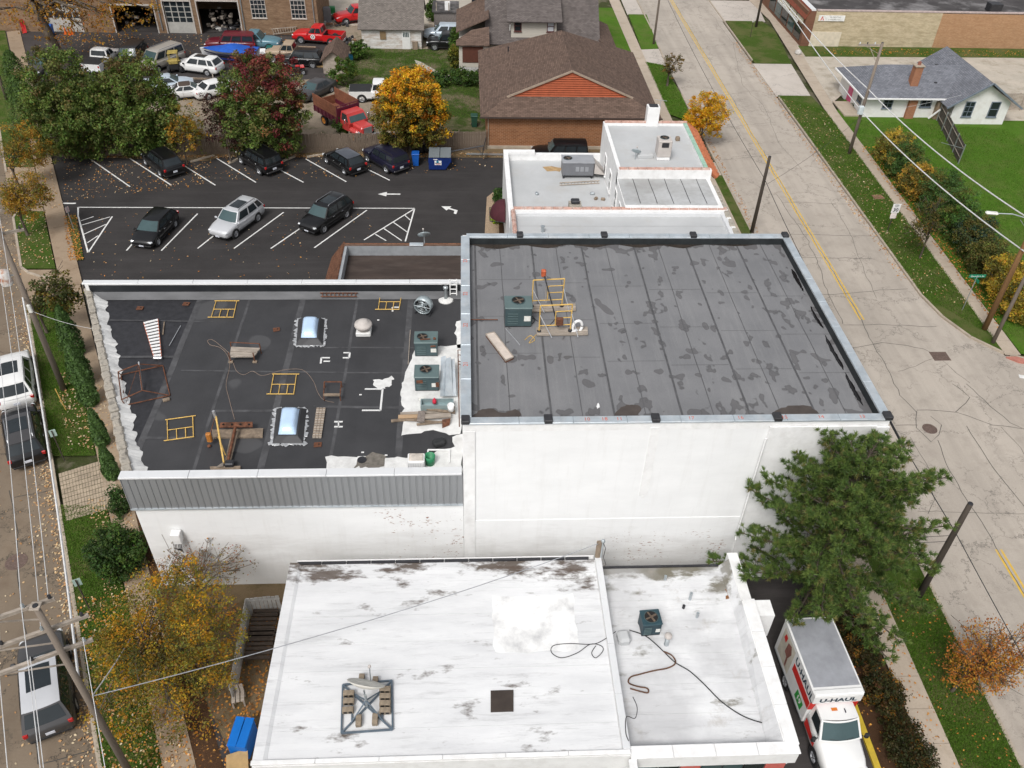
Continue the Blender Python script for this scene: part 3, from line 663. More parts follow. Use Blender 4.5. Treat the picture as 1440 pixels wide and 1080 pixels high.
m_pud = M('standing_water', (.045,.036,.030), .12, .3, 1.2, 0, .5)
def puddle(pts, seed, z=TD+.009, mat=m_pud, jit=.05):
    r = random.Random(seed); q = [P(u,v,z) for u,v in pts]; poly = []; n = len(q)
    for i in range(n):
        p0, p1, p2, p3 = q[i-1], q[i], q[(i+1)%n], q[(i+2)%n]
        for k in range(5):
            t = k/5; c = .5*((2*p1)+(p2-p0)*t+(2*p0-5*p1+4*p2-p3)*t*t+(3*p1-p0-3*p2+p3)*t**3); poly.append((min(max(c.x+r.gauss(0,jit*.3),TX0+pw+.03),TX1-pw-.03),min(max(c.y+r.gauss(0,jit*.3),TY0+pw+.01),TY1-pw-.03)))
    MB().prism(poly, z-.004, z).build('puddle', mat, tb)
puddle([(662,341),(760,340),(900,340),(1000,341),(1062,342),(1040,346),(990,344),(960,349),(930,345),(900,348),(865,344),(835,348),(800,344),(770,349),(735,345),(700,350),(675,347)], 1)
for i, pp in enumerate(([(1113,378),(1120,386),(1126,398),(1130,410),(1124,402),(1116,390)], [(1140,430),(1146,440),(1155,455),(1158,462),(1150,454),(1143,442)], [(1160,470),(1172,490),(1184,510),(1186,520),(1176,506),(1164,484)], [(1188,524),(1196,535),(1206,552),(1214,570),(1206,562),(1195,544)])): puddle(pp, 5+i, mat=M('black_water',(.012,.011,.011),.1,.2))
for i, pp in enumerate(([(668,588),(672,578),(690,574),(706,580),(727,576),(728,588)], [(868,588),(873,573),(888,569),(902,573),(898,584),(920,586),(925,590)], [(1085,588),(1095,575),(1120,570),(1140,572),(1150,588)], [(1030,588),(1040,584),(1052,588)])): puddle(pp, 15+i, mat=M('brown_water',(.075,.062,.055),.15,.25,1.5))
# ------------------------------------------------------------------ lower wing with the black roof
LZ, LD = 7.45, 6.65
lb = thing('low_building', 'long white brick building with a black flat roof and grey metal band', 'building', (-9, 31, 0), world=True)
A, B, C_, D_ = (-20.45,38.8), (-14.1,TY0), (TX0-.01,TY0), (TX0-.01,38.8)
MB().prism([A,B,C_,D_], -.1, LD-.05).build('wall', m_whitebrick, lb)
wl = Vector((B[0]-A[0],B[1]-A[1],0)).normalized(); wn = Vector((-wl.y,wl.x,0))     # along and inwards (east)
if wn.x < 0: wn = -wn
inn = lambda t, d: (A[0]+(B[0]-A[0])*t+wn.x*d, A[1]+(B[1]-A[1])*t+wn.y*d)
rd = MB().prism([inn(.01,.3), inn(.985,.3), (TX0-.03,TY0+.2), (TX0-.03,38.5)], LD-.05, LD-.015).build('roof_deck', m_darkmetal, lb)
lx = [-21, -17.1, -14.25, -11.65, -8.85, -5.95, -3.05, TX0-.03]
edge_x = lambda y, d=.55: inn((y-A[1])/(B[1]-A[1]), d)[0]
for i in range(len(lx)-1):
    x0, x1 = lx[i], lx[i+1]; poly = []
    ys = [TY0+.25+(38.45-TY0-.25)*k/10 for k in range(11)]
    q = [(max(x0, edge_x(y)), y) for y in ys]; q2 = [(max(x1, edge_x(y)), y) for y in ys[::-1]]
    poly = [p for p in q]+[p for p in q2]
    poly = [p for k, p in enumerate(poly) if k == 0 or (abs(p[0]-poly[k-1][0])+abs(p[1]-poly[k-1][1])) > 1e-4]
    if x1 <= edge_x(TY0+.25): continue
    MB().prism(poly, LD-.015, LD+.002*(i % 2)).build('membrane_sheet', m_epdm, rd)
    if i and x0 > -20:
        ya = 38.4; yb = max(TY0+.3, 0)
        if x0 < -14.3: yb = 32.2
        ribbon([(x0,ya),(x0,yb)], .30 if i % 2 == 0 else .14, LD+.007, .012, 1.0, 120+i).build('seam_tape', m_seam, lb)
for i, (a, b) in enumerate((((158,502),(245,502)), ((255,521),(640,526)), ((300,578),(420,578)), ((420,489),(585,489)), ((200,616),(270,616)), ((150,405+45),(300,452)), ((440,572),(640,574)))):
    ribbon([P(*a,LD),P(*b,LD)], .10 if i % 2 else .16, LD+.010, .01, 1.0, 140+i).build('seam_tape', m_seam, lb)
MB().box(-20.2,TX0-.02,38.5,38.8,LD-.05,LZ-.08).build('parapet', m_white, lb)
MB().prism([(-20.0,38.46),(TX0-.02,38.46),(TX0-.02,38.497),(-20.0,38.497)], LD, LZ-.1).build('upstand', M('black_membrane_fold', (.020,.022,.025), .45, .25, 1.5), lb)
MB().slab([(-19.7,38.1,LD+.02),(TX0-.03,38.1,LD+.02),(TX0-.03,38.45,LD+.3),(-19.9,38.45,LD+.3)], .02).build('cant_strip', M('grey_cant', (.10,.102,.107), .6, .35, 1.5, stretch=(.3,1,1)), lb)
coping(lb, (A[0]+.1,38.68), (TX0,38.68), .34, LZ, .09, m_copwhite, 7)
# the south edge: ribbed metal band, cap and separate panels
coping(lb, (B[0]-.1,TY0+.02), (TX0-.05,TY0+.02), .42, LZ, .1, m_copwhite, 5)
MB().box(B[0]+.2,TX0-.02,TY0+.05,TY0+.2,LD-.05,LZ-.1).build('parapet', m_white, lb)
npan = 50; pwid = (TX0-.02-B[0]+.1)/npan
for i in range(npan):
    x = B[0]-.1+pwid*i
    MB().box(x+.004,x+pwid-.004,TY0-.10,TY0-.03,5.5,LZ-.1).box(x+.012,x+.045,TY0-.125,TY0-.1,5.51,LZ-.11).build('cladding_panel', m_clad, lb)
MB().box(B[0]-.1,TX0-.03,TY0-.14,TY0-.005,5.42,5.498).build('drip_trim', m_coping, lb)
# the west edge: raised rubble stones, white sealant slope
mb = MB(); NS = 90; SE = [.84+.06*math.sin(k*.9)+.05*math.sin(k*.23)+rnd.gauss(0,.045) for k in range(NS+1)]
for k in range(NS):
    t0, t1 = k/NS, (k+1)/NS
    a0, a1 = inn(t0,.36), inn(t1,.36); b0, b1 = inn(t0,SE[k]), inn(t1,SE[k+1])
    mb.add([(a0[0],a0[1],LD+.28),(a1[0],a1[1],LD+.28),(b1[0],b1[1],LD+.012),(b0[0],b0[1],LD+.012)], [(0,1,2,3)])
mb.build('sealant_slope', m_whitecoat, lb)
MB().prism([inn(0,.0),inn(1,.0),inn(1,.4),inn(0,.4)], LD-.05, LD+.16).build('parapet', m_stone, lb)
for k in range(30):
    t_ = (k+.5)/30; p = inn(t_, .19); L = 15.6/30
    MB().cbox((p[0],p[1],LD+.25+rnd.uniform(-.03,.05)), (L*rnd.uniform(.8,1.02),rnd.uniform(.33,.45),rnd.uniform(.2,.3)), rnd.uniform(.04,.09), math.atan2(wl.y,wl.x)+rnd.uniform(-.12,.12), rnd.uniform(-.08,.08)).build('stone', m_stone, lb)
MB().prism([inn(.965,.42),inn(1,.42),inn(1,1.05),inn(.965,.95)], LD+.02, LD+.05).build('flashing', m_darkmetal, lb)
# meter box on the south wall
mx = PY(250,750,TY0)
mb = MB().cbox((mx.x,TY0-.2,mx.z), (.42,.34,.62), .03); mb.build('meter_box', m_white, lb)
mb = MB()
for k in range(6):
    mb.tube([(mx.x-.16+.06*k,TY0-.3,mx.z-.3),(mx.x-.2+.07*k,TY0-.35-.03*(k % 3),mx.z-.6),(mx.x-.05+.02*k,TY0-.15,mx.z-.9-.05*k)], .018, 5)
mb.build('service_cable', m_darkmetal, lb)

# ------------------------------------------------------------------ small annex with the brown roof
ab = thing('annex', 'low annex with a dark brown roof and shingled skirt by the parking lot', 'building', (-4,44,0), world=True)
MB().box(-8,1.2,38.82,48.2,-.1,3.25).build('wall', m_stone, ab)
MB().box(-7.75,1.0,38.85,47.98,3.25,3.3).build('roof_deck', M('brown_gravel_roof', (.050,.036,.030), .9, .3, 1.2, dirt=(.09,.07,.06), dirt_amt=.5, stretch=(.3,1,1)), ab)
MB().box(-8,1.2,47.98,48.2,3.25,4.0).box(-8,-7.75,38.85,47.98,3.25,4.0).build('parapet', M('grey_flashing', (.36,.38,.40), .5, .15, 1.5, .2), ab)
MB().box(-8.05,1.25,48.0,48.28,4.003,4.05).build('coping', M('brown_coping', (.13,.075,.05), .7, .3, 3), ab)
m_brownsh = shingle_mat('brown_shingle', (.16,.075,.045))
roofplane(ab, [(-8.0,38.85,4.1),(-8.0,48.4,4.1),(-9.0,48.9,2.6),(-9.5,38.85,2.4)], m_brownsh, (0,1,0), (.6,0,1), .1, 'shingle_skirt')
roofplane(ab, [(-8.0,48.22,4.08),(1.2,48.22,4.08),(1.2,48.9,2.6),(-9.0,48.9,2.6)], m_brownsh, (1,0,0), (0,-.6,1), .08, 'shingle_skirt')
MB().cbox((-3.3,48.1,4.08),(.9,.34,.05),.01).build('patch', m_coping, ab)
MB().cbox((-2.2,39.1,4.3),(1.2,.1,.08),.01).build('gutter_end', m_white, ab)

# ------------------------------------------------------------------ single storey shop in the foreground with two white roofs
sb = thing('white_shop', 'low white shop in the foreground with two stained white roofs', 'building', (-7.55,13.9,0), world=True)
SX0, SX1, SX2, SY0, SY1, SZ, S2 = -7.5, 5.55, 11.6, 14.0, 22.5, 4.2, 3.45
MB().box(SX0,SX1,SY0,SY1,-.1,SZ-.2).build('wall', m_white, sb)
rdk = MB().box(SX0+.05,SX1-.05,SY0+.05,SY1-.05,SZ-.2,SZ-.15).build('roof_deck', m_white, sb)
ys = [SY0+.05, 15.2, 16.3, 17.5, 18.7, 19.9, 21.1, SY1-.05]
for i in range(len(ys)-1):
    MB().box(SX0+.4,SX1-.28,ys[i]+.003,ys[i+1]-.003,SZ-.15,SZ-.1+.004*(i % 2)).build('membrane_sheet', m_wroof, rdk)
MB().slab([(SX0+.02,SY0,SZ),(SX0+.38,SY0,SZ-.02),(SX0+.38,SY1,SZ-.02),(SX0+.02,SY1,SZ)], .12).slab([(SX0+.38,SY0+.1,SZ-.021),(SX0+.5,SY0+.1,SZ-.09),(SX0+.5,SY1,SZ-.09),(SX0+.38,SY1,SZ-.021)], .02).build('roof_edge', m_wroof, sb)
coping(sb, (SX0-.02,SY0+.06), (SX1,SY0+.06), .16, SZ+.005, .10, m_white, 6)
coping(sb, (SX1-.12,SY0+.15), (SX1-.12,SY1), .26, SZ+.03, .14, m_copwhite, 4)
for i in range(12):   # dark slotted drip edge at the back, in lengths
    x0 = SX0+.3+(SX1-.5-SX0-.3)*i/12; x1 = SX0+.3+(SX1-.5-SX0-.3)*(i+1)/12
    MB().box(x0+.02,x1-.02,SY1-.05,SY1+.06,SZ-.14,SZ-.03).build('drip_edge', m_darkmetal, sb)
MB().box(SX0+.3,SX1-.3,SY1+.065,SY1+.1,SZ-.2,SZ+.0).build('back_trim', m_white, sb)
# lower side roof
MB().box(SX1+.01,SX2-.25,SY0+.6,SY1,-.1,S2-.1).build('wall', m_white, sb)
rd2 = MB().box(SX1+.02,SX2-.15,SY0+.3,SY1-.02,S2-.1,S2-.05).build('roof_deck', m_white, sb)
ys = [SY0+.5, 15.8, 17.0, 18.3, 19.6, 20.8, 21.7, SY1-.04]
for i in range(len(ys)-1): MB().box(SX1+.04,SX2-.6,ys[i]+.003,ys[i+1]-.003,S2-.05,S2+.004*(i % 2)).build('membrane_sheet', m_sroof, rd2)
MB().slab([(SX2-.95,SY0+.3,S2+.01),(SX2-.5,SY0+.3,S2+.55),(SX2-.5,20.25,S2+.55),(SX2-.75,20.3,S2+.01)], .03).slab([(SX2-.45,20.3,S2+.5),(SX2-.5,SY1-.03,S2+.5),(SX2-.9,SY1-.03,S2+.01),(SX2-.75,20.3,S2+.01)], .03).build('upstand', m_sroof, sb)
MB().box(SX2-.5,SX2-.08,SY0+.2,20.3,-.1 if 0 else 2.6,S2+.56).build('parapet', m_white, sb)
coping(sb, (SX2-.22,SY0+.2), (SX2-.22,20.35), .5, S2+.62, .06, m_white, 4)
MB().box(SX2-.15,SX2+.7,19.6,20.35,2.5,S2+.5).build('side_canopy', m_white, sb)
MB().box(SX2-.5,SX2-.05,20.36,SY1+.3,-.1,S2+.5).build('wing_wall', m_white, sb)
MB().slab([(SX1+.05,SY0+.52,S2+.01),(SX2-.9,SY0+.52,S2+.01),(SX2-.5,SY0+.3,S2+.5),(SX1+.05,SY0+.3,S2+.5)], .03).build('upstand', m_sroof, sb)
MB().box(SX1+.01,SX2-.05,SY0-.1,SY0+.28,3.3,S2+.54).build('fascia', m_white, sb)
coping(sb, (SX1+.02,SY0+.1), (SX2,SY0+.1), .46, S2+.6, .06, m_white, 4)
for i in range(9):
    x0 = SX1+.1+(SX2-SX1-1.0)*i/9
    MB().box(x0+.02,x0+.58,SY1-.05,SY1+.05,S2-.02,S2+.06).build('drip_edge', m_darkmetal, sb)
for i in range(7):   # storefront panes below the fascia
    x0 = SX1+.4+i*.78
    MB().box(x0,x0+.72,SY0+.05,SY0+.1,.4,3.25).build('pane', [m_glassteal,m_glass,M('poster_red',(.5,.12,.1),.6),m_glassteal][i % 4], sb)
MB().box(SX1-.08,SX1+.2,SY0-.5,SY0-.12,2.2,4.0).build('corner_pillar', m_white, sb)

# ------------------------------------------------------------------ white two storey row behind the tall building
rb = thing('white_row_building', 'white row of flat roofed blocks with terracotta copings beside the road', 'building', (2.8,42.5,0), world=True)
MB().box(2.8,17.0,42.5,49.0,-.1,5.75).build('wall', m_white, rb); MB().box(2.8,10.25,49.0,61,-.1,3.85).build('wall', m_white, rb)
MB().box(10.25,16.7,49.0,53.0,-.1,6.3).build('wall', m_white, rb); MB().box(10.25,16.5,53.0,61,-.1,6.7).build('wall', m_white, rb)
for nm, q, m_ in (('strip', (3.1,16.7,42.8,48.85,5.75,5.82), m_pale), ('mid', (3.1,10.2,49.35,60.7,3.85,3.92), m_pale), ('right', (10.3,16.4,49.3,52.95,6.3,6.36), m_dirty), ('top', (10.55,16.4,53.3,60.7,6.7,6.76), m_pale)):
    MB().box(*q).build('roof_deck', m_, rb)
for q in ((2.8,17.0,48.9,49.25,5.75,6.16),(2.8,3.05,42.5,48.9,5.75,6.16),(16.75,17.0,42.5,48.9,5.75,6.1)): MB().box(*q).build('parapet', m_white, rb)
for i in range(22):
    x = 3.0+i*.635; MB().lathe([(.001,0),(.16,.0),(.17,.03),(.15,.06),(.15,.60),(.001,.605)], (x,49.07,6.14), 8, 'x').build('coping_tile', m_terra, rb)
for i in range(9):
    y = 42.7+i*.68; MB().lathe([(.001,0),(.16,.0),(.17,.03),(.15,.06),(.15,.64),(.001,.645)], (2.95,y,6.14), 8, 'y').build('coping_tile', m_terra, rb)
MB().box(3.0,16.8,48.66,48.88,5.82,6.0).box(16.5,16.74,42.8,48.86,5.82,6.06).build('roof_edge', m_copwhite, rb)
for q in ((2.8,3.15,49.3,61.05,3.85,4.6),(3.15,10.25,60.7,61.05,3.85,4.4),(2.8,5.2,60.65,61.1,4.4,4.62)): MB().box(*q).build('parapet', m_white, rb)
MB().box(10.25,16.7,52.9,53.25,5.8,7.0).box(10.25,10.5,53.25,60.75,6.7,6.95).box(10.25,16.5,60.7,61,6.7,6.95).box(16.25,16.5,53.25,60.7,6.7,6.95).build('parapet', m_white, rb)
for i in range(10):
    x = 10.35+i*.625; MB().lathe([(.001,0),(.14,.0),(.15,.03),(.13,.06),(.13,.6),(.001,.605)], (x,53.07,7.0), 8, 'x').build('coping_tile', m_terra, rb)
    MB().lathe([(.001,0),(.14,.0),(.15,.03),(.13,.06),(.13,.6),(.001,.605)], (x,60.85,6.97), 8, 'x').build('coping_tile', m_terra, rb)
m_tile = M('orange_roof_tile', (.48,.16,.075), .75, .3, 3)
for i in range(15):   # barrel tile canopy on the street side
    y = 53.4+i*.5
    MB().tube([(16.5,y,6.95),(17.25,y,6.35)], [.22,.25], 8).build('canopy_tile', m_tile, rb)
MB().box(16.25,16.55,53.3,60.7,6.96,7.0).build('coping', M('green_copper', (.30,.48,.38), .6, .2, 3), rb)
for k in range(5): ribbon([(11.3+k*1.1,49.4),(11.3+k*1.1,52.9)], .05, 6.366, .01, .6, 200+k).build('seam', m_seam, rb)
for k in range(3): ribbon([(3.3,44.2+k*1.6),(16.4,44.2+k*1.6)], .03, 5.826, .01, 1, 210+k).build('seam', M('pale_seam',(.33,.33,.33),.8), rb)
for y in (50.2,52.2,55.0,57.6): window(rb, (10.24,y+.9,4.15), (0,-1,0), .9, 1.5, .1, m_white, (1,2), .05)
mb = MB()
for k in range(9): p = (16.75,42.8+k*1.15,6.05); mb.cbox((p[0]+.15,p[1],5.9),(.35,.95,.5),.06,rnd.uniform(-.1,.1))
for k in range(4): mb.cbox((16.75,49.5+k*.95,5.8),(.4,.85,.5),.08,rnd.uniform(-.1,.1))
struct(mb.build('stone_edge', m_stone, rb), 'stuff')
MB().cbox((15.85,60.6,7.4),(.5,.6,1.2),.03).build('chimney', m_white, rb) if 0 else None

# ------------------------------------------------------------------ brick garage with brown dutch gable roof
gb = thing('brick_garage', 'broad tan brick building with a brown hipped roof and orange gable', 'building', (9.1,71.2,0), world=True)
m_tanbrick = brick_mat('tan_brick', (.27,.115,.052), (.185,.075,.034), (.33,.20,.12), 0, False, .36, .13)
MB().box(1.75,16.5,71.2,86.6,-.1,3.1).build('wall', m_tanbrick, gb)
m_brown = shingle_mat('brown_roof_shingle', (.128,.087,.068), .28, .16, .4, (.085,.06,.05))
ex0, ex1, ey0, ey1, ez, rz_, gy = 1.2, 17.0, 70.75, 87.2, 3.1, 6.4, 72.7
rx, ry1 = 9.12, 83.4
gz = 4.15; gxl = ex0+(gz-ez)/(rz_-ez)*(rx-ex0); gxr = ex1-(gz-ez)/(rz_-ez)*(ex1-rx)
roofplane(gb, [(ex0,ey0,ez),(gxl,gy,gz),(rx,gy,rz_),(rx,ry1,rz_),(ex0,ey1,ez)], m_brown, (0,1,0), (1,0,.42), .1)
roofplane(gb, [(ex1,ey0,ez),(ex1,ey1,ez),(rx,ry1,rz_),(rx,gy,rz_),(gxr,gy,gz)], m_brown, (0,1,0), (-1,0,.42), .1)
roofplane(gb, [(ex0,ey0,ez),(ex1,ey0,ez),(gxr,gy,gz),(gxl,gy,gz)], m_brown, (1,0,0), (0,1,.55), .1)
roofplane(gb, [(ex0,ey1,ez),(rx,ry1,rz_),(ex1,ey1,ez)], m_brown, (1,0,0), (0,-1,.8), .1)
for i in range(11):   # lap siding boards in the gable
    z0 = gz+.02+(rz_-gz-.1)*i/11; z1 = gz+.02+(rz_-gz-.1)*(i+1)/11; k0 = (rz_-z0)/(rz_-gz); k1 = (rz_-z1)/(rz_-gz)
    xl0, xr0, xl1, xr1 = rx+(gxl-rx)*k0+.25, rx+(gxr-rx)*k0-.25, rx+(gxl-rx)*k1+.25, rx+(gxr-rx)*k1-.25
    MB().add([(xl0,gy-.02,z0),(xr0,gy-.02,z0),(xr1,gy+.13,z1),(xl1,gy+.13,z1),(xl0,gy+.3,z0),(xr0,gy+.3,z0),(xr1,gy+.3,z1),(xl1,gy+.3,z1)],
        [(0,1,2,3),(4,7,6,5),(0,4,5,1),(1,5,6,2),(2,6,7,3),(3,7,4,0)]).build('siding_board', M('orange_siding', (.36,.082,.03), .7, .12, 2), gb)
m_trim = M('tan_trim', (.33,.26,.20), .7, .15, 3)
MB().bar((gxl-.15,gy-.06,gz-.03), (rx,gy-.06,rz_+.03), .10, .16).bar((rx,gy-.06,rz_+.03), (gxr+.15,gy-.06,gz-.03), .10, .16).build('barge_board', m_trim, gb)
MB().box(ex0-.08,ex1+.08,ey0-.1,ey0-.005,ez-.12,ez+.0).build('gutter', M('brown_gutter', (.06,.042,.035), .5), gb)
MB().tube([(1.9,71.1,3.0),(1.9,71.1,.2)], .05).build('downpipe', m_trim, gb)
for i in range(26): MB().cbox((rx+rnd.uniform(-.5,1.3),72.9+i*.4,rz_-.12-.41*0), (.02,.02,.02), .004) if 0 else None
MB().box(1.6,16.6,71.05,71.22,-.1,.3).build('plinth', m_kerb, gb)
for i in range(3):
    MB().tube([(4+i*3.4,81.5-1.2*i,5.0+.0*i),(4+i*3.4,81.5-1.2*i,5.45)], .07).build('vent_pipe', m_darkmetal, gb) if i == 0 else None
# ------------------------------------------------------------------ white house with the grey roof, east of the road
m_stucco = M('white_stucco', (.72,.715,.70), .85, .06, 2, dirt=(.5,.42,.34), dirt_amt=.25, dscale=1.2, bump=.25)
m_bluetrim = M('blue_grey_trim', (.16,.19,.23), .6, .2, 4)
m_greysh = shingle_mat('grey_shingle', (.165,.172,.195), .22, .17, .33)
hb = thing('white_house', 'white stucco cottage with a grey shingle roof on the green lawn', 'house', (38.6,77.1,0), world=True)
MB().box(38.6,46.6,78.6,85.4,-.1,2.35).build('wall', m_stucco, hb)
MB().box(46.6,52.0,77.1,86,-.1,2.3).add([(46.6,77.1,2.3),(52,77.1,2.3),(49.2,77.1,4.05),(46.6,86,2.3),(52,86,2.3),(49.2,86,4.05)], [(0,1,2),(3,5,4),(0,2,5,3),(1,4,5,2)]).build('wall', m_stucco, hb)
e0, e1, ry_, rz2 = (38.0,78.0,2.25), 86.0, 82.0, 4.0
roofplane(hb, [(38.0,78.0,2.25),(47.4,78.0,2.25),(49.2,82.0,4.02),(41.2,82.0,4.02)], m_greysh, (1,0,0), (0,1,.44), .09)
roofplane(hb, [(38.0,78.0,2.25),(41.2,82.0,4.02),(38.0,86.0,2.25)], m_greysh, (0,1,0), (1,0,.5), .09)
roofplane(hb, [(38.0,86.0,2.25),(41.2,82.0,4.02),(49.2,82.0,4.02),(47.4,86.0,2.25)], m_greysh, (1,0,0), (0,-1,.44), .09)
roofplane(hb, [(45.6,76.5,1.95),(49.2,76.5,4.32),(49.2,86.6,4.32),(45.6,86.6,1.95)], m_greysh, (0,1,0), (1,0,.65), .09)
roofplane(hb, [(49.2,76.5,4.32),(52.9,76.5,1.95),(52.9,86.6,1.95),(49.2,86.6,4.32)], m_greysh, (0,1,0), (-1,0,.65), .09)
MB().bar((45.55,76.45,1.9),(49.2,76.45,4.3),.06,.16).bar((49.2,76.45,4.3),(52.95,76.45,1.9),.06,.16).build('barge_board', m_bluetrim, hb)
MB().box(38,46.6,77.86,77.99,2.12,2.24).build('gutter', m_white, hb); MB().box(37.86,37.99,77.99,86,2.12,2.24).build('gutter', m_white, hb)
m_redbrick = brick_mat('orange_brick', (.38,.15,.07), (.30,.11,.05), (.3,.22,.17), 0)
ch = MB().box(42.75,43.55,78.25,78.9,-.1,2.12).build('chimney', m_redbrick, hb)
cx = P(1284,130,4.0)
MB().box(42.85,43.6,79.4,80.1,2.6,4.7).build('chimney_stack', m_redbrick, ch); MB().cbox((43.22,79.75,4.76),(.95,.9,.13),.03).build('cap', m_kerb, ch)
MB().lathe([(.16,4.82),(.16,5.1),(.12,5.12)],(43.22,79.75,0),10).build('flue', M('clay_flue',(.25,.1,.07),.8), ch)
window(hb, (40.3,78.58,1.0), (1,0,0), .95, 1.05, .1, m_bluetrim, (2,2), .05); window(hb, (44.0,78.58,1.15), (1,0,0), 1.1, .95, .1, m_bluetrim, (2,1), .05)
window(hb, (47.6,77.08,.85), (1,0,0), .95, 1.5, .1, m_bluetrim, (2,3), .05); window(hb, (50.1,77.08,.85), (1,0,0), .95, 1.5, .1, m_bluetrim, (1,2), .05)
window(hb, (38.58,80.6,1.0), (0,-1,0), 1.0, 1.1, .1, m_bluetrim, (1,2), .05)
MB().box(38.54,38.6,82.0,83.0,0.1,2.05).build('door', M('pink_door', (.62,.10,.22), .5, .1), hb)
MB().box(45.55,46.58,78.15,78.6,-.1,2.1).build('porch_post', brick_mat('mixed_stone', (.30,.20,.12),(.16,.13,.11),(.3,.26,.2),0), hb)
for u, v in ((1260,94),(1317,92),(1315,117),(1362,92)):
    y = 80.6 if v < 100 else 79.6; pt = P(u,v,3.7 if v < 100 else 3.0); MB().cbox((pt.x,pt.y,pt.z+.02),(.3,.3,.2),.04).build('roof_vent', m_darkmetal, hb)
MB().bar((44.9,77.9,.3),(45.8,77.9,1.2),.06,.16).build('downspout', m_white, hb)
tag(MB().box(36.9,38.55,78.7,82.2,.1,.22).build('porch_slab', m_walk), 'concrete porch slab at the white cottage pink door', 'slab')
# dark picket fence running out from the cottage
pf = thing('picket_fence', 'dark weathered board fence running south from the white cottage', 'fence', (46.2,77,0), world=True)
fa, fb = Vector((45.9,78.0,.1)), P(1348,230,.1); n = 44; mb = MB()
for i in range(n):
    p = fa.lerp(fb, (i+.5)/n); d = (fb-fa).normalized(); mb.cbox((p.x,p.y,.95+rnd.uniform(-.03,.03)), (.17,.025,1.7), .006, math.atan2(d.y,d.x))
struct(mb.build('boards', M('dark_fence_wood', (.09,.075,.065), .9, .4, 3)  , pf), 'stuff')
for i in range(5):
    p = fa.lerp(fb, i/4); MB().cbox((p.x-.07,p.y-.06,.95),(.08,.08,1.9),.01).build('post', m_steel, pf)
for z in (.5,1.4): MB().bar(fa+Vector((-.05,-.05,z)), fb+Vector((-.05,-.05,z)), .04, .06).build('rail', m_woodgrey, pf)
q = P(1318,215,.1); MB().bar(q+Vector((0,0,1.0)), fb+Vector((0,0,1.4)), .04, .04).build('gate_rail', m_steel, pf)
pf2 = thing('grey_board_fence', 'pale grey board fence behind the white cottage gable', 'fence', (55,80,0), world=True); mb = MB()
for i in range(40): mb.cbox((53.0+i*.2,80.6,.95+rnd.uniform(-.03,.03)),(.18,.03,1.75),.006)
struct(mb.build('boards', m_woodgrey, pf2), 'stuff')
for i in range(4): MB().cbox((53.0+i*2.5,80.52,.95),(.1,.1,1.9),.01).build('post', m_woodgrey, pf2)

# ------------------------------------------------------------------ brick commercial building at the top right
cb = thing('brick_store', 'long low store with cream and orange brick side and small wall sign', 'building', (38.6,98.7,0), world=True)
m_cream = brick_mat('cream_brick', (.56,.47,.32), (.43,.345,.215), (.5,.43,.32), 0, blotch=(.30,.25,.15), bump=.6)
m_orange = brick_mat('orange_common_brick', (.44,.255,.135), (.34,.18,.09), (.43,.29,.19), 0, blotch=(.30,.16,.08), amt=.35)
m_redstore = brick_mat('brown_store_brick', (.19,.085,.05), (.14,.06,.04), (.2,.13,.09), 1)
MB().box(39.6,54.3,98.72,118,-.1,3.95).build('wall', m_cream, cb); MB().box(54.3,140,98.70,118,-.1,3.9).build('wall', m_orange, cb)
MB().box(38.6,39.6,98.66,118,-.1,3.98).build('wall', m_redstore, cb)
m_tarroof = M('tar_roof', (.055,.05,.05), .85, .4, .5, dirt=(.24,.23,.23), dirt_amt=.8, dscale=.35)
MB().box(39.2,140,99.1,118,3.95,4.0).build('roof_deck', m_tarroof, cb)
coping(cb, (39.7,98.85), (140,98.85), .35, 4.12, .14, M('faded_coping', (.42,.34,.32), .7, .2, 3), 60)
MB().slab([(38.4,98.6,3.1),(38.4,118,3.1),(38.9,118,4.15),(38.9,98.6,4.15)], .08).build('awning', M('red_ribbed_awning', (.20,.055,.03), .6, .2, 2), cb)
MB().box(38.9,39.5,98.7,118,4.0,4.18).build('coping', m_copwhite, cb)
for i in range(5):
    y = 112-i*2.6
    MB().box(38.55,38.6,y-2.2,y,.5,2.0).build('pane', m_glassteal if i % 2 else m_glass, cb); MB().box(38.53,38.59,y-2.2,y,2.35,2.9).build('transom', M('cream_panel',(.6,.55,.42),.7), cb)
MB().box(38.48,38.56,101,109,2.05,2.32).build('sign_band', M('sign_white',(.7,.7,.68),.6), cb)
MB().box(38.5,38.57,101,104,1.72,2.02).build('sign_band', M('sign_dark',(.04,.05,.03),.6), cb)
sg = MB().box(40.0,43.0,98.6,98.71,2.95,3.55).build('wall_sign', M('sign_white',(.7,.7,.68),.6), cb)
m_sgtxt = M('sign_grey_text',(.15,.15,.14),.7); m_sgred = M('sign_red',(.6,.08,.05),.6)
L0 = Matrix.Translation(-cb.location)
text('J.S. PRINTING', .2, m_sgtxt, 'lettering', cb, L0@frame((41.9,98.597,3.37),(1,0,0),(0,0,1))); text('& MAILING INC.', .2, m_sgtxt, 'lettering', cb, L0@frame((41.85,98.597,3.11),(1,0,0),(0,0,1)))
MB().add([(40.2,98.595,3.03),(40.32,98.595,3.03),(40.46,98.595,3.4),(40.38,98.595,3.5),(40.52,98.595,3.03),(40.64,98.595,3.03)], [(0,1,2,3),(3,2,4),(4,5,3)]).build('emblem', m_sgred, cb)
tag(MB().cbox((60.5,99.6,4.45),(1.4,1.2,.9),.05).build('roof_unit', m_darkmetal), 'dark boxy rooftop unit on the long brick store', 'air unit')
MB().box(39.6,43.1,98.64,98.71,-.1,1.75).build('painted_patch', M('cream_paint_patch',(.60,.53,.42),.9,.12,2), cb)
struct(MB().box(44,70,104,112,4.01,4.05).build('snow_patch', m_pale, cb), 'stuff') if 0 else None

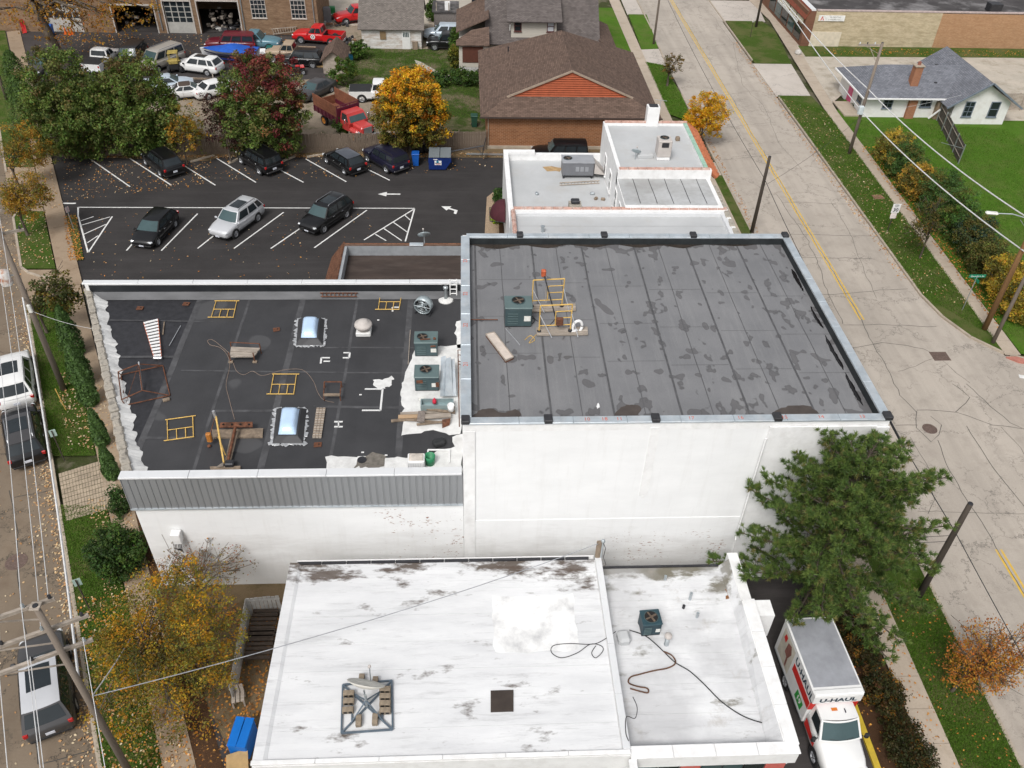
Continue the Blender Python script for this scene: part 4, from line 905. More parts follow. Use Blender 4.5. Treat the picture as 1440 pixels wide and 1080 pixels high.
# ------------------------------------------------------------------ workshop at the top left with bay doors
wb = thing('brick_workshop', 'old brown brick workshop with roller doors and open bays', 'building', (-35,100.3,0), world=True)
m_oldbrick = brick_mat('old_brown_brick', (.27,.165,.095), (.165,.095,.055), (.3,.23,.16), 0, blotch=(.13,.075,.045), bump=.6)
bays = [(-46.5,-42.9,2.9,'grey'),(-39.2,-34.6,3.0,'open'),(-33.5,-30.5,3.5,'glazed'),(-29.8,-25.3,3.55,'open2')]
x = -53.0; WY = 100.4
for b0, b1, h_, k in bays+[(-16.6,-16.6,0,'')]:
    MB().box(x,b0,WY,WY+.5,-.1,6.5).build('wall', m_oldbrick, wb)
    if k: MB().box(b0,b1,WY+.02,WY+.5,h_,6.5).build('lintel_wall', m_oldbrick, wb)
    x = b1
MB().box(-53,-16.6,WY+9,WY+9.4,-.1,6.5).box(-17.0,-16.6,WY+.5,WY+9,-.1,6.5).box(-53,-52.6,WY+.5,WY+9,-.1,6.5).build('back_wall', m_oldbrick, wb)
MB().box(-53,-16.6,WY+.05,WY+9.4,6.5,6.7).build('roof_deck', m_tarroof, wb); MB().box(-53,-16.6,WY+.5,WY+9,-.08,.05).build('shop_floor', m_oldlot, wb)
def bay_door(b0, b1, h_, rows, cols, glass):
    d = MB().box(b0+.05,b1-.05,WY+.15,WY+.22,.05,h_-.02).build('bay_door', M('door_grey',(.42,.41,.38),.7,.15,2), wb)
    cw = (b1-b0-.1)/cols; rh = (h_-.1)/rows
    for i in range(cols):
        for j in range(rows):
            if (j, 0) in glass or (j, 1) in glass:
                MB().box(b0+.05+cw*i+.06,b0+.05+cw*(i+1)-.06,WY+.13,WY+.148,.08+rh*j+.05,.08+rh*(j+1)-.05).build('pane', m_glass, d)
bay_door(-46.5,-42.9,2.9,4,5,[(2,0)]); bay_door(-33.5,-30.5,3.5,6,4,[(2,0),(3,0),(4,0),(5,0)])
for b0, b1, h_, k in bays: MB().box(b0-.12,b0,WY-.06,WY,0,h_).box(b1,b1+.12,WY-.06,WY,0,h_).box(b0-.12,b1+.12,WY-.06,WY,h_,h_+.15).build('door_frame', M('pale_frame',(.5,.46,.42),.7), wb)
for a in (-23.9,-19.5): window(wb, (a,WY,1.85), (1,0,0), 1.65, 2.4, .1, M('pale_frame',(.5,.46,.42),.7), (4,5), .05, None, .06)
for xx in (-34.05,-24.9,-17.0): MB().tube([(xx,WY-.1,6.4),(xx,WY-.1,.4)], .06).build('downpipe', m_steel, wb)
mb = MB()
for k in range(60):
    b = bays[1] if k % 3 == 0 else bays[3]; xx = rnd.uniform(b[0]+.2, b[0]+2.2 if k % 2 else b[1]-.3); zz = rnd.uniform(.1,1.9); s_ = rnd.uniform(.15,.5)
    mb.cbox((xx,WY+rnd.uniform(1,3.5),zz),(s_,s_*rnd.uniform(.5,1.3),s_*rnd.uniform(.4,1.2)),.03,rnd.uniform(0,3))
cl = struct(mb.build('stored_clutter', M('clutter', (.22,.19,.16), .7, .9, 2.5)), 'stuff'); cl['label'] = 'heap of stored parts inside the open workshop bays'; cl['category'] = 'clutter'

# ------------------------------------------------------------------ small white garage, grey house, sheds
wg = thing('white_garage', 'small white block garage with peeling paint and a grey shingle roof', 'garage', (-8.1,96.3,0), world=True)
m_peel = brick_mat('peeling_block', (.66,.65,.63), (.70,.69,.67), (.60,.59,.57), 0, False, .4, .2, (.36,.27,.2), .3, .7)
MB().box(-11.4,-4.9,96.3,103,-.1,2.3).build('wall', m_peel, wg)
m_taupe = shingle_mat('taupe_shingle', (.165,.145,.13), .25, .15, .3)
roofplane(wg, [(-11.75,95.9,2.2),(-4.55,95.9,2.2),(-4.55,99.6,4.5),(-11.75,99.6,4.5)], m_taupe, (1,0,0), (0,1,.6), .1); roofplane(wg, [(-11.75,99.6,4.5),(-4.55,99.6,4.5),(-4.55,103.4,2.2),(-11.75,103.4,2.2)], m_taupe, (1,0,0), (0,-1,.6), .1)
MB().add([(-11.4,96.4,2.3),(-11.4,103,2.3),(-11.4,99.6,4.4),(-4.9,96.4,2.3),(-4.9,103,2.3),(-4.9,99.6,4.4)], [(0,2,1),(3,4,5)]).build('gable', m_peel, wg)
MB().box(-9.4,-8.75,96.22,96.3,1.05,1.9).build('window', M('boarded_window',(.22,.15,.08),.8), wg)
dd = MB().box(-7.0,-6.1,96.2,96.3,0,2.05).build('door', M('white_door',(.68,.68,.66),.5,.05), wg)
for k in range(4): MB().box(-6.88+k*.17,-6.76+k*.17,96.19,96.2,1.35,1.85).build('pane', m_glassteal, dd)
MB().box(-5.9,-5.3,96.0,96.25,0,.9).build('leaning_board', m_wood, wg)

gh = thing('grey_house', 'tall cream house with grey shingle roof, dormer and brown porch roof', 'house', (6,93,0), world=True)
m_cwall = M('cream_siding', (.50,.47,.41), .75, .08, 2, stretch=(.2,.2,6))
m_greyroof = shingle_mat('brown_grey_shingle', (.125,.108,.102), .25, .15, .3)
MB().box(2.3,13.6,90.4,104,-.1,3.1).build('wall', m_cwall, gh)
MB().add([(2.35,90.5,3.0),(2.35,104,3.0),(2.35,97,8.3),(13.5,90.5,3.0),(13.5,104,3.0),(13.5,97,8.3)], [(0,2,1),(3,4,5)]).build('gable', m_cwall, gh)
roofplane(gh, [(2.0,89.9,2.8),(14.0,89.9,2.8),(14.0,97,8.6),(2.0,97,8.6)], m_greyroof, (1,0,0), (0,1,.8), .12); roofplane(gh, [(2.0,97,8.6),(14.0,97,8.6),(14.0,104.4,2.8),(2.0,104.4,2.8)], m_greyroof, (1,0,0), (0,-1,.8), .12)
dm = MB().box(4.7,9.4,90.55,97,3.0,5.3).build('dormer', m_cwall, gh)
roofplane(gh, [(4.2,89.9,5.1),(9.9,89.9,5.1),(9.9,96.5,8.05),(4.2,96.5,8.05)], m_greyroof, (1,0,0), (0,1,.4), .12, 'dormer_roof', dm)
m_maroon = M('maroon_frame',(.10,.035,.03),.6)
window(gh, (5.0,90.53,3.95), (1,0,0), .75, 1.1, .1, m_maroon, (1,2), .05); window(gh, (8.4,90.53,3.95), (1,0,0), .75, 1.1, .1, m_maroon, (1,2), .05, M('curtain_glass',(.55,.57,.6),.2))
window(gh, (3.4,90.38,1.2), (1,0,0), .9, 1.1, .1, m_white, (1,2), .05); window(gh, (5.6,90.38,1.2), (1,0,0), .9, 1.1, .1, m_white, (1,2), .05)
MB().tube([(4.6,91.2,3.6),(4.6,91.2,4.4)], .06).build('vent_pipe', m_white, gh)
pch = MB().box(-.7,2.3,88.3,97.5,1.0,3.3).build('porch', m_cwall, gh)
MB().box(-.7,2.3,88.32,97.5,-.1,1.0).build('porch_base', brick_mat('white_block',(.6,.59,.57),(.5,.49,.47),(.3,.29,.28),0,False,.4,.2), pch)
MB().box(-.35,1.75,88.24,88.3,1.5,3.1).build('screen', M('brown_screen',(.10,.035,.022),.7), pch)
roofplane(gh, [(-1.0,87.9,3.35),(2.4,87.9,3.35),(2.4,90.5,4.4),(.6,90.0,4.2),(-1.0,88.6,3.6)], m_brown, (1,0,0), (0,1,.4), .1, 'porch_roof', pch)
roofplane(gh, [(-1.0,90.2,3.9),(2.4,90.7,5.2),(2.4,97.7,5.6),(-1.0,97.7,3.9)], m_brown, (0,1,0), (1,0,.4), .1, 'porch_roof', pch)
MB().box(-.7,2.3,97.5,104,-.1,6.4).build('back_wing', m_cwall, gh); window(gh, (.6,97.48,4.6), (1,0,0), .8, 1.3, .1, M('tan_frame',(.5,.44,.36),.7), (1,2), .05)
MB().box(-.9,2.4,97.2,104,6.4,6.6).build('back_roof', m_brown, gh)
MB().box(14.05,15.3,90,97.6,-.1,2.6).build('side_bay', m_cwall, gh); roofplane(gh, [(13.9,89.8,3.3),(15.8,89.8,2.5),(15.8,97.8,2.5),(13.9,97.8,3.3)], m_brown, (0,1,0), (-1,0,.4), .1, 'side_roof')
ds = thing('shingle_shed', 'small dark grey shed behind the parked cars with a flat deck roof', 'shed', (-2.2,101,0), world=True)
MB().box(-3.6,-.8,101,104.5,-.1,2.6).build('wall', M('grey_shake',(.17,.15,.14),.9,.35,8), ds); MB().box(-3.8,-.75,100.8,104.7,2.6,2.75).build('roof', m_tarroof, ds)
for xx in (-3.3,-1.9): MB().bar((xx,101,2.75),(xx,101,3.6),.1,.1).build('rail_post', m_woodgrey, ds)
MB().box(-2.35,-1.75,101.1,101.3,2.76,3.7).build('chimney_pipe', m_white, ds)
os_ = thing('gable_shed', 'little brown roofed wooden shed beside the rear junk yard', 'shed', (-13.4,90.5,0), world=True)
MB().box(-14.7,-12.5,88.6,92.5,-.1,1.5).add([(-14.7,88.6,1.5),(-12.5,88.6,1.5),(-13.6,88.6,2.3)],[(0,1,2)]).build('wall', m_woodgrey, os_)
roofplane(os_, [(-14.95,88.3,1.35),(-13.6,88.3,2.45),(-13.6,92.8,2.45),(-14.95,92.8,1.35)], m_brown, (0,1,0), (1,0,.8), .06); roofplane(os_, [(-13.6,88.3,2.45),(-12.25,88.3,1.35),(-12.25,92.8,1.35),(-13.6,92.8,2.45)], m_brown, (0,1,0), (-1,0,.8), .06)
# long board fence behind the parking lot
lf = thing('board_fence', 'long weathered brown board fence behind the parking lot', 'fence', (-17,70,0), world=True)
fa, fb = Vector((-36,68.95,0)), Vector((1.7,70.75,0)); n = 250; m_fence = M('fence_boards', (.155,.118,.088), .9, .45, 2.2, dirt=(.07,.055,.042), dirt_amt=.6, stretch=(1,1,.15))
base = MB().cbox((0,0,.9),(.135,.03,1.75),.006).mesh('board'); base.materials.append(m_fence); ang = math.atan2(fb.y-fa.y, fb.x-fa.x)
for i in range(n):
    p = fa.lerp(fb, (i+.5)/n)-lf.location; place('board', base, None, lf, (p.x,p.y+rnd.uniform(-.012,.012),rnd.uniform(-.06,.05)), (rnd.uniform(-.02,.02),rnd.uniform(-.012,.012),ang))
for z in (.4,1.5): MB().bar(fa+Vector((0,.05,z)), fb+Vector((0,.05,z)), .05, .09).build('rail', m_wood, lf)
for i in range(17): p = fa.lerp(fb, i/16); MB().cbox((p.x,p.y+.1,.95),(.1,.1,1.9),.01).build('post', m_wood, lf)
# ------------------------------------------------------------------ things on the roofs
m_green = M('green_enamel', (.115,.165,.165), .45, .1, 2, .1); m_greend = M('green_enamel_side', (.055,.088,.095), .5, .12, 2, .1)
m_yellow = M('yellow_tube', (.62,.40,.11), .5, .2, 5); m_fan = M('fan_void', (.012,.010,.009), .6)
m_blade = M('fan_blade', (.16,.12,.09), .5, .3, 5, .4); m_beige = M('beige_enamel', (.50,.46,.43), .55, .08, 2)
m_black = M('black_plastic', (.02,.02,.022), .6); m_red = M('red_plastic', (.55,.03,.06), .5); m_label = M('paper_label', (.68,.68,.64), .7)
def fan_top(root, c, r, mat_in=m_fan, blades=4):
    f = MB().lathe([(r*1.06,-.01),(r*1.06,.025),(r*.97,.03),(r*.94,.004)], c, 24).build('fan_ring', m_greend, root)
    MB().lathe([(r*.95,.0),(r*.95,.006)], c, 24).build('fan_opening', mat_in, f)
    b = MB()
    for k in range(blades):
        a = k*2*math.pi/blades+.4; p = Vector(c)+Vector((math.cos(a)*r*.5,math.sin(a)*r*.5,.012)); b.cbox(p,(r*.75,r*.3,.012),.004,a,.25)
    b.lathe([(r*.18,.004),(r*.18,.04)], c, 10)
    b.build('fan_blade', m_blade, f)
def condenser(name, label, c, sx, sy, h, rz=0, fan=(0,0,.3), mt=None, ms=None, group=None):
    o = thing(name, label, 'air conditioner', c, rz, group)
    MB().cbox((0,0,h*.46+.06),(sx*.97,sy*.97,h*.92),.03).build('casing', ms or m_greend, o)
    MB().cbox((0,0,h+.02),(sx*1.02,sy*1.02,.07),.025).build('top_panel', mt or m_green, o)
    fan_top(o, (fan[0],fan[1],h+.062), fan[2])
    for i in (-1,1): MB().box(-sx*.48,sx*.48,i*sy*.38-.05,i*sy*.38+.05,0,.06).build('rail', m_darkmetal, o)
    sl_ = MB()
    for k in range(5): sl_.box(-sx*.40,-sx*.02,-sy*.486-.012,-sy*.48,h*.2+k*h*.13,h*.2+k*h*.13+.03)
    sl_.build('louvre', m_green, o)
    MB().box(sx*.2,sx*.44,-sy*.486-.008,-sy*.48,h*.35,h*.62).build('rating_label', m_label, o)
    return o
def rod(name, mat, root, a, b, r=.03, n=6): return MB().tube([a,b], r, n).build(name, mat, root)
# yellow scaffold frames lying on the black roof
def flat_frame(label, tl, tr, br, bl, horns=.12, z=LD):
    a, b, c, d = [P(*q, z+.06) for q in (tl,tr,br,bl)]; o = thing('scaffold_frame', label, 'scaffold frame', ((a+c)/2)-Vector((0,0,.06)), 0, 'yellow scaffold frames lying on the black roof', True)
    e = (b-a)*horns; rod('rail', m_yellow, o, a-e*.6, b+e, .024); e2 = (c-d)*horns; rod('rail', m_yellow, o, d-e2*1.3, c+e2*.2, .024)
    rod('post', m_yellow, o, a, d, .022); rod('post', m_yellow, o, b, c, .022); m0, m1 = a.lerp(d,.52), b.lerp(c,.52); rod('crossbar', m_yellow, o, m0, m1, .02)
    for t_ in (.35,.7): rod('stile', m_yellow, o, m0.lerp(m1,t_), d.lerp(c,t_), .022)
flat_frame('yellow scaffold frame lying near the back parapet, beside the ladder', (304,423),(333,423),(328,446),(297,446))
flat_frame('yellow scaffold frame lying nearest the round drum fan', (535,413),(565,413),(561,435),(532,435))
flat_frame('yellow scaffold frame lying above the lower skylight', (385,526),(417,526),(413,554),(380,554))
flat_frame('yellow scaffold frame lying tilted at the front left of the black roof', (235,590),(271,585),(272,614),(236,619))
# step ladder
a, b, c, d = P(202,454,LD+.12), P(222,449,LD+.12), P(227,503,LD+.12), P(217,504,LD+.12)
o = thing('step_ladder', 'folded aluminium step ladder with orange rails on the black roof', 'ladder', (a+c)/2-Vector((0,0,.12)), 0, None, True)
m_orange_r = M('orange_fibreglass', (.52,.17,.10), .5); m_alu = M('aluminium', (.62,.63,.65), .35, .1, 4, .6)
MB().bar(a,d,.035,.08).build('rail', m_orange_r, o); MB().bar(b,c,.035,.08).build('rail', m_orange_r, o)
for k in range(12): t_ = (k+.3)/12; MB().bar(a.lerp(d,t_)+Vector((0,0,.03)), b.lerp(c,t_)+Vector((0,0,.03)), .14, .04).build('rung', m_white, o)
MB().cbox((c+d)/2+Vector((0,0,.02)), (.4,.14,.1), .02).build('top_cap', m_alu, o)
# rusty cage frame
o = thing('rusty_cage_frame', 'rusty angle iron cage frame lying by the west edge', 'steel frame', P(203,540,LD), 0, None, True)
q = [P(176,570,LD+.04), P(239,556,LD+.04), P(229,514,LD+.04), P(170,527,LD+.04)]; q2 = [P(171,562,LD+.3), P(200,549,LD+.55), P(195,512,LD+.55), P(166,523,LD+.3)]
for Q in (q, q2):
    for i in range(4): rod('bar', m_rust, o, Q[i], Q[(i+1)%4], .03, 5)
for i in range(4): rod('bar', m_rust, o, q[i], q2[i], .025, 5)
rod('brace', m_rust, o, q[0], q2[2], .012, 5); rod('silver_pole', m_alu, o, P(195,509,LD+.6), P(200,549,LD+.1), .035)
MB().cbox(P(234,562,LD+.06),(.32,.16,.12),.02,.4).build('wood_block', m_wood, o)
# plank trestle
o = thing('plank_trestle', 'rusty trestle loaded with weathered planks in the middle of the black roof', 'trestle', P(345,500,LD), 0, None, True)
tl, tr, br, bl = P(325,487,LD+.35), P(366,489,LD+.35), P(357,502,LD+.35), P(323,502,LD+.35)
for k in range(4):
    t0, t1 = k/4+.02, (k+1)/4-.02; z = Vector((0,0,.02*(k % 2)))
    MB().slab([tl.lerp(bl,t0)+z, tr.lerp(br,t0)+z, tr.lerp(br,t1)+z, tl.lerp(bl,t1)+z], .06).build('plank', m_woodgrey, o)
for p_ in (tl,tr,br,bl): rod('leg', m_rust, o, p_+Vector((0,0,.25)), Vector((p_.x,p_.y,LD)), .03, 5)
rod('rail', m_rust, o, tl+Vector((0,0,.25)), tr+Vector((0,0,.25)), .025, 5)
for p_ in (bl, br): MB().cbox(Vector((p_.x,p_.y,LD+.05)),(.22,.14,.1),.02).build('foot_block', m_wood, o)
# roof hoist
o = thing('roof_hoist', 'rusty roof hoist with a plate head and yellow boom at the front edge', 'hoist', P(318,655,LD), 0, None, True)
MB().slab([P(298,604,LD+.1),P(370,602,LD+.1),P(369,614,LD+.1),P(299,615,LD+.1)], .09).build('counter_plank', m_wood, o)
pl = MB().slab([P(310,594,LD+.42),P(355,593,LD+.42),P(355,600,LD+.36),P(308,601,LD+.36)], .06).build('head_plate', m_rust, o)
for k in range(4): MB().lathe([(.045,.0),(.045,.03)], P(314+k*12,597,LD+.41), 8).build('bolt_hole', m_fan, pl)
rod('mast', m_rust, o, P(331,600,LD+.45), P(320,651,LD+.2), .07); rod('mast_channel', m_wood, o, P(333,607,LD+.3), P(322,651,LD+.15), .06, 4); rod('mast_channel', m_wood, o, P(328,606,LD+.3), P(317,651,LD+.15), .06, 4)
top = P(300,578,LD+1.6); rod('boom', m_yellow, o, top+Vector((.05,0,-.3)), P(315,652,LD+.2), .04); rod('boom_tip', m_alu, o, top, top-Vector((-.03,.0,.5)), .06)
rod('pendant_rope', m_rust, o, top-Vector((0,0,.35)), P(295,612,LD+.6), .02, 5); MB().cbox(P(294,615,LD+.5),(.22,.18,.5),.04).build('pulley_block', M('orange_block',(.45,.17,.03),.6), o)
MB().lathe([(.07,-.04),(.09,0),(.07,.04)], P(294,627,LD+.08), 10).build('hook', m_rust, o)
rod('strut', m_yellow, o, P(307,614,LD+.5), P(317,640,LD+.3), .025); MB().slab([P(295,656,LD+.14),P(338,655,LD+.14),P(338,661,LD+.1),P(296,662,LD+.1)], .08).build('base_plank', m_wood, o)
MB().cbox(P(323,652,LD+.2),(.4,.3,.25),.05).build('winch', m_darkmetal, o); MB().slab([P(304,657,LD+.3),P(314,650,LD+.3),P(314,656,LD+.16)], .03).build('gusset', m_woodgrey, o)
# ropes and cables on the roofs
def rope(label, pts, r, mat, z, cat='rope', name='rope', loop=()):
    q = [P(u, v, z+r) for u, v in pts]; s_ = []
    for i in range(len(q)-1):
        p0, p1, p2, p3 = q[max(i-1,0)], q[i], q[i+1], q[min(i+2,len(q)-1)]
        for k in range(6):
            t = k/6; s_.append(.5*((2*p1)+(p2-p0)*t+(2*p0-5*p1+4*p2-p3)*t*t+(3*p1-p0-3*p2+p3)*t**3))
    s_.append(q[-1]); return tag(MB().tube(s_, r, 5).build(name, mat), label, cat)
m_rope = M('tan_rope', (.24,.18,.145), .9, .25, 8)
rope('tan rope trailing from the trestle to the roof hoist', [(323,497),(310,486),(299,478),(292,479),(296,485),(310,489),(320,500),(323,515),(318,540),(322,560),(330,590)], .013, m_rope, LD)
rope('brown extension cord wandering across the middle of the black roof', [(328,510),(333,522),(343,527),(355,522),(368,528),(385,524),(400,520),(425,520),(440,535),(447,552),(455,562),(470,566)], .011, m_rope, LD, 'cord', 'extension_cord')
# skylights
def skylight(label, u0, v0, u1, v1, sk):
    a, b, c, d = P(u0+sk,v0,LD+.35), P(u1+sk,v0,LD+.35), P(u1,v1,LD+.35), P(u0,v1,LD+.35); cc = (a+c)/2
    o = thing('skylight', label, 'skylight', (cc.x,cc.y,LD), 0, 'domed skylights on the black roof', True)
    g = lambda p, k, z: Vector((cc.x+(p.x-cc.x)*k[0], cc.y+(p.y-cc.y)*k[1], z))
    Q = (a,b,c,d); outer = [g(p,(1.75,1.35),LD+.03) for p in Q]; mid = [g(p,(1.18,1.1),LD+.3) for p in Q]
    MB().add(outer+mid, [(0,1,5,4),(1,2,6,5),(2,3,7,6),(3,0,4,7),(4,5,6,7)]).build('curb', m_epdm, o)
    for i in range(4):
        L = (outer[(i+1)%4]-outer[i]).length; n = max(4,int(L/.16)); mb = MB()
        for k in range(n):
            p = outer[i].lerp(outer[(i+1)%4], (k+.5)/n); mb.cbox(p+Vector((rnd.uniform(-.06,.06),rnd.uniform(-.06,.06),.0)), (rnd.uniform(.14,.3),rnd.uniform(.1,.24),.03), .01, rnd.uniform(0,3), rnd.uniform(-.15,.15))
        mb.build('flashing', m_silver, o)
    def dome(s, t):
        p = a.lerp(b,s).lerp(d.lerp(c,s),t); return (p.x,p.y,LD+.31+.32*(1-(2*s-1)**4)**.5*(1-(2*t-1)**4)**.5)
    MB().grid(dome, 10, 12).build('dome', M('acrylic_dome', (.50,.66,.86), .12, .12, 1.2, 0, .6), o, True)
skylight('domed skylight nearer the back parapet, level with the mushroom vent', 423, 447, 445, 474, 3)
skylight('domed skylight nearer the front edge, next to a plank', 391, 574, 416, 610, 5)
# vents
o = thing('mushroom_vent', 'white mushroom roof vent on a square base', 'vent', P(512,468,LD)); MB().cbox((0,0,.12),(.75,.75,.24),.04).build('base', m_whitecoat, o)
MB().lathe([(.30,.24),(.30,.4),(.42,.42),(.46,.5),(.42,.62),(.30,.66),(.28,.72),(.16,.8),(.001,.82)],(0,0,0),20).build('cap', m_beige, o, True)
o = thing('vent_pipe', 'tall grey vent pipe on a white sealed ring near the back parapet', 'vent pipe', P(627,422,LD)); MB().lathe([(.09,0),(.09,.75),(.13,.76),(.13,.86),(.001,.9)],(0,0,0),12).build('pipe', m_steel, o, True); MB().lathe([(.42,.0),(.36,.05),(.12,.12)],(0,0,0),18).build('seal', m_whitecoat, o, True)
# drum fan
c = P(596,440,LD); o = thing('drum_fan', 'large grey drum fan standing on the black roof', 'fan', c, R(-20)); m_drum = M('fan_drum',(.40,.46,.48),.4,.1,2,.4)
MB().lathe([(.44,-.2),(.47,-.2),(.47,.2),(.44,.2),(.44,-.2)],(0,0,.52),28,'y',False).build('drum', m_drum, o, True)
MB().lathe([(.43,.05),(.43,.06)],(0,0,.52),24,'y').build('back_guard', m_fan, o)
mb = MB()
for k in range(4): a_ = k*math.pi/2+.5; mb.cbox((math.cos(a_)*.22,-.02,.52+math.sin(a_)*.22),(.36,.03,.15),.01,0,.4,-a_)
mb.build('blade', m_drum, o); mb = MB()
for r_ in (.15,.28,.42): mb.tube([(r_*math.cos(t*.3),-.2,.52+r_*math.sin(t*.3)) for t in range(22)], .008, 4)
for k in range(6): a_ = k*math.pi/3; mb.tube([(0,-.205,.52),(.44*math.cos(a_),-.205,.52+.44*math.sin(a_))], .008, 4)
mb.build('front_guard', m_steel, o)
for sx in (-1,1): MB().bar((sx*.4,-.22,.04),(sx*.4,.22,.04),.07,.07).build('skid', m_darkmetal, o); 
for sx in (-1,1): MB().bar((sx*.40,0,.05),(sx*.40,0,.35),.05,.05).build('leg', m_darkmetal, o)
# white sealed areas (ragged sheets)
def ragged(name, label, pts, z, mat, jit=.06, sub=.22, cat='patch', parent=None, seed=1, th=.012):
    r = random.Random(seed); q = [P(u,v,z) for u,v in pts]; poly = []
    for a, b in zip(q, q[1:]+q[:1]):
        n = max(1,int((b-a).length/sub))
        for k in range(n): p = a.lerp(b,k/n); poly.append((p.x+r.gauss(0,jit),p.y+r.gauss(0,jit)))
    o = MB().prism(poly, z, z+th).build(name, mat, parent)
    return o
L_ = bpy.data.objects
ragged('sealant_patch', '', [(584,488),(605,487),(648,486),(650,610),(632,612),(610,605),(566,612),(566,570),(564,540),(572,520),(580,500)], LD, m_whitecoat, .05, .25, parent=lb)
ragged('sealant_patch', '', [(640,452),(651,450),(652,490),(644,490)], LD, m_whitecoat, .03, .25, parent=lb, seed=2)
ragged('sealant_patch', '', [(636,616),(651,610),(651,660),(456,660),(458,643),(500,641),(560,645),(600,640),(640,628)], LD+.001, m_whitecoat, .05, .25, parent=lb, seed=3)
ragged('sealant_splash', '', [(524,535),(553,531),(550,543),(530,547)], LD+.002, m_whitecoat, .07, .12, parent=lb, seed=4)
ragged('grime_patch', '', [(505,644),(522,636),(543,640),(540,655),(520,660),(498,657)], LD+.016, M('silt',(.16,.145,.125),.95,.3,6), .05, .15, parent=lb, seed=5)
MB().lathe([(.2,0),(.2,.03),(.13,.035)], P(509,647,LD+.02), 16).build('roof_drain', m_darkmetal, lb)
m_ptape = M('white_tape',(.68,.68,.67),.6,.05)
def tape(pts, w_=.09):
    for a, b in zip(pts, pts[1:]): MB().bar(P(*a,LD+.012), P(*b,LD+.012), w_, .012).build('marking_tape', m_ptape, lb)
tape([(464,503),(452,503),(451,511)]); tape([(464,508),(455,508)]); tape([(483,496),(492,496),(491,503),(482,503)]); tape([(470,593),(482,593)]); tape([(470,600),(482,600)]); tape([(476,593),(476,600)], .06)
tape([(513,547),(538,547),(535,577),(509,577)]); tape([(552,432),(562,432)]); tape([(552,438),(552,432)])
for k, (u, v) in enumerate(((532,450),(510,636),(543,640),(507,555))): MB().cbox(P(u,v,LD+.02),(.12,.08,.03),.01).build('paint_blob', m_ptape, lb)
# loose pieces
for u, v, w_ in ((197,434,'near the west end of the back parapet'),(262,428,'between the ladder and a yellow frame'),(389,464,'left of the upper skylight'),(447,626,'below the plank by the lower skylight')):
    o = thing('rusty_plate', 'small rusty square plate '+w_, 'plate', P(u,v,LD), rnd.uniform(-.2,.3), 'small rusty plates on the black roof')
    MB().cbox((0,0,.03),(.34,.28,.05),.01).build('plate', m_rust, o); MB().lathe([(.04,.05),(.04,.07)],(.05,0,0),8).build('hole', m_fan, o)
o = thing('plank_bridge', 'long grey scaffold plank beside the lower skylight', 'plank', P(447,595,LD), 0, None, True)
tl, tr, br, bl = P(445,573,LD+.1), P(458,573,LD+.1), P(452,615,LD+.1), P(439,615,LD+.1)
for k in range(3): MB().slab([tl.lerp(tr,k/3+.02),tl.lerp(tr,(k+1)/3-.02),bl.lerp(br,(k+1)/3-.02),bl.lerp(br,k/3+.02)], .06).build('board', m_woodgrey, o)
for k in range(12): t_ = (k+.5)/12; MB().bar(tl.lerp(bl,t_)+Vector((0,0,.01)), tr.lerp(br,t_)+Vector((0,0,.01)), .03, .02).build('cleat', m_wood, o)
o = thing('rusty_stool_frame', 'small rusty square frame right of the middle yellow frame', 'steel frame', P(467,548,LD), 0, None, True)
q = [P(456,537,LD+.35),P(480,537,LD+.35),P(478,556,LD+.35),P(455,556,LD+.35)]
for i in range(4): rod('bar', m_rust, o, q[i], q[(i+1)%4], .03, 5); rod('leg', m_rust, o, q[i], q[i]-Vector((0,0,.33)), .025, 5)
MB().slab([q[3]+Vector((0,.1,.04)),q[2]+Vector((0,.1,.04)),q[2]+Vector((0,-.05,.04)),q[3]+Vector((0,-.05,.04))], .05).build('board', m_wood, o)
for u0, v0, u1, v1, nm, mt, lb_ in ((231,463,229,469+0,'timber_offcut',m_wood,'short timber offcut right of the step ladder'),(254,458,238,486,'metal_rod',m_alu,'thin bent metal rod lying right of the ladder'),(577,464,574,512,'thin_batten',m_woodgrey,'thin grey batten lying left of the upper green condenser')):
    if nm == 'timber_offcut': u0, v0, u1, v1 = 231, 453, 229, 470
    tag(MB().tube([P(u0,v0,LD+.04),P(u1,v1,LD+.04)], .035 if nm == 'timber_offcut' else .02, 5).build(nm, mt), lb_, nm.split('_')[1])
o = thing('roof_ladder', 'short dark ladder lying along the back parapet', 'ladder', P(475,415,LD+.1), 0, None, True)
a, b, c, d = P(450,412,LD+.3), P(503,412,LD+.3), P(502,417,LD+.22), P(451,417,LD+.22)
rod('rail', m_rust, o, a, b, .03); rod('rail', m_rust, o, d, c, .03)
for k in range(9): rod('rung', m_rust, o, a.lerp(b,(k+.5)/9), d.lerp(c,(k+.5)/9), .02)
o = thing('hatch_ladder', 'small white rung ladder fixed in the corner by the tall wall', 'ladder', P(643,412,LD), 0, None, True)
for x in (-.95,-.6): rod('rail', m_white, o, (x,38.3,LD), (x,38.3,LZ+.35), .04)
for k in range(4): rod('rung', m_white, o, (-.95,38.3,LD+.25+k*.28), (-.6,38.3,LD+.25+k*.28), .03)
condenser('condenser_unit', 'upper of the two green condensers by the tall wall', P(600,494,LD), 1.15, .95, .85, 0, (-.18,.02,.26), group='green condensers on the roofs')
condenser('condenser_unit', 'lower of the two green condensers, with bent ducts beside it', P(601,542,LD), 1.15, .95, .85, 0, (-.05,.1,.28), group='green condensers on the roofs')
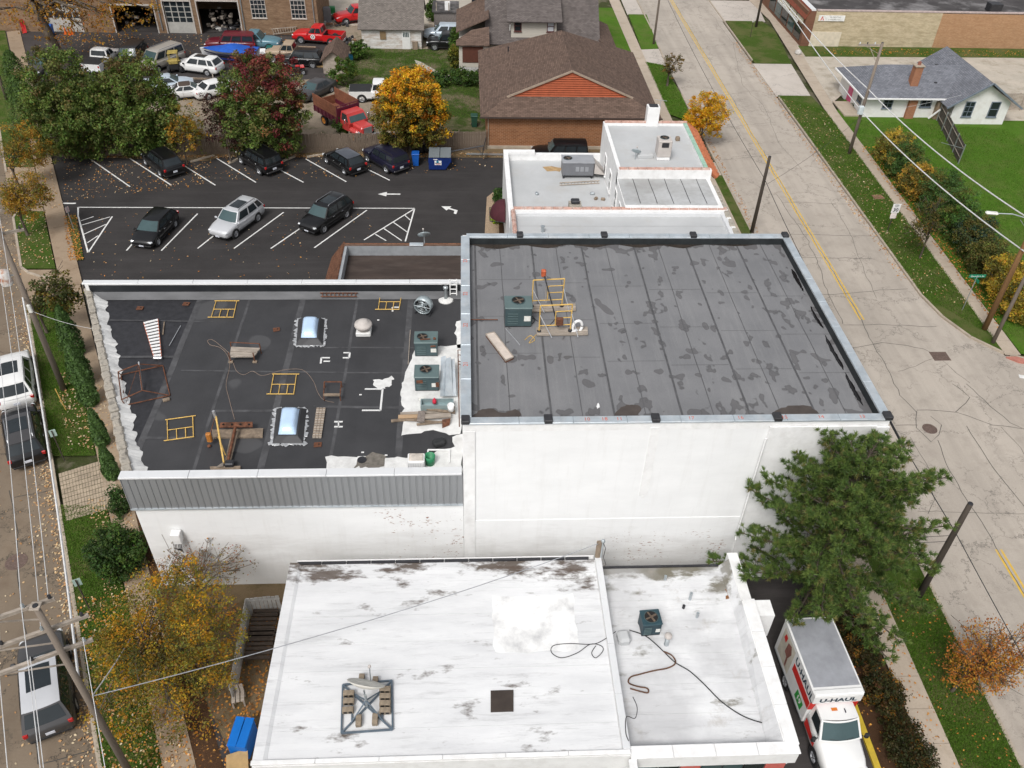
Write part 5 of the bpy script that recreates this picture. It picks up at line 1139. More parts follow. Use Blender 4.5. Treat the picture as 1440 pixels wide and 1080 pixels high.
for u, v, s_ in ((611,476,(.12,.1,.1)),(598,477,(.5,.05,.06)),(609,487,(.25,.1,.05)),(590,537,(.3,.2,.06)),(615,541,(.15,.2,.15))):
    tag(MB().cbox(P(u,v,LD+.96),s_,.015,.1).build('rusty_scrap', m_rust), {611:'rusty lump on the back right corner of the upper condenser',598:'long rusty bar on top of the upper condenser',609:'small rusty bracket on the right of the upper condenser top',590:'rusty plate left of the fan on the lower condenser',615:'tan lump on the right edge of the lower condenser'}[u], 'scrap')
# bent ducts leaning by the condensers
o = thing('duct_sheets', 'bent galvanized duct sheets leaning beside the green condensers', 'duct', P(630,540,LD), 0, None, True)
for u0,u1,z0,z1,dx in ((620,627,.75,.55,0),(627,634,.85,.6,2),(633,639,.7,.4,4)):
    MB().slab([P(u0,502+dx,LD+z0),P(u1,500+dx,LD+z0+.1),P(u1+3,556,LD+.25),P(u0-1,557,LD+z1-.2)], .03).build('sheet', m_coping, o)
o = thing('galvanized_trough', 'long galvanized trough with a pink bottle in front of the lower condenser', 'trough', P(615,575,LD)); m_tr = M('trough_steel',(.33,.42,.43),.4,.12,2,.4)
MB().box(-.75,.75,-.25,-.21,0,.42).box(-.75,.75,.21,.25,0,.42).box(-.75,-.71,-.21,.21,0,.42).box(.71,.75,-.21,.21,0,.42).box(-.71,.71,-.21,.21,.1,.14).build('trough', m_tr, o)
p = P(611,567,LD+.3); tag(MB().lathe([(.08,0),(.1,.05),(.09,.2),(.04,.26),(.04,.3)], p, 12).build('bottle', m_red, None, True), 'pink red bottle lying in the galvanized trough', 'bottle')
p = P(593,561,LD+.3); tag(MB().cbox(p,(.3,.22,.12),.03,.3).build('plastic_tub', m_label), 'white tub in the left end of the trough', 'tub')
o = thing('white_bucket', 'white plastic bucket at the right end of the lumber pile', 'bucket', P(634,577,LD+.32)); MB().lathe([(.001,0),(.13,0),(.16,.34),(.145,.34),(.12,.03),(.001,.03)],(0,0,0),16).build('pail', m_white, o, True); MB().tube([(.16*math.cos(t*.35),.16*math.sin(t*.35)-.02,.33+.05*math.sin(t*.35)) for t in range(10)], .006, 4).build('handle', m_steel, o)
# lumber pile
k0 = thing('lumber_pile', 'untidy pile of weathered boards in front of the trough', 'lumber', P(605,588,LD), 0, None, True)
for i,(u0,v0,u1,v1,z,w_,mt) in enumerate(((550,592,632,584,.06,.14,m_wood),(563,582,640,578,.1,.16,m_woodgrey),(560,586,596,585,.16,.2,M('fresh_pine',(.42,.29,.18),.8,.2,4,stretch=(.3,2,1))),(586,597,632,592,.12,.1,m_wood),(600,575,640,580,.2,.12,m_wood),(596,586,634,584,.26,.26,m_woodgrey),(592,571,640,573,.16,.1,m_woodgrey),(570,590,625,594,.18,.08,m_wood))):
    MB().bar(P(u0,v0,LD+z),P(u1,v1,LD+z),w_,.06).build('board', mt, k0)
MB().slab([P(588,578,LD+.34),P(598,577,LD+.34),P(597,592,LD+.3),P(586,593,LD+.3)], .05).build('mat', M('grey_mat',(.2,.17,.15),.95,.3,9), k0)
MB().slab([P(622,590,LD+.3),P(634,588,LD+.3),P(632,598,LD+.05),P(622,602,LD+.05)], .03).build('panel', m_rust, k0)
o = thing('rusty_pipe_rail', 'rusty pipe rail with brackets along the tall wall parapet', 'pipe', P(645,545,LD), 0, None, True)
rod('pipe', m_rust, o, P(644,492,LD+.6), P(646,600,LD+.6), .025); 
for v in (492,499,508,512): rod('bracket', m_rust, o, P(645,v,LD+.6), P(652,v+1,TZ-2.9), .02)
# cooler, green bucket, cushion, frame
o = thing('white_cooler', 'white box with dirty lid on the front parapet edge', 'box', P(586,657,LD)); MB().cbox((0,0,.3),(.72,.55,.6),.04).build('box', m_beige if 0 else m_white, o); MB().cbox((0,.0,.62),(.6,.42,.05),.02).build('dirty_lid', M('dirty_lid',(.5,.45,.4),.8,.4,3), o)
for k in range(7): MB().box(-.33+.1*k,-.29+.1*k,-.285,-.272,.1,.5).build('slot', m_copwhite, o)
o = thing('green_tub', 'green plastic tub standing next to the white box', 'tub', P(605,652,LD)); MB().lathe([(.001,0),(.19,0),(.23,.5),(.21,.5),(.17,.04),(.001,.04)],(0,0,0),14).build('pail', M('green_plastic',(.03,.22,.10),.5,.1), o, True)
tag(MB().cbox(P(617,622,LD+.16),(.55,.4,.3),.08,.35).build('black_cushion', M('rubber_block',(.025,.026,.028),.8)), 'black rubber block lying near the front right corner', 'block')
o = thing('pipe_frame', 'white pipe frame standing behind the green tub', 'frame', P(617,640,LD), 0, None, True)
q = [P(602,651,LD),P(602,634,LD+.05),P(632,634,LD+.05),P(632,652,LD)]
for i in range(3): rod('pipe', m_white, o, q[i]+Vector((0,0,.06)), q[i+1]+Vector((0,0,.06)), .04)
# dish on the annex parapet
def dish(name, label, c, r, az, el, pole, mat, arm=True, mount=None):
    o = thing(name, label, 'satellite dish', c, az); d = MB(); n = 18; rings = 4
    Rm = Matrix.Rotation(R(90)-el, 3, 'X')
    vs = [Rm@Vector((0,0,0))]; fs = []
    for j in range(1, rings+1):
        for k in range(n): a_ = 2*math.pi*k/n; rr = r*j/rings; vs.append(Rm@Vector((rr*math.cos(a_), rr*math.sin(a_), .28*r*(j/rings)**2)))
    vs = [v_+Vector((0,-.08,pole)) for v_ in vs]
    for k in range(n): fs.append((0,1+k,1+(k+1)%n))
    for j in range(rings-1):
        for k in range(n): fs.append((1+j*n+k,1+(j+1)*n+k,1+(j+1)*n+(k+1)%n,1+j*n+(k+1)%n))
    dd = d.add(vs, fs).build('reflector', mat, o, True); sm = dd.modifiers.new('thick','SOLIDIFY'); sm.thickness = .02
    rod('mast', m_steel, o, (0,0,0), (0,0,pole), .03)
    if arm:
        tip = Rm@Vector((0,0,r*1.1))+Vector((0,-.08,pole)); b0 = Rm@Vector((0,-r*.95,.27*r))+Vector((0,-.08,pole)); rod('arm', m_steel, o, b0, tip, .02); MB().cbox(tip,(.1,.12,.1),.02).build('receiver', m_beige, o)
    return o
dish('satellite_dish', 'grey satellite dish on the brown annex parapet', P(597,343,4.05), .42, R(190), R(40), .55, m_drum)
# ---------------- on the grey roof
condenser('condenser_unit', 'green condenser on the grey roof beside the yellow work stages', P(728,452,TD), 1.25, 1.0, 1.05, 0, (0,.1,.3), group='green condensers on the roofs')
rope('thin rusty pipe from the parapet to the green condenser', [(660,449.5),(680,449.5),(700,449.5)], .025, m_rust, TD+.1, 'pipe', 'refrigerant_pipe')
def stage(label, plank, tl, tr, bl, br, seed):
    a = [P(*q, TD+.12) for q in plank]; o = thing('work_stage', label, 'scaffold', (a[0]+a[2])/2-Vector((0,0,.12)), 0, 'yellow scaffold stages on the grey roof', True)
    for k in range(3): MB().slab([a[0].lerp(a[3],k/3+.02),a[1].lerp(a[2],k/3+.02),a[1].lerp(a[2],(k+1)/3-.02),a[0].lerp(a[3],(k+1)/3-.02)], .07).build('plank', m_woodgrey, o)
    y = (P(*bl,TD+.15).y+P(*br,TD+.15).y)/2; B0, B1 = PY(*bl,y), PY(*br,y); T0, T1 = PY(*tl,y), PY(*tr,y)
    rod('post', m_yellow, o, B0, T0, .03); rod('post', m_yellow, o, B1, T1, .03); rod('top_rail', m_yellow, o, T0, T1, .03)
    rod('rail', m_yellow, o, T0.lerp(B0,.78), T1.lerp(B1,.78), .025); m_ = T0.lerp(T1,.5); rod('stile', m_yellow, o, m_.lerp(B0.lerp(B1,.5),.25), m_.lerp(B0.lerp(B1,.5),.78), .025)
    for t_ in (.25,.5): rod('rung', m_yellow, o, T0.lerp(T1,.5).lerp(B0.lerp(B1,.5),t_), T1.lerp(B1,t_), .022)
    for i,(p_,q_) in enumerate(((T0.lerp(B0,.35),B0+Vector((.55,-.5,0))),(T1.lerp(B1,.35),B1+Vector((.3,-.55,0))))): rod('brace', m_alu, o, p_, q_, .02)
    for p_ in (B0,B1): MB().lathe([(.1,-.1),(.1,.03),(.05,.06)], p_, 10).build('foot', m_darkmetal, o)
stage('rear yellow scaffold stage on the grey roof, tall frame on a plank', ((742,428),(809,426),(810,436),(742,438)), (750,394),(794,392),(748,431),(790,429), 1)
stage('front yellow scaffold stage on the grey roof, holding the motor box', ((754,460),(826,459),(827,470),(755,471)), (760,430),(805,428),(758,466),(802,464), 2)
o = thing('davit_pole', 'long dark davit pole with orange head leaning over the yellow stages', 'pole', P(783,455,TD), 0, None, True)
hd = PY(764.5,384,P(783,445,TD).y+.4); rod('pole', m_darkmetal, o, P(785,460,TD+.1), hd, .035); MB().cbox(hd,(.22,.2,.35),.04).build('head', M('orange_head',(.45,.1,.04),.6), o); rod('rope', m_alu, o, hd+Vector((.12,0,-.2)), P(768,425,TD+.2), .03, 5)
tag(MB().cbox(P(787,452,TD+.75),(.32,.2,.38),.03).build('motor_box', m_rust), 'rusty motor box hung on the front yellow stage', 'motor')
p = P(809,468,TD); o = thing('white_ring', 'white looped strap standing at the end of the front stage', 'strap', p, .2)
MB().tube([(.22*math.cos(t*.36)+.08,.0,.34+.32*math.sin(t*.36)) for t in range(18)], .07, 6).build('loop', m_white, o, True); MB().cbox((-.1,0,.12),(.4,.14,.16),.04).build('base', m_white, o)
o = thing('white_board', 'long pale board lying aslant on the grey roof', 'board', P(702,488,TD), 0, None, True)
a = [P(*q,TD+.14) for q in ((683,470),(695,467),(722,502),(711,507))]; MB().slab(a, .05).build('board', M('pale_board',(.55,.48,.42),.8,.15,3), o); MB().slab([v_-Vector((0,0,.06)) for v_ in a], .07).build('underside', m_rust, o)
for k in range(4): MB().bar(a[k]+Vector((0,0,.01)),a[(k+1)%4]+Vector((0,0,.01)),.04,.03).build('edge', m_woodgrey, o)
rope('thin white rod leaning off the green condenser', [(711,462),(720,472),(731,485)], .02, m_alu, TD, 'rod', 'thin_rod')
for k,(pts,c_) in enumerate(((((740,440),(752,448),(748,455),(745,446),(757,452)),'thin black cord coiled right of the condenser'),(((758,466),(768,461),(778,452),(783,444)),'black cable running up to the motor box'),(((738,478),(746,472),(752,478),(744,482),(755,470),(762,472)),'yellow cord loosely coiled in front of the front stage'))):
    rope(c_, pts, .015, m_black if k < 2 else m_yellow, TD, 'cord', 'cord')
tag(ragged('foil_scrap','',[(838,572),(842,566),(843,572),(840,575)],TD+.01,m_white,.02,.1), 'scrap of white foil near the front of the grey roof', 'scrap')
# ---------------- on the shop roofs
SD = SZ-.1
o = thing('dish_mount', 'square steel dish frame weighted with concrete blocks on the white roof', 'dish mount', P(515,995,SD), 0, None, True)
m_blue = M('blue_steel', (.14,.18,.22), .5, .2, 4, .5); q = [P(482,963,SD+.08),P(551,957,SD+.08),P(552,1026,SD+.08),P(480,1031,SD+.08)]
for i in range(4): MB().bar(q[i],q[(i+1)%4],.06,.06).build('frame_bar', m_blue, o)
cc = (q[0]+q[2])/2; hub = cc+Vector((0,0,.45))
for i in range(4): MB().bar(q[i],cc+Vector((0,0,.02)),.06,.06).build('frame_bar', m_blue, o); rod('strut', m_blue, o, q[i].lerp(cc,.35), hub, .03)
for a,b in ((.2,0),(.8,0)):
    p0, p1 = q[0].lerp(q[1],a), q[3].lerp(q[2],a); MB().bar(p0.lerp(p1,.22),p0.lerp(p1,.8),.05,.05).build('frame_bar', m_blue, o)
rod('mast', m_steel, o, cc, cc+Vector((0,0,.8)), .05)
m_blk = M('concrete_block', (.26,.21,.155), .95, .3, 6, bump=.5)
for i,(u,v) in enumerate(((491,979),(491,990),(490,1002),(542,973),(542,983),(542,993),(542,1003),(505,1017),(528,1015),(528,963),(509,959))):
    rot = 0 if i < 7 else math.pi/2; b = thing('concrete_block', 'concrete ballast block, ' + ('rear one of the left side','middle one of the left side','front one of the left side','rearmost of the four on the right side','second from the rear on the right side','third from the rear on the right side','frontmost of the four on the right side','left one of the front pair','right one of the front pair','right one of the rear pair','left one of the rear pair')[i]+' of the dish frame', 'block', P(u,v,SD), rot+rnd.uniform(-.05,.05), 'ballast blocks on the dish frame')
    MB().cbox((0,0,.17),(.4,.2,.2),.015).build('block', m_blk, b); 
    for sx in (-.09,.09): MB().cbox((sx,-.101,.17),(.12,.01,.12),.003).build('hollow', m_fan, b)
dish('large_satellite_dish', 'large cream satellite dish tilted back on the ballast frame', tuple(P(515,990,SD)), .68, R(165), R(38), .95, M('cream_dish',(.62,.60,.54),.5,.1,3), True)
hp = MB().slab([P(690,971,SD+.05),P(722,970,SD+.05),P(722,1000,SD+.05),P(690,1001,SD+.05)], .04).build('roof_hatch', M('brown_mat',(.045,.034,.028),.8,.2,3)); tag(hp, 'dark brown square mat lying on the big white roof', 'mat')
ragged('coating_patch','',[(692,840),(806,837),(814,915),(695,918)],SD+.003,M('flaking_white',(.79,.79,.78),.75,.04,3,dirt=(.47,.47,.475),dirt_amt=.95,dscale=.75),.03,.3,parent=sb,seed=8)
ragged('leaf_drift','',[(1022,828),(1036,818),(1044,830),(1040,840),(1022,842)],S2+.004,M('rust_leaves',(.22,.10,.04),.9,.4,8),.06,.12,parent=sb,seed=34,th=.01)
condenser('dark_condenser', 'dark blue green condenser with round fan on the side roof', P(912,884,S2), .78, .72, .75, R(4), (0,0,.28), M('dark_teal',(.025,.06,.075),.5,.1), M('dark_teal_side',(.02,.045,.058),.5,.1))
o = thing('roof_flue', 'grey flue pipe with round cap right of the dark condenser', 'flue', P(937,906,S2)); MB().lathe([(.11,0),(.09,.02),(.09,.5)],(0,0,0),14).build('pipe', m_steel, o, True); MB().lathe([(.13,.5),(.15,.53),(.15,.62),(.12,.66),(.001,.68)],(0,0,0),14).build('cap', m_beige, o, True)
for u,v,h_ in ((935,815,.25),(970,843,.45),(961,855,.18),(980,868,.3)):
    o = thing('vent_stub', 'small white vent stub on the side roof, ' + {935:'nearest the tall wall',970:'tallest of the group behind the flue',961:'short dark mouthed one',980:'nearest the sloping parapet'}[u], 'vent', P(u,v,S2)); MB().lathe([(.06,0),(.06,h_),(.045,h_),(.045,h_-.03)],(0,0,0),10).build('pipe', m_steel if u != 961 else m_darkmetal, o)
MB_ = MB().cbox(P(877,897,S2+.2),(.5,.55,.42),.1,.1); tag(MB_.build('duct_cover', m_pale), 'white duct cover against the raised roof edge', 'duct cover')
rope('dark cable crossing the side roof down to the front parapet', [(885,886),(905,893),(918,902),(935,918),(950,932),(970,944),(990,962),(1015,987),(1045,1007),(1075,1017),(1098,1018)], .022, m_black, S2+.02, 'cable', 'roof_cable')
rope('rusty brown cable coiled on the side roof', [(933,916),(945,922),(950,932),(940,939),(920,943),(900,948),(887,952),(884,960),(895,965),(910,968),(911,974),(900,972),(886,968)], .03, M('brown_cable',(.12,.06,.035),.8,.3), S2+.03, 'cable', 'roof_cable')
rope('thin dark cable looped on the big white roof by the raised edge', [(866,888),(845,902),(830,906),(800,905),(778,908),(776,918),(790,925),(812,918),(830,906),(845,908),(848,915),(838,925),(832,918),(838,908)], .015, m_black, SD+.01, 'cable', 'roof_cable')
rope('dark cable along the front corner of the side roof', [(890,980),(896,995),(893,1010),(881,1008),(880,1030),(884,1042)], .015, m_black, SZ+.05, 'cable', 'roof_cable')
o = thing('service_mast', 'weathered service mast with cables at the back of the white shop', 'mast', P(838,787,SZ), 0, None, True)
b = P(840,783,SZ); MB().cbox(b+Vector((0,0,.5)),(.2,.16,1.0),.02).build('post', m_wood, o); rod('conduit', m_steel, o, b+Vector((.14,-.05,0)), b+Vector((.14,-.05,1.05)), .045); MB().lathe([(.07,0),(.1,.06),(.06,.14),(.001,.16)], b+Vector((.14,-.05,1.03)), 10).build('weatherhead', m_steel, o, True)
MB().tube([b+Vector((.14,-.12,1.05)),b+Vector((.25,-.2,.8)),b+Vector((.2,-.25,.3)),b+Vector((.3,-.5,.05))], .015, 5).build('cable', m_black, o)
# ---------------- on the white row
o = thing('rooftop_unit', 'long grey package air unit with rust streak on the white row roof', 'air conditioner', P(811,246,3.92)); m_gr = M('unit_grey',(.30,.31,.33),.55,.1,2)
MB().cbox((0,0,.75),(2.3,1.3,1.0),.03).build('casing', M('unit_side',(.17,.175,.19),.55,.1,2), o); MB().cbox((0,0,1.27),(2.4,1.4,.06),.02).build('top_panel', m_gr, o); fan_top(o,(-.75,.1,1.3),.32)
for k in range(3): MB().box(-.2+k*.35,.05+k*.35,-.665,-.65,.6,.95).build('access_panel', m_gr, o)
MB().add([(1.2,-.6,1.2),(1.2,.6,1.2),(1.2,-.6,.4),(1.2,.6,.4),(2.0,-.7,.35),(2.0,.7,.35)],[(0,1,5,4),(0,4,2),(1,3,5),(2,4,5,3)]).build('intake_hood', m_beige, o)
for sx in (-1,1): MB().box(sx*1.05-.06,sx*1.05+.06,-.6,.6,0,.26).build('support', m_darkmetal, o)
o = thing('heat_pump', 'tall beige heat pump on the highest white roof', 'air conditioner', P(931,222,6.76)); MB().cbox((0,0,.85),(.95,.95,1.2),.04).build('casing', m_beige, o); fan_top(o,(0,.1,1.46),.3); MB().cbox((0,-.482,1.15),(.5,.02,.35),.01).build('grille', m_darkmetal, o); MB().cbox((0,0,.12),(.9,.9,.22),.03).build('plinth', m_white, o)
dish('satellite_dish', 'small grey dish on the highest white roof left of the heat pump', tuple(P(893,224,6.76)), .34, R(160), R(45), .5, m_drum)
tag(MB().cbox(P(907,218,6.9),(1.1,.6,.3),.04).build('roof_box', m_pale), 'low white box between the dish and the heat pump', 'box')
tag(MB().cbox(P(953,195,6.9),(.3,.3,.3),.04).build('roof_vent', m_wood), 'small dark vent cap near the street side of the highest roof', 'vent')
tag(MB().cbox(P(986,252,6.0),(.35,.3,.3),.08).build('stone_block', m_stone), 'loose stone block on the stained roof by the street', 'stone')
o = thing('white_chimney', 'white chimney at the rear edge of the highest roof', 'chimney', (13.9,60.95,6.7)); MB().box(-.45,.45,-.35,.35,-.6,1.5).build('stack', m_white, o); MB().box(-.32,.32,-.25,.25,1.5,1.56).build('flue', m_darkmetal, o); MB().tube([(.55,.2,.2),(.55,.2,2.0)],.02,5).build('antenna', m_steel, o); MB().tube([(.1,.2,1.9),(1.0,.2,1.8)],.015,4).build('antenna_bar', m_steel, o)
o = thing('brick_chimney', 'stubby chimney with dark cap between two white roofs', 'chimney', (7.0,49.35,3.9)); MB().box(-.38,.38,-.3,.3,0,2.45).build('stack', m_white, o); MB().box(-.4,.4,-.32,.32,2.1,2.5).build('collar', m_stone, o); MB().cbox((0,0,2.65),(.55,.45,.22),.05).build('cap', m_darkmetal, o)
o = thing('roof_ladder', 'rusty ladder lying on the lower white row roof', 'ladder', P(815,260,3.95), 0, None, True)
a,b = P(787,257,3.98),P(843,254,3.98); c,d = P(787,260.5,3.98),P(843,257.5,3.98); rod('rail',m_woodgrey,o,a,b,.04,4); rod('rail',m_woodgrey,o,c,d,.04,4)
for k in range(12): rod('rung',m_woodgrey,o,a.lerp(b,(k+.5)/12),c.lerp(d,(k+.5)/12),.025,4)
ragged('rust_streak','',[(765,235),(790,236),(790,241),(770,240)],3.925,M('rust_stain',(.42,.28,.14),.8,.3,3),.12,.4,parent=rb,seed=9)
for k in range(4):
    tag(MB().cbox(P((833,838,755,848)[k],(272,279,272,280)[k],4.0),(.3,.22,.2),.05,k).build('roof_vent', m_wood if k % 2 else m_steel), ('grey vent cap right of the stubby chimney','small dark vent nearest the stubby chimney','lone small vent on the left of the lower white roof','dark vent cap beside the white window wall')[k], 'vent')
tag(MB().lathe([(.1,0),(.1,.35),(.13,.36),(.13,.42)],P(763,326,5.82),10).build('vent_stub',m_steel),'short pipe vent on the long front white roof','vent')
# ------------------------------------------------------------------ vehicles
m_tyre = M('tyre_rubber', (.018,.018,.019), .8, .2, 6); m_rim = M('alloy_rim', (.42,.43,.45), .35, .15, 6, .7); m_rimdark = M('dark_rim', (.10,.10,.11), .5, .2, 6, .5)
m_trimblk = M('black_trim', (.02,.02,.021), .6); m_head = M('headlamp', (.62,.64,.66), .1, .1, 3, 0, .6); m_tail = M('tail_lamp', (.42,.015,.015), .15, .2, 3, 0, .5); m_plate = M('licence_plate', (.6,.62,.68), .5, .1, 9); m_chrome = M('chrome_trim', (.62,.63,.65), .18, .05, 3, .9)
m_amber = M('amber_lamp', (.6,.22,.03), .2)
def paint(name, c, rough=.28, metal=0): return M('paint_'+name, c, rough, .04, 1.2, metal, .45, coat=.18)
p_black, p_white, p_silver, p_navy, p_grey = paint('black',(.007,.007,.008)), paint('white',(.74,.74,.73)), paint('silver',(.60,.61,.63),.3,.3), paint('navy',(.014,.014,.030)), paint('grey',(.085,.083,.085),.3,.4)
p_red, p_maroon, p_teal, p_gold, p_tan, p_ltblue = paint('red',(.50,.012,.014)), paint('maroon',(.12,.012,.022)), paint('teal',(.10,.21,.26)), paint('champagne',(.50,.47,.42),.3,.3), paint('tan',(.36,.27,.19),.6), paint('light_blue',(.52,.60,.68),.3,.2)
_wheel = {}
def wheel_mesh(r, wd):
    k = (round(r,3), round(wd,3))
    if k not in _wheel:
        ty = MB().lathe([(r*.66,-wd/2),(r*.93,-wd/2),(r,-wd*.36),(r,wd*.36),(r*.93,wd/2),(r*.66,wd/2),(r*.66,-wd/2)], (0,0,0), 22, 'y', False).mesh('tyre', True); ty.materials.append(m_tyre)
        rm = MB().lathe([(r*.68,-wd*.3),(r*.70,wd*.42),(r*.62,wd*.44),(r*.56,wd*.30),(.001,wd*.28)], (0,0,0), 20, 'y')
        for i in range(5): a = i*2*math.pi/5; rm.cbox((math.cos(a)*r*.32,wd*.36,math.sin(a)*r*.32),(r*.62,wd*.16,r*.16),.01,0,0,-a)
        rm.lathe([(r*.14,wd*.3),(r*.14,wd*.45),(.001,wd*.46)],(0,0,0),10,'y'); rm = rm.mesh('rim'); rm.materials.append(m_rim)
        _wheel[k] = (ty, rm)
    return _wheel[k]
SPEC = {
 'suv': dict(L=4.65,W=1.86,H=1.70,belt=1.02,h0=1.02,h1=.86,deck=1.02,xa=.235,xb=.10,xc=-.39,xd=-.485,zb=.28,r=.36,wb=.58,wr=.72,win=((.03,.20),(.24,.54),(.58,.92))),
 'boxsuv': dict(L=4.6,W=1.84,H=1.74,belt=1.06,h0=1.06,h1=.96,deck=1.06,xa=.20,xb=.10,xc=-.46,xd=-.49,zb=.32,r=.37,wb=.58,wr=.82,win=((.03,.30),(.34,.62),(.66,.93))),
 'bigsuv': dict(L=5.5,W=2.0,H=1.90,belt=1.15,h0=1.15,h1=1.02,deck=1.15,xa=.20,xb=.11,xc=-.47,xd=-.49,zb=.34,r=.39,wb=.60,wr=.80,win=((.03,.34),(.38,.65),(.69,.94))),
 'hatch': dict(L=4.36,W=1.82,H=1.47,belt=.93,h0=.96,h1=.70,deck=.96,xa=.255,xb=.06,xc=-.37,xd=-.475,zb=.22,r=.33,wb=.61,wr=.72,win=((.06,.18),(.22,.52),(.56,.93))),
 'sedan': dict(L=4.85,W=1.83,H=1.44,belt=.90,h0=.92,h1=.72,deck=.98,xa=.215,xb=.055,xc=-.20,xd=-.35,zb=.22,r=.33,wb=.58,wr=.70,win=((.10,.48),(.52,.94))),
 'coupe': dict(L=4.9,W=1.82,H=1.36,belt=.90,h0=.90,h1=.68,deck=.95,xa=.17,xb=.03,xc=-.17,xd=-.33,zb=.20,r=.32,wb=.56,wr=.70,win=((.10,.40),(.44,.93))),
 'van': dict(L=4.85,W=1.95,H=1.95,belt=1.12,h0=1.05,h1=.84,deck=1.12,xa=.36,xb=.20,xc=-.47,xd=-.49,zb=.28,r=.35,wb=.58,wr=.82,win=((.03,.33),(.36,.66),(.69,.95))),
 'pickup': dict(L=5.7,W=2.0,H=1.86,belt=1.16,h0=1.16,h1=1.02,deck=1.10,xa=.185,xb=.085,xc=-.085,xd=-.115,zb=.36,r=.40,wb=.60,wr=.80,win=((.05,.45),(.5,.94))),
}
def vehicle(name, label, kind, pm, loc, rz, cat='car', roof=None, rails=None, sunroof=False, twotone=None, bedcover=None, group=None, glass=None, rim=None, **ov):
    s = dict(SPEC[kind]); s.update(ov); L, W_, H, belt, zb = s['L'], s['W'], s['H'], s['belt'], s['zb']; hw = W_/2; pick = kind == 'pickup'
    o = thing(name, label, cat, loc, rz, group)
    # body shell, lofted along the length
    if pick: st = [(-.125,.985,zb,belt),(-.12,1,zb,belt),(0,1,zb,belt),(s['xa']-.02,1,zb,belt)]
    else: st = [(-.5,.80,zb+.16,s['deck']*.78),(-.487,.91,zb+.07,s['deck']*.93),(-.455,.97,zb+.01,s['deck']),(-.30,1,zb,max(s['deck'],belt)),(-.1,1,zb,belt),(.1,1,zb,belt),(s['xa']-.02,1,zb,belt)]
    st += [(s['xa']+.04,.995,zb,s['h0']),(max(.36,s['xa']+.07),.97,zb,(s['h0']+s['h1'])/2+.03),(.45,.91,zb+.02,s['h1']),(.485,.85,zb+.06,s['h1']*.9),(.5,.74,zb+.13,s['h1']*.74)]
    ring = lambda w_, z0, z1: [(0,z0),(.86*w_,z0),(.97*w_,z0+.1*(z1-z0)),(w_,z0+.4*(z1-z0)),(.992*w_,z0+.72*(z1-z0)),(.955*w_,z1-.055),(.87*w_,z1-.008),(.5*w_,z1+.018),(0,z1+.026)]
    vs = []; fs = []; n = None
    for fx, fw, z0, z1 in st:
        rg = ring(hw*fw, z0, z1); full = rg+[(-y, z) for y, z in rg[-2:0:-1]]; n = len(full); vs += [(fx*L, y, z) for y, z in full]
    for i in range(len(st)-1):
        for k in range(n): fs.append((i*n+k, (i+1)*n+k, (i+1)*n+(k+1)%n, i*n+(k+1)%n))
    fs.append(tuple(range(n))); fs.append(tuple((len(st)-1)*n+k for k in range(n-1,-1,-1)))
    MB().add(vs, fs).build('body', pm, o, True)
    # cabin
    xa, xb, xc, xd = s['xa']*L, s['xb']*L, s['xc']*L, s['xd']*L; zl, zr = belt-.03, H-.07; wb_, wr_ = hw*.935, hw*s['wr']
    lp = lambda a, b, t: a+(b-a)*t
    XF = lambda t: lp(xa,xb,t); XR = lambda t: lp(xd,xc,t); WW = lambda t: lp(wb_,wr_,t**1.25); ZZ = lambda t: lp(zl,zr,t)
    bow = lambda q, t: .10*(1-q*q)*(1-.2*t)
    side = lambda sg, e=0: (lambda u, v: (lp(XR(v),XF(v),u), sg*(WW(v)+.03*math.sin(math.pi*u)+e), ZZ(v)+e*.3))
    front = lambda e=0: (lambda u, v: (XF(v)+bow(2*u-1,v)+e, (2*u-1)*WW(v), ZZ(v)+e*.6)); rear = lambda e=0: (lambda u, v: (XR(v)-bow(2*u-1,v)*.6-e, (2*u-1)*WW(v), ZZ(v)+e*.4))
    top = lambda u, v: (lp(XR(1)-bow(2*v-1,1)*.6, XF(1)+bow(2*v-1,1), u), (2*v-1)*WW(1)+.0, zr+.07*(1-(2*v-1)**4)*(1-(2*u-1)**6))
    cab = MB()
    for f_ in (side(1), side(-1), front(), rear()): cab.grid(f_, 8, 3)
    cab.build('cabin', pm, o, True)
    MB().grid(top, 8, 8).build('roof', roof or pm, o, True)
    sub = lambda f_, u0, u1, v0, v1: (lambda u, v: f_(lp(u0,u1,u), lp(v0,v1,v)))
    MB().grid(sub(front(.012),.045,.955,.10,.95), 8, 3).build('windscreen', glass or m_glassteal, o, True)
    MB().grid(sub(rear(.012),.07,.93,.22,.92), 8, 3).build('rear_window', m_glass, o, True)
    for sg in (-1,1):
        for u0, u1 in s['win']:
            def wf(u, v, u0=u0, u1=u1, sg=sg): return side(sg,.010)(lp(u0,u1,u), lp(.16,.90,v))
            MB().grid(wf, 3, 2).build('side_window', m_glass, o, True)
    if sunroof:
        def sr(u, v): p = top(lp(.35,.82,u), lp(.17,.83,v)); return (p[0],p[1],p[2]+.008)
        MB().grid(sr, 4, 4).build('sunroof', m_glass, o, True)
    if rails:
        for sg in (-1,1): MB().tube([top(.06,.5+sg*.43)[0:2]+(zr+.02,), top(.12,.5+sg*.43)[0:2]+(zr+.11,), top(.85,.5+sg*.43)[0:2]+(zr+.11,), top(.92,.5+sg*.43)[0:2]+(zr+.02,)], .022, 5).build('roof_rail', rails, o)
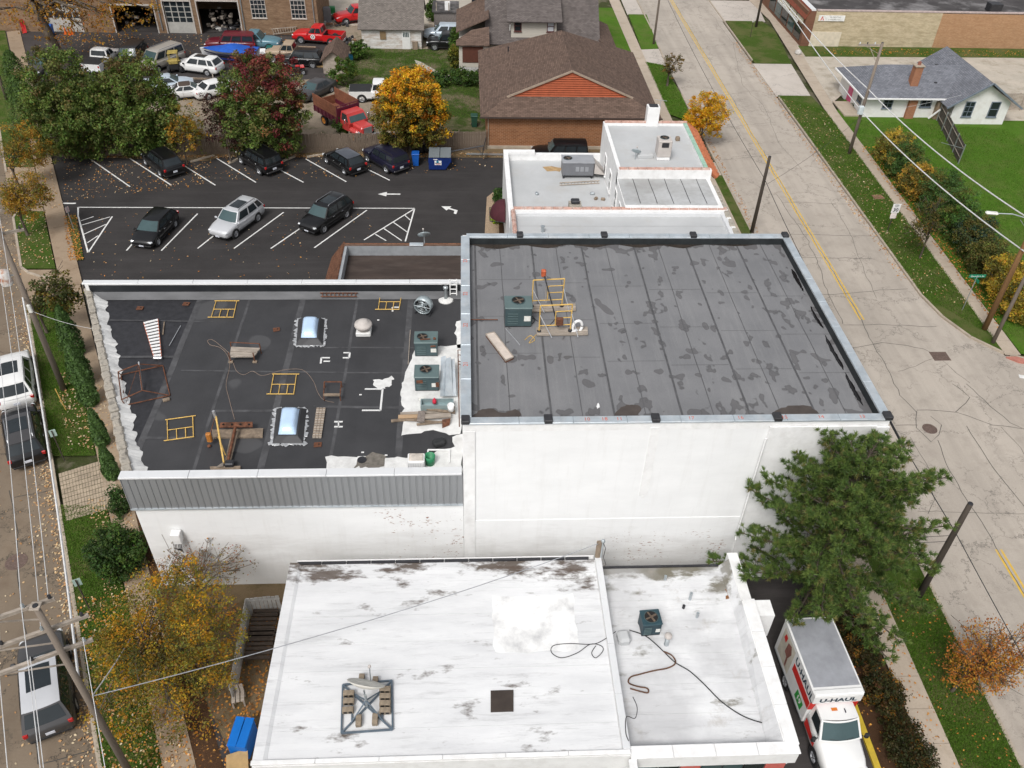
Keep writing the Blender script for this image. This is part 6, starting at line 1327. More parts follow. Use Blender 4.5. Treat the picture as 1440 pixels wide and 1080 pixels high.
    # bed of a pickup
    if pick:
        x0, x1 = -.5*L, -.125*L; t_ = .07; zt = s['deck']
        MB().box(x0,x1,hw-t_,hw-.005,zb,zt).box(x0,x1,-hw+.005,-hw+t_,zb,zt).box(x0,x0+t_,-hw+t_,hw-t_,zb,zt).build('bed_side', pm, o)
        MB().box(x0+t_,x1,-hw+t_,hw-t_,zb,zb+.25).box(x1-.05,x1,-hw+t_,hw-t_,zb+.25,zt-.02).build('bed_floor', m_trimblk, o)
        if bedcover: MB().cbox(((x0+x1)/2,0,zt+.03),(x1-x0-.05,W_-.1,.08),.03).build('bed_cover', bedcover, o)
        MB().cbox((x0-.05,0,zb+.1),(.14,W_*.96,.18),.05).build('rear_bumper', m_chrome, o)
    # trim
    r = s['r']; wbx = s['wb']*L/2; off = .012*L
    MB().cbox((.49*L,0,zb+.10),(.12,W_*.80,.17),.05).build('front_bumper', twotone or m_trimblk, o)
    if not pick: MB().cbox((-.492*L,0,zb+.11),(.10,W_*.84,.17),.05).build('rear_bumper', twotone or m_trimblk, o)
    MB().cbox((.488*L,0,s['h1']*.74),(.07,W_*.44,.15),.02).build('grille', m_trimblk, o); MB().cbox((.497*L+.035,0,zb+.12),(.02,.36,.11),.005).build('licence_plate', m_plate, o)
    MB().cbox((-.5*L-(.125 if pick else .012),0,s['deck']*.62 if not pick else zb+.1),(.02,.34,.16),.005).build('licence_plate', m_plate, o)
    for sg in (-1,1):
        MB().cbox((.465*L,sg*hw*.70,s['h1']*.84),(.24,.36,.14),.05,sg*-.35).build('headlight', m_head, o)
        MB().cbox((-.488*L if not pick else -.5*L+.02,sg*hw*.85,(s['deck']*.86 if not pick else s['deck']*.8)),(.10,.2 if not pick else .16,.22 if kind not in ('sedan','coupe') else .13),.03,sg*.2).build('tail_light', m_tail, o)
        MB().cbox((xa-.10,sg*(hw+.09),belt+.05),(.14,.20,.15),.04).build('mirror', pm if pm is not p_white else m_trimblk, o)
        MB().box(-wbx+r*1.1,wbx-r*1.1,sg*hw*.995-.012,sg*hw*.995+.012,zb+.02,zb+.10).build('sill', m_trimblk, o)
        dl = MB()
        for fx in ((s['win'][0][1]+s['win'][1][0])/2, .985): x = lp(xd,xa,fx); dl.box(x-.006,x+.006,sg*(hw*.995)-.006,sg*(hw*.995)+.008,zb+.12,belt-.08)
        dl.build('door_seam', m_trimblk, o)
        for fx in (.42,.72): x = lp(xd,xa,fx); MB().cbox((x,sg*hw,belt-.16),(.2,.035,.035),.01).build('door_handle', m_chrome if pm is p_black else pm, o)
        for fx in (-1,1):
            x = fx*wbx+off; MB().lathe([(r*.9,-.012),(r*1.14,-.012),(r*1.14,.012),(r*.9,.012),(r*.9,-.012)], (x,sg*(hw*.996),r*1.02), 22, 'y', False).build('wheel_arch', m_trimblk, o)
            ty, rm = wheel_mesh(r, .23); wo = place('wheel', ty, None, o, (x,sg*(hw-.09),r), (0,0,0 if sg > 0 else math.pi)); rr = place('rim', rm, None, wo)
    return o
def park(name, label, kind, pm, fpx, rpx, side=1, **kw):
    """stand a vehicle on the tyre contact points of its near side"""
    f, r = P(*fpx), P(*rpx); d = (f-r).normalized(); left = Vector((-d.y,d.x,0)); W_ = kw.get('W', SPEC[kind]['W'])
    c = (f+r)/2-left*side*(W_/2-.08)-d*.012*SPEC[kind]['L']; z = kw.pop('z', .03)
    return vehicle(name, label, kind, pm, (c.x,c.y,z), math.atan2(d.y,d.x), **kw)
def stand(name, label, kind, pm, px, deg, zc=.75, **kw):
    c = P(px[0],px[1],zc); z = kw.pop('z', .0); return vehicle(name, label, kind, pm, (c.x,c.y,z), R(deg), **kw)
G1 = 'cars parked in the lot'
park('parked_car', 'black hatchback nose out in the middle row, nearest the hatched triangle', 'hatch', p_black, (223,346), (247,320), 1, group=G1)
park('parked_car', 'silver SUV in the middle row of the parking lot', 'suv', p_silver, (332,335), (363,312), 1, group=G1, rails=m_trimblk, sunroof=True)
park('parked_car', 'black SUV with silver roof rails in the middle row of the lot', 'suv', p_black, (456,328), (487,307), 1, group=G1, rails=m_chrome, sunroof=True)
park('parked_car', 'black crossover parked at the fence, left end of the back row', 'suv', p_black, (206.5,233), (228,250), 1, group=G1, rails=m_trimblk)
park('parked_car', 'black boxy SUV at the fence, second in the back row', 'boxsuv', p_black, (340,231), (367,247), 1, group=G1, rails=m_trimblk, twotone=p_grey)
park('parked_car', 'black hatchback with shiny roof at the fence, third in the back row', 'hatch', p_black, (458,229), (488,248), 1, group=G1, H=1.56, roof=paint('black_metallic',(.10,.11,.13),.22,.4))
park('parked_car', 'dark navy SUV at the fence, nearest the blue bin', 'boxsuv', p_navy, (518,228.5), (544,244), 1, group=G1, rails=m_trimblk, twotone=p_grey)
G2 = 'cars parked along the west street'
stand('parked_car', 'white SUV with black sunroof parked on the west street', 'suv', p_white, (19,528), 114, .85, group=G2, sunroof=True, H=1.78, L=4.9, W=1.98)
stand('parked_car', 'black SUV parked behind the white one on the west street', 'suv', p_black, (31,606), 117, .85, group=G2, sunroof=True, rails=m_chrome, L=4.65, W=1.9, roof=p_grey)
stand('parked_car', 'dark SUV with pale roof parked under the near utility pole', 'suv', p_grey, (62,955), 114, .85, group=G2, sunroof=True, L=4.8, W=1.9, H=1.75, roof=p_silver)
G3 = 'vehicles in the rear junk yard'
stand('parked_car', 'dark sedan nose towards the trees at the left end of the junk yard', 'sedan', p_grey, (62,90), -100, .6, group=G3)
stand('pickup_truck', 'white pickup showing its tailgate in the rear lot', 'pickup', p_white, (144,82), 82, .8, cat='pickup', group=G3, L=5.3, bedcover=m_trimblk)
stand('parked_car', 'black SUV with silver nose between the white pickup and the van', 'bigsuv', p_black, (185,79), -93, .8, group=G3, L=4.9)
stand('parked_van', 'white and champagne van with roof bars in the rear lot', 'van', p_gold, (227,81), -122, .9, cat='van', group=G3, rails=m_chrome)
stand('parked_car', 'white crossover with black roof panels beside the boat', 'suv', p_white, (279,90), 163, .8, group=G3, sunroof=True, L=5.0)
stand('parked_car', 'long maroon SUV half hidden behind the covered boat', 'bigsuv', p_maroon, (325,60), 180, .8, group=G3)
stand('parked_car', 'pale blue sedan half hidden behind the green trees', 'sedan', p_ltblue, (236,117), 15, .6, group=G3)
stand('parked_car', 'white convertible with brown cloth top in the junk yard', 'coupe', p_white, (266,127), 17, .6, group=G3, roof=M('brown_cloth_top',(.07,.05,.04),.9))
stand('parked_car', 'white sedan behind the red leaved tree', 'sedan', p_white, (305,124), 38, .6, group=G3)
stand('pickup_truck', 'old teal pickup with its bonnet towards the ladder', 'pickup', p_teal, (358,57), -4, .8, cat='pickup', group=G3)
park('pickup_truck', 'bright red pickup with round white door emblem', 'pickup', p_red, (424,62), (466,65), 1, cat='pickup', group=G3, z=.05)
stand('parked_car', 'black crossover beside the red quad bike', 'suv', p_black, (424,82), 176, .7, group=G3)
stand('old_pickup', 'faded tan pickup behind the black crossover', 'pickup', p_tan, (408,74), 176, .7, cat='pickup', group=G3, L=5.2)
park('parked_car', 'dark grey sedan on the gravel above the red dump truck', 'sedan', p_grey, (439,144), (467,130), 1, group=G3)
stand('pickup_truck', 'white pickup with black bed cover behind the orange tree', 'pickup', p_white, (533,128), 2, .8, cat='pickup', group=G3, bedcover=m_trimblk)
stand('pickup_truck', 'red pickup at the far side of the junk yard, by the white garage', 'pickup', p_red, (503,20), -157, .8, cat='pickup', group=G3)
stand('parked_car', 'silver blue SUV parked by the dark shed', 'suv', p_ltblue, (625,45), 180, .8, z=.07)
stand('parked_car', 'black SUV parked in front of the silver blue one', 'boxsuv', p_black, (629,58), 180, .8, z=.07)
stand('parked_car', 'black boxy SUV parked against the tan brick building', 'boxsuv', p_black, (787,212), 180, .9, z=.05, L=4.9)
ob = bpy.data.objects
rp = [o for o in ob if o.get('label','').startswith('bright red pickup')][0]
MB().lathe([(.26,0),(.26,.006)],(.35,1.006,.85),20,'y').build('door_emblem', p_white, rp); MB().lathe([(.16,0),(.16,.006)],(.35,1.012,.85),16,'y').build('door_emblem', m_trimblk, rp); MB().lathe([(.09,0),(.09,.006)],(.35,1.018,.85),12,'y').build('door_emblem', p_white, rp)
# covered speedboat on its trailer
c = P(325,80,.6); o = thing('speedboat', 'white and blue speedboat under a blue cover on a trailer', 'boat', (c.x,c.y,.05), R(176))
def hull(u, v):   # u: stern 0 to bow 1, v: port to starboard around the keel
    w_ = 1.1*(1-max(0,(u-.45)/.55)**2.2); a = (v-.5)*2; z = .55+.75*abs(a)**1.6+.12*u; return (-2.9+5.8*u+.25*abs(a)*(u > .9), w_*(a if abs(a) < 1 else a), z)
MB().grid(hull, 16, 10).build('hull', p_white, o, True)
def cover_(u, v): w_ = 1.12*(1-max(0,(u-.45)/.55)**2.2); a = (v-.5)*2; return (-2.92+5.75*u, w_*a, 1.32+.12*u+(.45*math.exp(-((u-.45)/.22)**2)+.1*(1-u))*(1-a*a)**.6)
MB().grid(cover_, 18, 10).build('cover', M('blue_canvas',(.01,.085,.42),.8,.15,3), o, True)
for sg in (-1,1): MB().tube([(-2.8,sg*1.12,1.05),(0,sg*1.12,1.1),(1.2,sg*.98,1.15),(2.3,sg*.5,1.22),(2.85,0,1.28)],.06,5).build('stripe', p_navy, o)
MB().bar((-2.2,-.75,.45),(3.6,-.1,.5),.1,.12).bar((-2.2,.75,.45),(3.6,.1,.5),.1,.12).build('trailer_frame', M('blue_trailer',(.02,.04,.22),.5), o)
for sg in (-1,1): ty, rm = wheel_mesh(.32,.2); wo = place('wheel', ty, None, o, (-.9,sg*1.0,.32),(0,0,0 if sg > 0 else math.pi)); place('rim', rm, None, wo)
# red dump truck
f, r = P(497,180), P(462,165); d = Vector((math.cos(R(-48)),math.sin(R(-48)),0)); c = P(486,168,1.0)
o = thing('dump_truck', 'red dump truck with brown wooden high sides by the fence', 'truck', (c.x,c.y,.03), R(-50)); p_dr = paint('dump_red',(.52,.055,.05)); m_dw = M('brown_side_boards',(.20,.075,.04),.85,.25,3); m_mar = paint('dump_maroon',(.10,.012,.03),.5)
MB().box(-3.3,.55,-1.15,1.15,1.05,1.2).build('bed_floor', m_dw, o)
for sg in (-1,1):
    for k in range(4): MB().box(-3.3,.5,sg*1.17-.03,sg*1.17+.03,1.62+k*.27,1.62+(k+1)*.27-.012).build('side_board', m_dw, o)
    MB().box(-3.3,.55,sg*1.18-.05,sg*1.18+.05,1.1,1.6).build('bed_side', m_mar, o)
    for k in range(7): MB().box(-3.2+k*.6,-3.08+k*.6,sg*1.25-.04,sg*1.25+.04,1.1,1.62).build('stake', m_mar, o)
MB().box(-3.35,-3.27,-1.12,1.12,1.2,2.0).build('tailgate', m_dw, o); MB().box(.5,.6,-1.2,1.2,1.1,2.45).build('headboard', m_mar, o); MB().bar((.55,-1.2,2.62),(.55,1.2,2.62),.06,.06).build('rack_bar', m_mar, o)
for k in range(6): MB().bar((.55,-1.15+k*.46,2.45),(.55,-1.15+k*.46,2.62),.05,.05).build('rack_post', m_mar, o)
st = [(.75,.98,.75,2.2,.85),(1.75,.98,.75,2.2,.82)]
MB().add([(.72,-1,.75),(1.95,-1,.75),(1.95,1,.75),(.72,1,.75),(.72,-1,1.5),(2.15,-1,1.5),(2.15,1,1.5),(.72,1,1.5),(.78,-.85,2.25),(1.7,-.85,2.25),(1.7,.85,2.25),(.78,.85,2.25)],[(0,1,5,4),(1,2,6,5),(2,3,7,6),(3,0,4,7),(4,5,9,8),(5,6,10,9),(6,7,11,10),(7,4,8,11),(8,9,10,11),(3,2,1,0)]).build('cab', p_dr, o)
MB().add([(2.14,-.86,1.56),(2.14,.86,1.56),(1.74,.76,2.17),(1.74,-.76,2.17)],[(0,1,2,3)]).build('windscreen', m_glassteal, o); ob[o.children[-1].name].location = (.02,0,.01)
for sg in (-1,1): MB().add([(.9,sg*.99,1.56),(1.95,sg*.99,1.56),(1.62,sg*.87,2.15),(.92,sg*.87,2.15)],[(0,1,2,3)]).build('side_window', m_glass, o); o.children[-1].location = (0,sg*.015,0)
MB().cbox((2.75,0,1.15),(1.5,1.3,.72),.12).build('bonnet', p_dr, o)
for sg in (-1,1): MB().cbox((2.6,sg*.82,.95),(1.3,.5,.5),.18).build('fender', p_dr, o); MB().lathe([(.11,0),(.11,.05)],(3.25,sg*.82,1.05),12,'x').build('headlight', m_head, o); MB().cbox((1.9,sg*1.25,1.75),(.1,.18,.4),.02).build('mirror', m_chrome, o)
MB().box(3.48,3.53,-.42,.42,.82,1.42).build('grille', m_steel, o); MB().cbox((3.55,0,.62),(.16,2.1,.22),.03).build('front_bumper', m_steel, o); MB().box(-3.2,2.0,-.4,.4,.6,.95).build('chassis', m_trimblk, o)
for x, y, in ((2.55,.88),(2.55,-.88),(-2.1,.92),(-2.1,-.92)): ty, rm = wheel_mesh(.46,.28); wo = place('wheel', ty, None, o, (x,y,.46),(0,0,0 if y > 0 else math.pi)); rr = place('rim', rm.copy(), None, wo); rr.data.materials[0] = M('orange_rim',(.5,.2,.03),.6)
# quad bike
c = P(417,99,.4); o = thing('quad_bike', 'small red quad bike in front of the black crossover', 'quad bike', (c.x,c.y,.05), R(15))
MB().cbox((0,0,.55),(1.2,.4,.25),.08).build('frame', m_trimblk, o); MB().cbox((.1,0,.78),(.5,.3,.2),.08).cbox((.6,0,.72),(.45,.8,.1),.04).cbox((-.6,0,.72),(.45,.85,.1),.04).build('bodywork', p_red, o); MB().cbox((-.3,0,.82),(.6,.28,.12),.05).build('seat', m_trimblk, o); MB().tube([(.45,-.4,1.02),(.35,0,1.0),(.45,.4,1.02)],.025,5).build('handlebar', m_trimblk, o)
for x in (-.55,.6):
    for y in (-.45,.45): ty, rm = wheel_mesh(.27,.22); wo = place('wheel', ty, None, o, (x,y,.27),(0,0,0 if y > 0 else math.pi)); place('rim', rm, None, wo)
# rental box truck beside the shop
f, r = P(1135,1066), P(1096,956); d = (f-r).normalized(); left = Vector((-d.y,d.x,0)); c = (f+r)/2+left*.98-d*.15
o = thing('box_truck', 'white rental box truck with red stripe parked beside the shop', 'truck', (c.x,c.y,.04), math.atan2(d.y,d.x))
m_box = M('box_white',(.72,.72,.71),.45,.05,2); m_boxroof = M('box_roof_alu',(.36,.37,.40),.5,.18,1.2,.3); m_ured = M('stripe_red',(.55,.025,.02),.5,.08); m_ublk = M('letter_blue',(.015,.035,.055),.6); m_ugrn = M('offer_green',(.03,.30,.05),.5,.1)
BX0, BX1, BW, BZ0, BZ1 = -2.9, .75, 1.07, .75, 2.95
MB().box(BX0,BX1,-BW,BW,BZ0,BZ1-.03).build('cargo_box', m_box, o)
MB().cbox(((BX0+BX1)/2,0,BZ1),(BX1-BX0+.04,BW*2+.05,.08),.02).build('box_edge', m_box, o); MB().box(BX0+.07,BX1-.28,-BW+.06,BW-.06,BZ1+.041,BZ1+.046).build('box_roof', m_boxroof, o)
MB().cbox((BX1-.02,0,BZ1+.02),(.30,BW*2+.02,.16),.06).build('front_cap', m_box, o); MB().box(BX0-.03,BX0,-BW+.05,BW-.05,.85,2.85).build('rear_door', m_steel, o)
for sg in (-1,1):
    y = sg*(BW+.004); th = .006
    MB().box(-1.15,BX1-.02,min(y,y+sg*th),max(y,y+sg*th),1.75,2.22).build('side_stripe', m_ured, o)
    MB().add([(-.35,y+sg*.004,1.02),(.35,y+sg*.004,.95),(.42,y+sg*.004,1.5),(-.28,y+sg*.004,1.58)],[(0,1,2,3)]).build('offer_panel', m_ugrn, o)
    MB().add([(-2.65,y+sg*.002,1.0),(-1.35,y+sg*.002,1.0),(-1.35,y+sg*.002,2.7),(-2.65,y+sg*.002,2.7)],[(0,1,2,3)]).build('picture_panel', M('picture_cream',(.55,.52,.44),.6,.2,1.5), o)
    MB().add([(-2.1,y+sg*.006,1.7),(-1.75,y+sg*.006,1.6),(-1.55,y+sg*.006,2.2),(-1.75,y+sg*.006,2.55),(-2.05,y+sg*.006,2.4)],[(0,1,2,3,4)]).add([(-1.8,y+sg*.006,1.1),(-1.68,y+sg*.006,1.1),(-1.7,y+sg*.006,1.65),(-1.85,y+sg*.006,1.65)],[(0,1,2,3)]).build('picture_shape', M('picture_brown',(.22,.09,.07),.6,.3,4), o)
    MB().add([(-2.5,y+sg*.006,2.2),(-2.25,y+sg*.006,2.1),(-2.2,y+sg*.006,2.5),(-2.42,y+sg*.006,2.55)],[(0,1,2,3)]).build('picture_shape', m_ured, o)
    dx = (sg*-1,0,0); text('U-HAUL', .52, m_ublk, 'lettering', o, frame((-.18,y+sg*.004,2.52), dx, (0,0,1)), extrude=.003, sx=1.05, bold=.012)
    text('19', .42, m_box, 'lettering', o, frame((.03,y+sg*.01,1.27), dx, (0,0,1)), extrude=.003, bold=.01)
    MB().box(-2.88,.7,min(y-sg*.04,y+sg*.01),max(y-sg*.04,y+sg*.01),.72,.80).build('side_rail', m_steel, o)
MB().cbox((BX1+.05,0,2.66),(.17,BW*2-.01,.56),.03).build('front_panel', m_box, o)
text('U-HAUL', .36, m_ublk, 'lettering', o, frame((BX1+.145,0,2.62),(0,1,0),(0,0,1)), extrude=.003, sx=1.25, bold=.012)
MB().box(BX1,BX1+.02,-BW,BW,1.75,2.38).build('front_stripe', m_ured, o)
# cab
cab = [(.78,.98,.55,1.55),(1.6,.98,.5,1.5),(2.1,.96,.5,1.32),(2.75,.93,.52,1.2),(3.05,.86,.56,1.08),(3.12,.8,.62,.98)]
vs = []; fs = []
for x, w_, z0, z1 in cab:
    rg = [(0,z0),(.9*w_,z0),(w_,z0+.12),(w_,z0+.6*(z1-z0)),(.97*w_,z1-.1),(.86*w_,z1),(0,z1+.05)]; full = rg+[(-y,z) for y,z in rg[-2:0:-1]]; n = len(full); vs += [(x,y,z) for y,z in full]
for i in range(len(cab)-1):
    for k in range(n): fs.append((i*n+k,(i+1)*n+k,(i+1)*n+(k+1)%n,i*n+(k+1)%n))
fs += [tuple(range(n)), tuple((len(cab)-1)*n+k for k in range(n-1,-1,-1))]
MB().add(vs, fs).build('cab_body', p_white, o, True)
fr = lambda u, v: (2.02-.55*v+.12*(1-(2*u-1)**2), (2*u-1)*(.93-.12*v), 1.45+.72*v); sd = lambda sg: (lambda u, v: (.78+(2.02-.55*v-.78)*u, sg*(.93-.12*v), 1.45+.72*v))
MB().grid(fr,8,4).grid(sd(1),4,3).grid(sd(-1),4,3).build('cab_frame', p_white, o, True)
MB().grid(lambda u, v: (.78+(.69+.12*(1-(2*v-1)**2))*u,(2*v-1)*.81,2.17+.08*(1-(2*v-1)**4)),6,6).build('cab_roof', p_white, o, True)
def ws(u, v): p = fr(.05+.9*u,.08+.84*v); return (p[0]+.014,p[1],p[2]+.008)
MB().grid(ws,8,4).build('windscreen', m_glassteal, o, True)
for sg in (-1,1):
    def sw(u, v, sg=sg): p = sd(sg)(.22+.7*u,.12+.75*v); return (p[0],p[1]+sg*.012,p[2])
    MB().grid(sw,3,3).build('side_window', m_glass, o, True); MB().cbox((1.95,sg*1.16,1.5),(.14,.2,.3),.04).build('mirror', m_trimblk, o); MB().tube([(1.85,sg*.92,1.4),(1.95,sg*1.1,1.42)],.02,5).build('mirror_arm', m_trimblk, o)
    MB().cbox((3.03,sg*.72,.93),(.2,.34,.2),.05,sg*-.3).build('headlight', m_head, o); MB().cbox((3.0,sg*.80,.8),(.16,.2,.08),.02,sg*-.3).build('indicator', m_amber, o)
    MB().add([(.85,sg*.99,.75),(1.9,sg*.99,.75),(1.9,sg*.985,1.0),(.85,sg*.985,1.25)],[(0,1,2,3)]).build('door_stripe', m_ured, o); o.children[-1].location = (0,sg*.012,0)
    for x in (-1.35,2.18): ty, rm = wheel_mesh(.38,.26); wo = place('wheel', ty, None, o, (x,sg*(.86 if x > 0 else .9),.38),(0,0,0 if sg > 0 else math.pi)); place('rim', rm, None, wo); MB().lathe([(.36,-.01),(.45,-.01),(.45,.0),(.36,.0),(.36,-.01)],(x,sg*(.985 if x > 0 else 1.0),.42),20,'y',False).build('wheel_arch', m_trimblk, o)
    MB().tube([ws(.5+sg*.08,.02),ws(.5+sg*.32,.10)],.012,4).build('wiper', m_trimblk, o)
o.scale = (.93,.93,.93)
MB().cbox((3.1,0,.88),(.1,1.0,.2),.03).build('grille', m_trimblk, o); MB().cbox((3.14,0,.6),(.16,1.8,.18),.04).build('front_bumper', m_trimblk, o); MB().cbox((3.225,0,.6),(.02,.34,.14),.004).build('licence_plate', m_plate, o)
MB().box(-2.8,2.4,-.42,.42,.45,.74).build('chassis', m_trimblk, o); MB().cbox((1.1,-.15,2.27),(.14,.26,.01),.003).build('roof_sticker', M('orange_sticker',(.6,.17,.02),.6), o); MB().cbox((1.2,.28,2.29),(.2,.04,.06),.015).build('antenna', p_navy, o)
# ------------------------------------------------------------------ trees, shrubs, hedges, fallen leaves
def leaf_material(name, rough=.6, trans=.38):
    t = NT(name); at = t.n('Attribute', attribute_name='tint'); t.out(at.outputs['Color'], rough, 0, .25)
    tr = t.n('BsdfTranslucent'); t.t.links.new(at.outputs['Color'], tr.inputs['Color']); mx = t.n('MixShader'); mx.inputs[0].default_value = trans
    out = [n for n in t.t.nodes if n.type == 'OUTPUT_MATERIAL'][0]
    t.t.links.new(t.b.outputs[0], mx.inputs[1]); t.t.links.new(tr.outputs[0], mx.inputs[2]); t.t.links.new(mx.outputs[0], out.inputs['Surface'])
    return t.m
m_leaf = leaf_material('leaf'); m_needle = leaf_material('needle', .55, .25)
m_litter = leaf_material('fallen_leaf', .8, 0)
m_bark = M('bark', (.10,.08,.062), .95, .4, 6, bump=.8, stretch=(1,1,.25)); m_barkgrey = M('grey_bark', (.17,.145,.12), .95, .35, 6, bump=.8, stretch=(1,1,.25))
def leaf_obj(name, pos, nrm, size, col, mat, parent=None, aspect=.6, rs=None, tri=False):
    """one mesh of small leaf faces: pos Nx3, nrm Nx3, size N, col Nx3"""
    n = len(pos); rs = rs or np.random.RandomState(1)
    a = rs.normal(size=(n,3)); nrm = nrm/np.maximum(1e-6, np.linalg.norm(nrm,axis=1,keepdims=True)); a -= nrm*np.sum(a*nrm,axis=1,keepdims=True); a /= np.maximum(1e-6, np.linalg.norm(a,axis=1,keepdims=True)); b = np.cross(nrm,a)
    s = size[:,None]; k = 3 if tri else 4
    if tri: V = np.stack([pos-b*s*aspect*.5, pos+b*s*aspect*.5, pos+a*s], 1)
    else: V = np.stack([pos-a*s*.5, pos+b*s*.5*aspect+nrm*s*.08, pos+a*s*.5, pos-b*s*.5*aspect+nrm*s*.08], 1)
    V = V.reshape(-1,3).astype(np.float32); me = bpy.data.meshes.new(name)
    me.vertices.add(n*k); me.vertices.foreach_set('co', V.ravel()); me.loops.add(n*k); me.loops.foreach_set('vertex_index', np.arange(n*k, dtype=np.int32))
    me.polygons.add(n); me.polygons.foreach_set('loop_start', np.arange(0,n*k,k,dtype=np.int32)); me.polygons.foreach_set('loop_total', np.full(n,k,dtype=np.int32)); me.update(calc_edges=True)
    at = me.attributes.new('tint','FLOAT_COLOR','POINT'); C = np.ones((n*k,4),np.float32); C[:,:3] = np.repeat(np.clip(col,0,1),k,axis=0); at.data.foreach_set('color', C.ravel())
    me.materials.append(mat); o = bpy.data.objects.new(name, me); COL.objects.link(o)
    if parent is not None: o.parent = parent
    return o
def pal(cols, rs, n):
    w_ = np.array([c[1] for c in cols], float); idx = rs.choice(len(cols), n, p=w_/w_.sum()); return np.array([c[0] for c in cols])[idx]
GREEN = [((.075,.135,.024),4),((.095,.165,.030),3),((.055,.095,.020),2)]
OLIVE = [((.125,.180,.040),4),((.16,.22,.05),3),((.10,.135,.034),2),((.18,.185,.055),2)]
DKGREEN = [((.050,.095,.024),4),((.068,.125,.030),2),((.036,.070,.018),2)]
YELLOW = [((.42,.24,.03),4),((.30,.20,.035),3),((.16,.15,.03),2)]
ORANGE = [((.62,.31,.018),3),((.68,.40,.025),4),((.48,.17,.015),1)]
def crown(blobs, ncl, nper, rcl, size, palf, seed, parent, name='crown', shell=.55, flat=.75, up=.5, mat=None, aspect=.62):
    """blobs: list of (cx,cy,cz,rx,ry,rz) in local metres; leaves gather in clumps near the surface of the blobs"""
    rs = np.random.RandomState(seed); vol = np.array([b[3]*b[4]*b[5] for b in blobs]); bi = rs.choice(len(blobs), ncl, p=vol/vol.sum()); B = np.array(blobs)[bi]
    d = rs.normal(size=(ncl,3)); d /= np.linalg.norm(d,axis=1,keepdims=True); rad = shell+(1-shell)*rs.rand(ncl)**.7; rad = np.where(rs.rand(ncl) < .2, rs.rand(ncl)**.5*.8, rad)
    cc = B[:,:3]+d*B[:,3:6]*rad[:,None]; cr = rcl*(.6+.8*rs.rand(ncl)); kk = np.maximum(3,(nper*(.5+rs.rand(ncl))).astype(int)); ci = np.repeat(np.arange(ncl), kk); n = len(ci)
    off = rs.normal(size=(n,3)); off /= np.linalg.norm(off,axis=1,keepdims=True); off *= (rs.rand(n)**.5)[:,None]; off[:,2] *= flat
    pos = cc[ci]+off*cr[ci][:,None]; keep = pos[:,2] > .05; pos, ci, off = pos[keep], ci[keep], off[keep]; n = len(pos)
    nrm = off+rs.normal(size=(n,3))*.7+np.array([0,0,up]); base = palf(cc, d, rs); col = base[ci]*(.78+.44*rs.rand(n))[:,None]*(1+.12*rs.normal(size=(n,3)))
    leaf_obj(name, pos, nrm, size*(.6+.8*rs.rand(n)), col, mat or m_leaf, parent, aspect, rs)
    return cc
def limbs(root, h, r, targets, seed, mat=None, lean=(0,0), fork=.35, nb=14, twig=.02):
    rr = random.Random(seed); tr = [Vector((lean[0]*t+rr.uniform(-.05,.05)*h*.12*(0 < t < 1), lean[1]*t+rr.uniform(-.05,.05)*h*.12*(0 < t < 1), h*t)) for t in (0,.2,.4,.6,.8,1)]
    mb = MB().tube([tr[0]-Vector((0,0,.1))]+tr, [r*1.35]+[r*(1.15 if i == 0 else 1-.75*i/5) for i in range(6)], 9); mb.build('trunk', mat or m_bark, root, True)
    mb = MB(); T = list(targets); rr.shuffle(T)
    for c in T[:nb]:
        c = Vector(c); t0 = rr.uniform(fork,.95); p0 = tr[min(5,int(t0*5))].lerp(tr[min(5,int(t0*5)+1)], t0*5 % 1); m_ = p0.lerp(c,.5)+Vector((rr.uniform(-.15,.15),rr.uniform(-.15,.15),.12*(c-p0).length)); r0 = r*.42*(1.1-t0*.6)
        mb.tube([p0,m_,c], [r0,r0*.6,twig], 6)
        for _ in range(2): e = c+Vector((rr.uniform(-.6,.6),rr.uniform(-.6,.6),rr.uniform(0,.6))); mb.tube([m_.lerp(c,rr.uniform(.2,.8)),e], [r0*.4,twig*.6], 5)
    mb.build('branches', mat or m_bark, root, True)
def tree(name, label, base, blobs_px, ncl, nper, rcl, size, palf, seed, tr=.16, cat='tree', group=None, shell=.55, flat=.8, nb=14, lean=(0,0), mat=None, up=.5, depth=.9, hfrac=.7, z0=.1, fork=.35):
    """blobs_px: (u, v, ru, rv) in the photo at the depth of the trunk"""
    b = P(*base, z0); o = thing(name, label, cat, b, 0, group); bl = []
    for u, v, ru, rv in blobs_px:
        c = PY(u, v, b.y); k = (c-Vector((0,0,CAM_H))).length/FPX; rx = ru*k; rz = rv*k*1.12; bl.append((c.x-b.x, 0, max(c.z-b.z, rz*.45), rx, rx*depth, rz))
    cc = crown(bl, ncl, nper, rcl, size, palf, seed, o, shell=shell, flat=flat, up=up)
    top = max(q[2]+q[5]*.4 for q in bl); limbs(o, top*hfrac, tr, cc, seed, mat, lean, fork, nb)
    return o
one = lambda pl: (lambda cc, d, rs: pal(pl, rs, len(cc)))
def blend(lo, hi, axis, a, b):
    """palette hi where the clump coordinate along axis exceeds a..b, lo elsewhere"""
    def f(cc, d, rs):
        t = np.clip(((cc@np.array(axis))-a)/(b-a)+rs.normal(size=len(cc))*.22, 0, 1); m_ = (rs.rand(len(cc)) < t)[:,None]; return np.where(m_, pal(hi,rs,len(cc)), pal(lo,rs,len(cc)))
    return f
g_tr = 'trees along the fence of the lot'
tree('broadleaf_tree', 'big round green tree at the left end of the fence', (103,221), [(95,150,54,62),(70,165,38,45),(125,160,38,50)], 560, 84, .50, .20, blend(OLIVE, OLIVE+[((.125,.11,.035),4)], (0,0,1), 5, 9), 11, .2, group=g_tr)
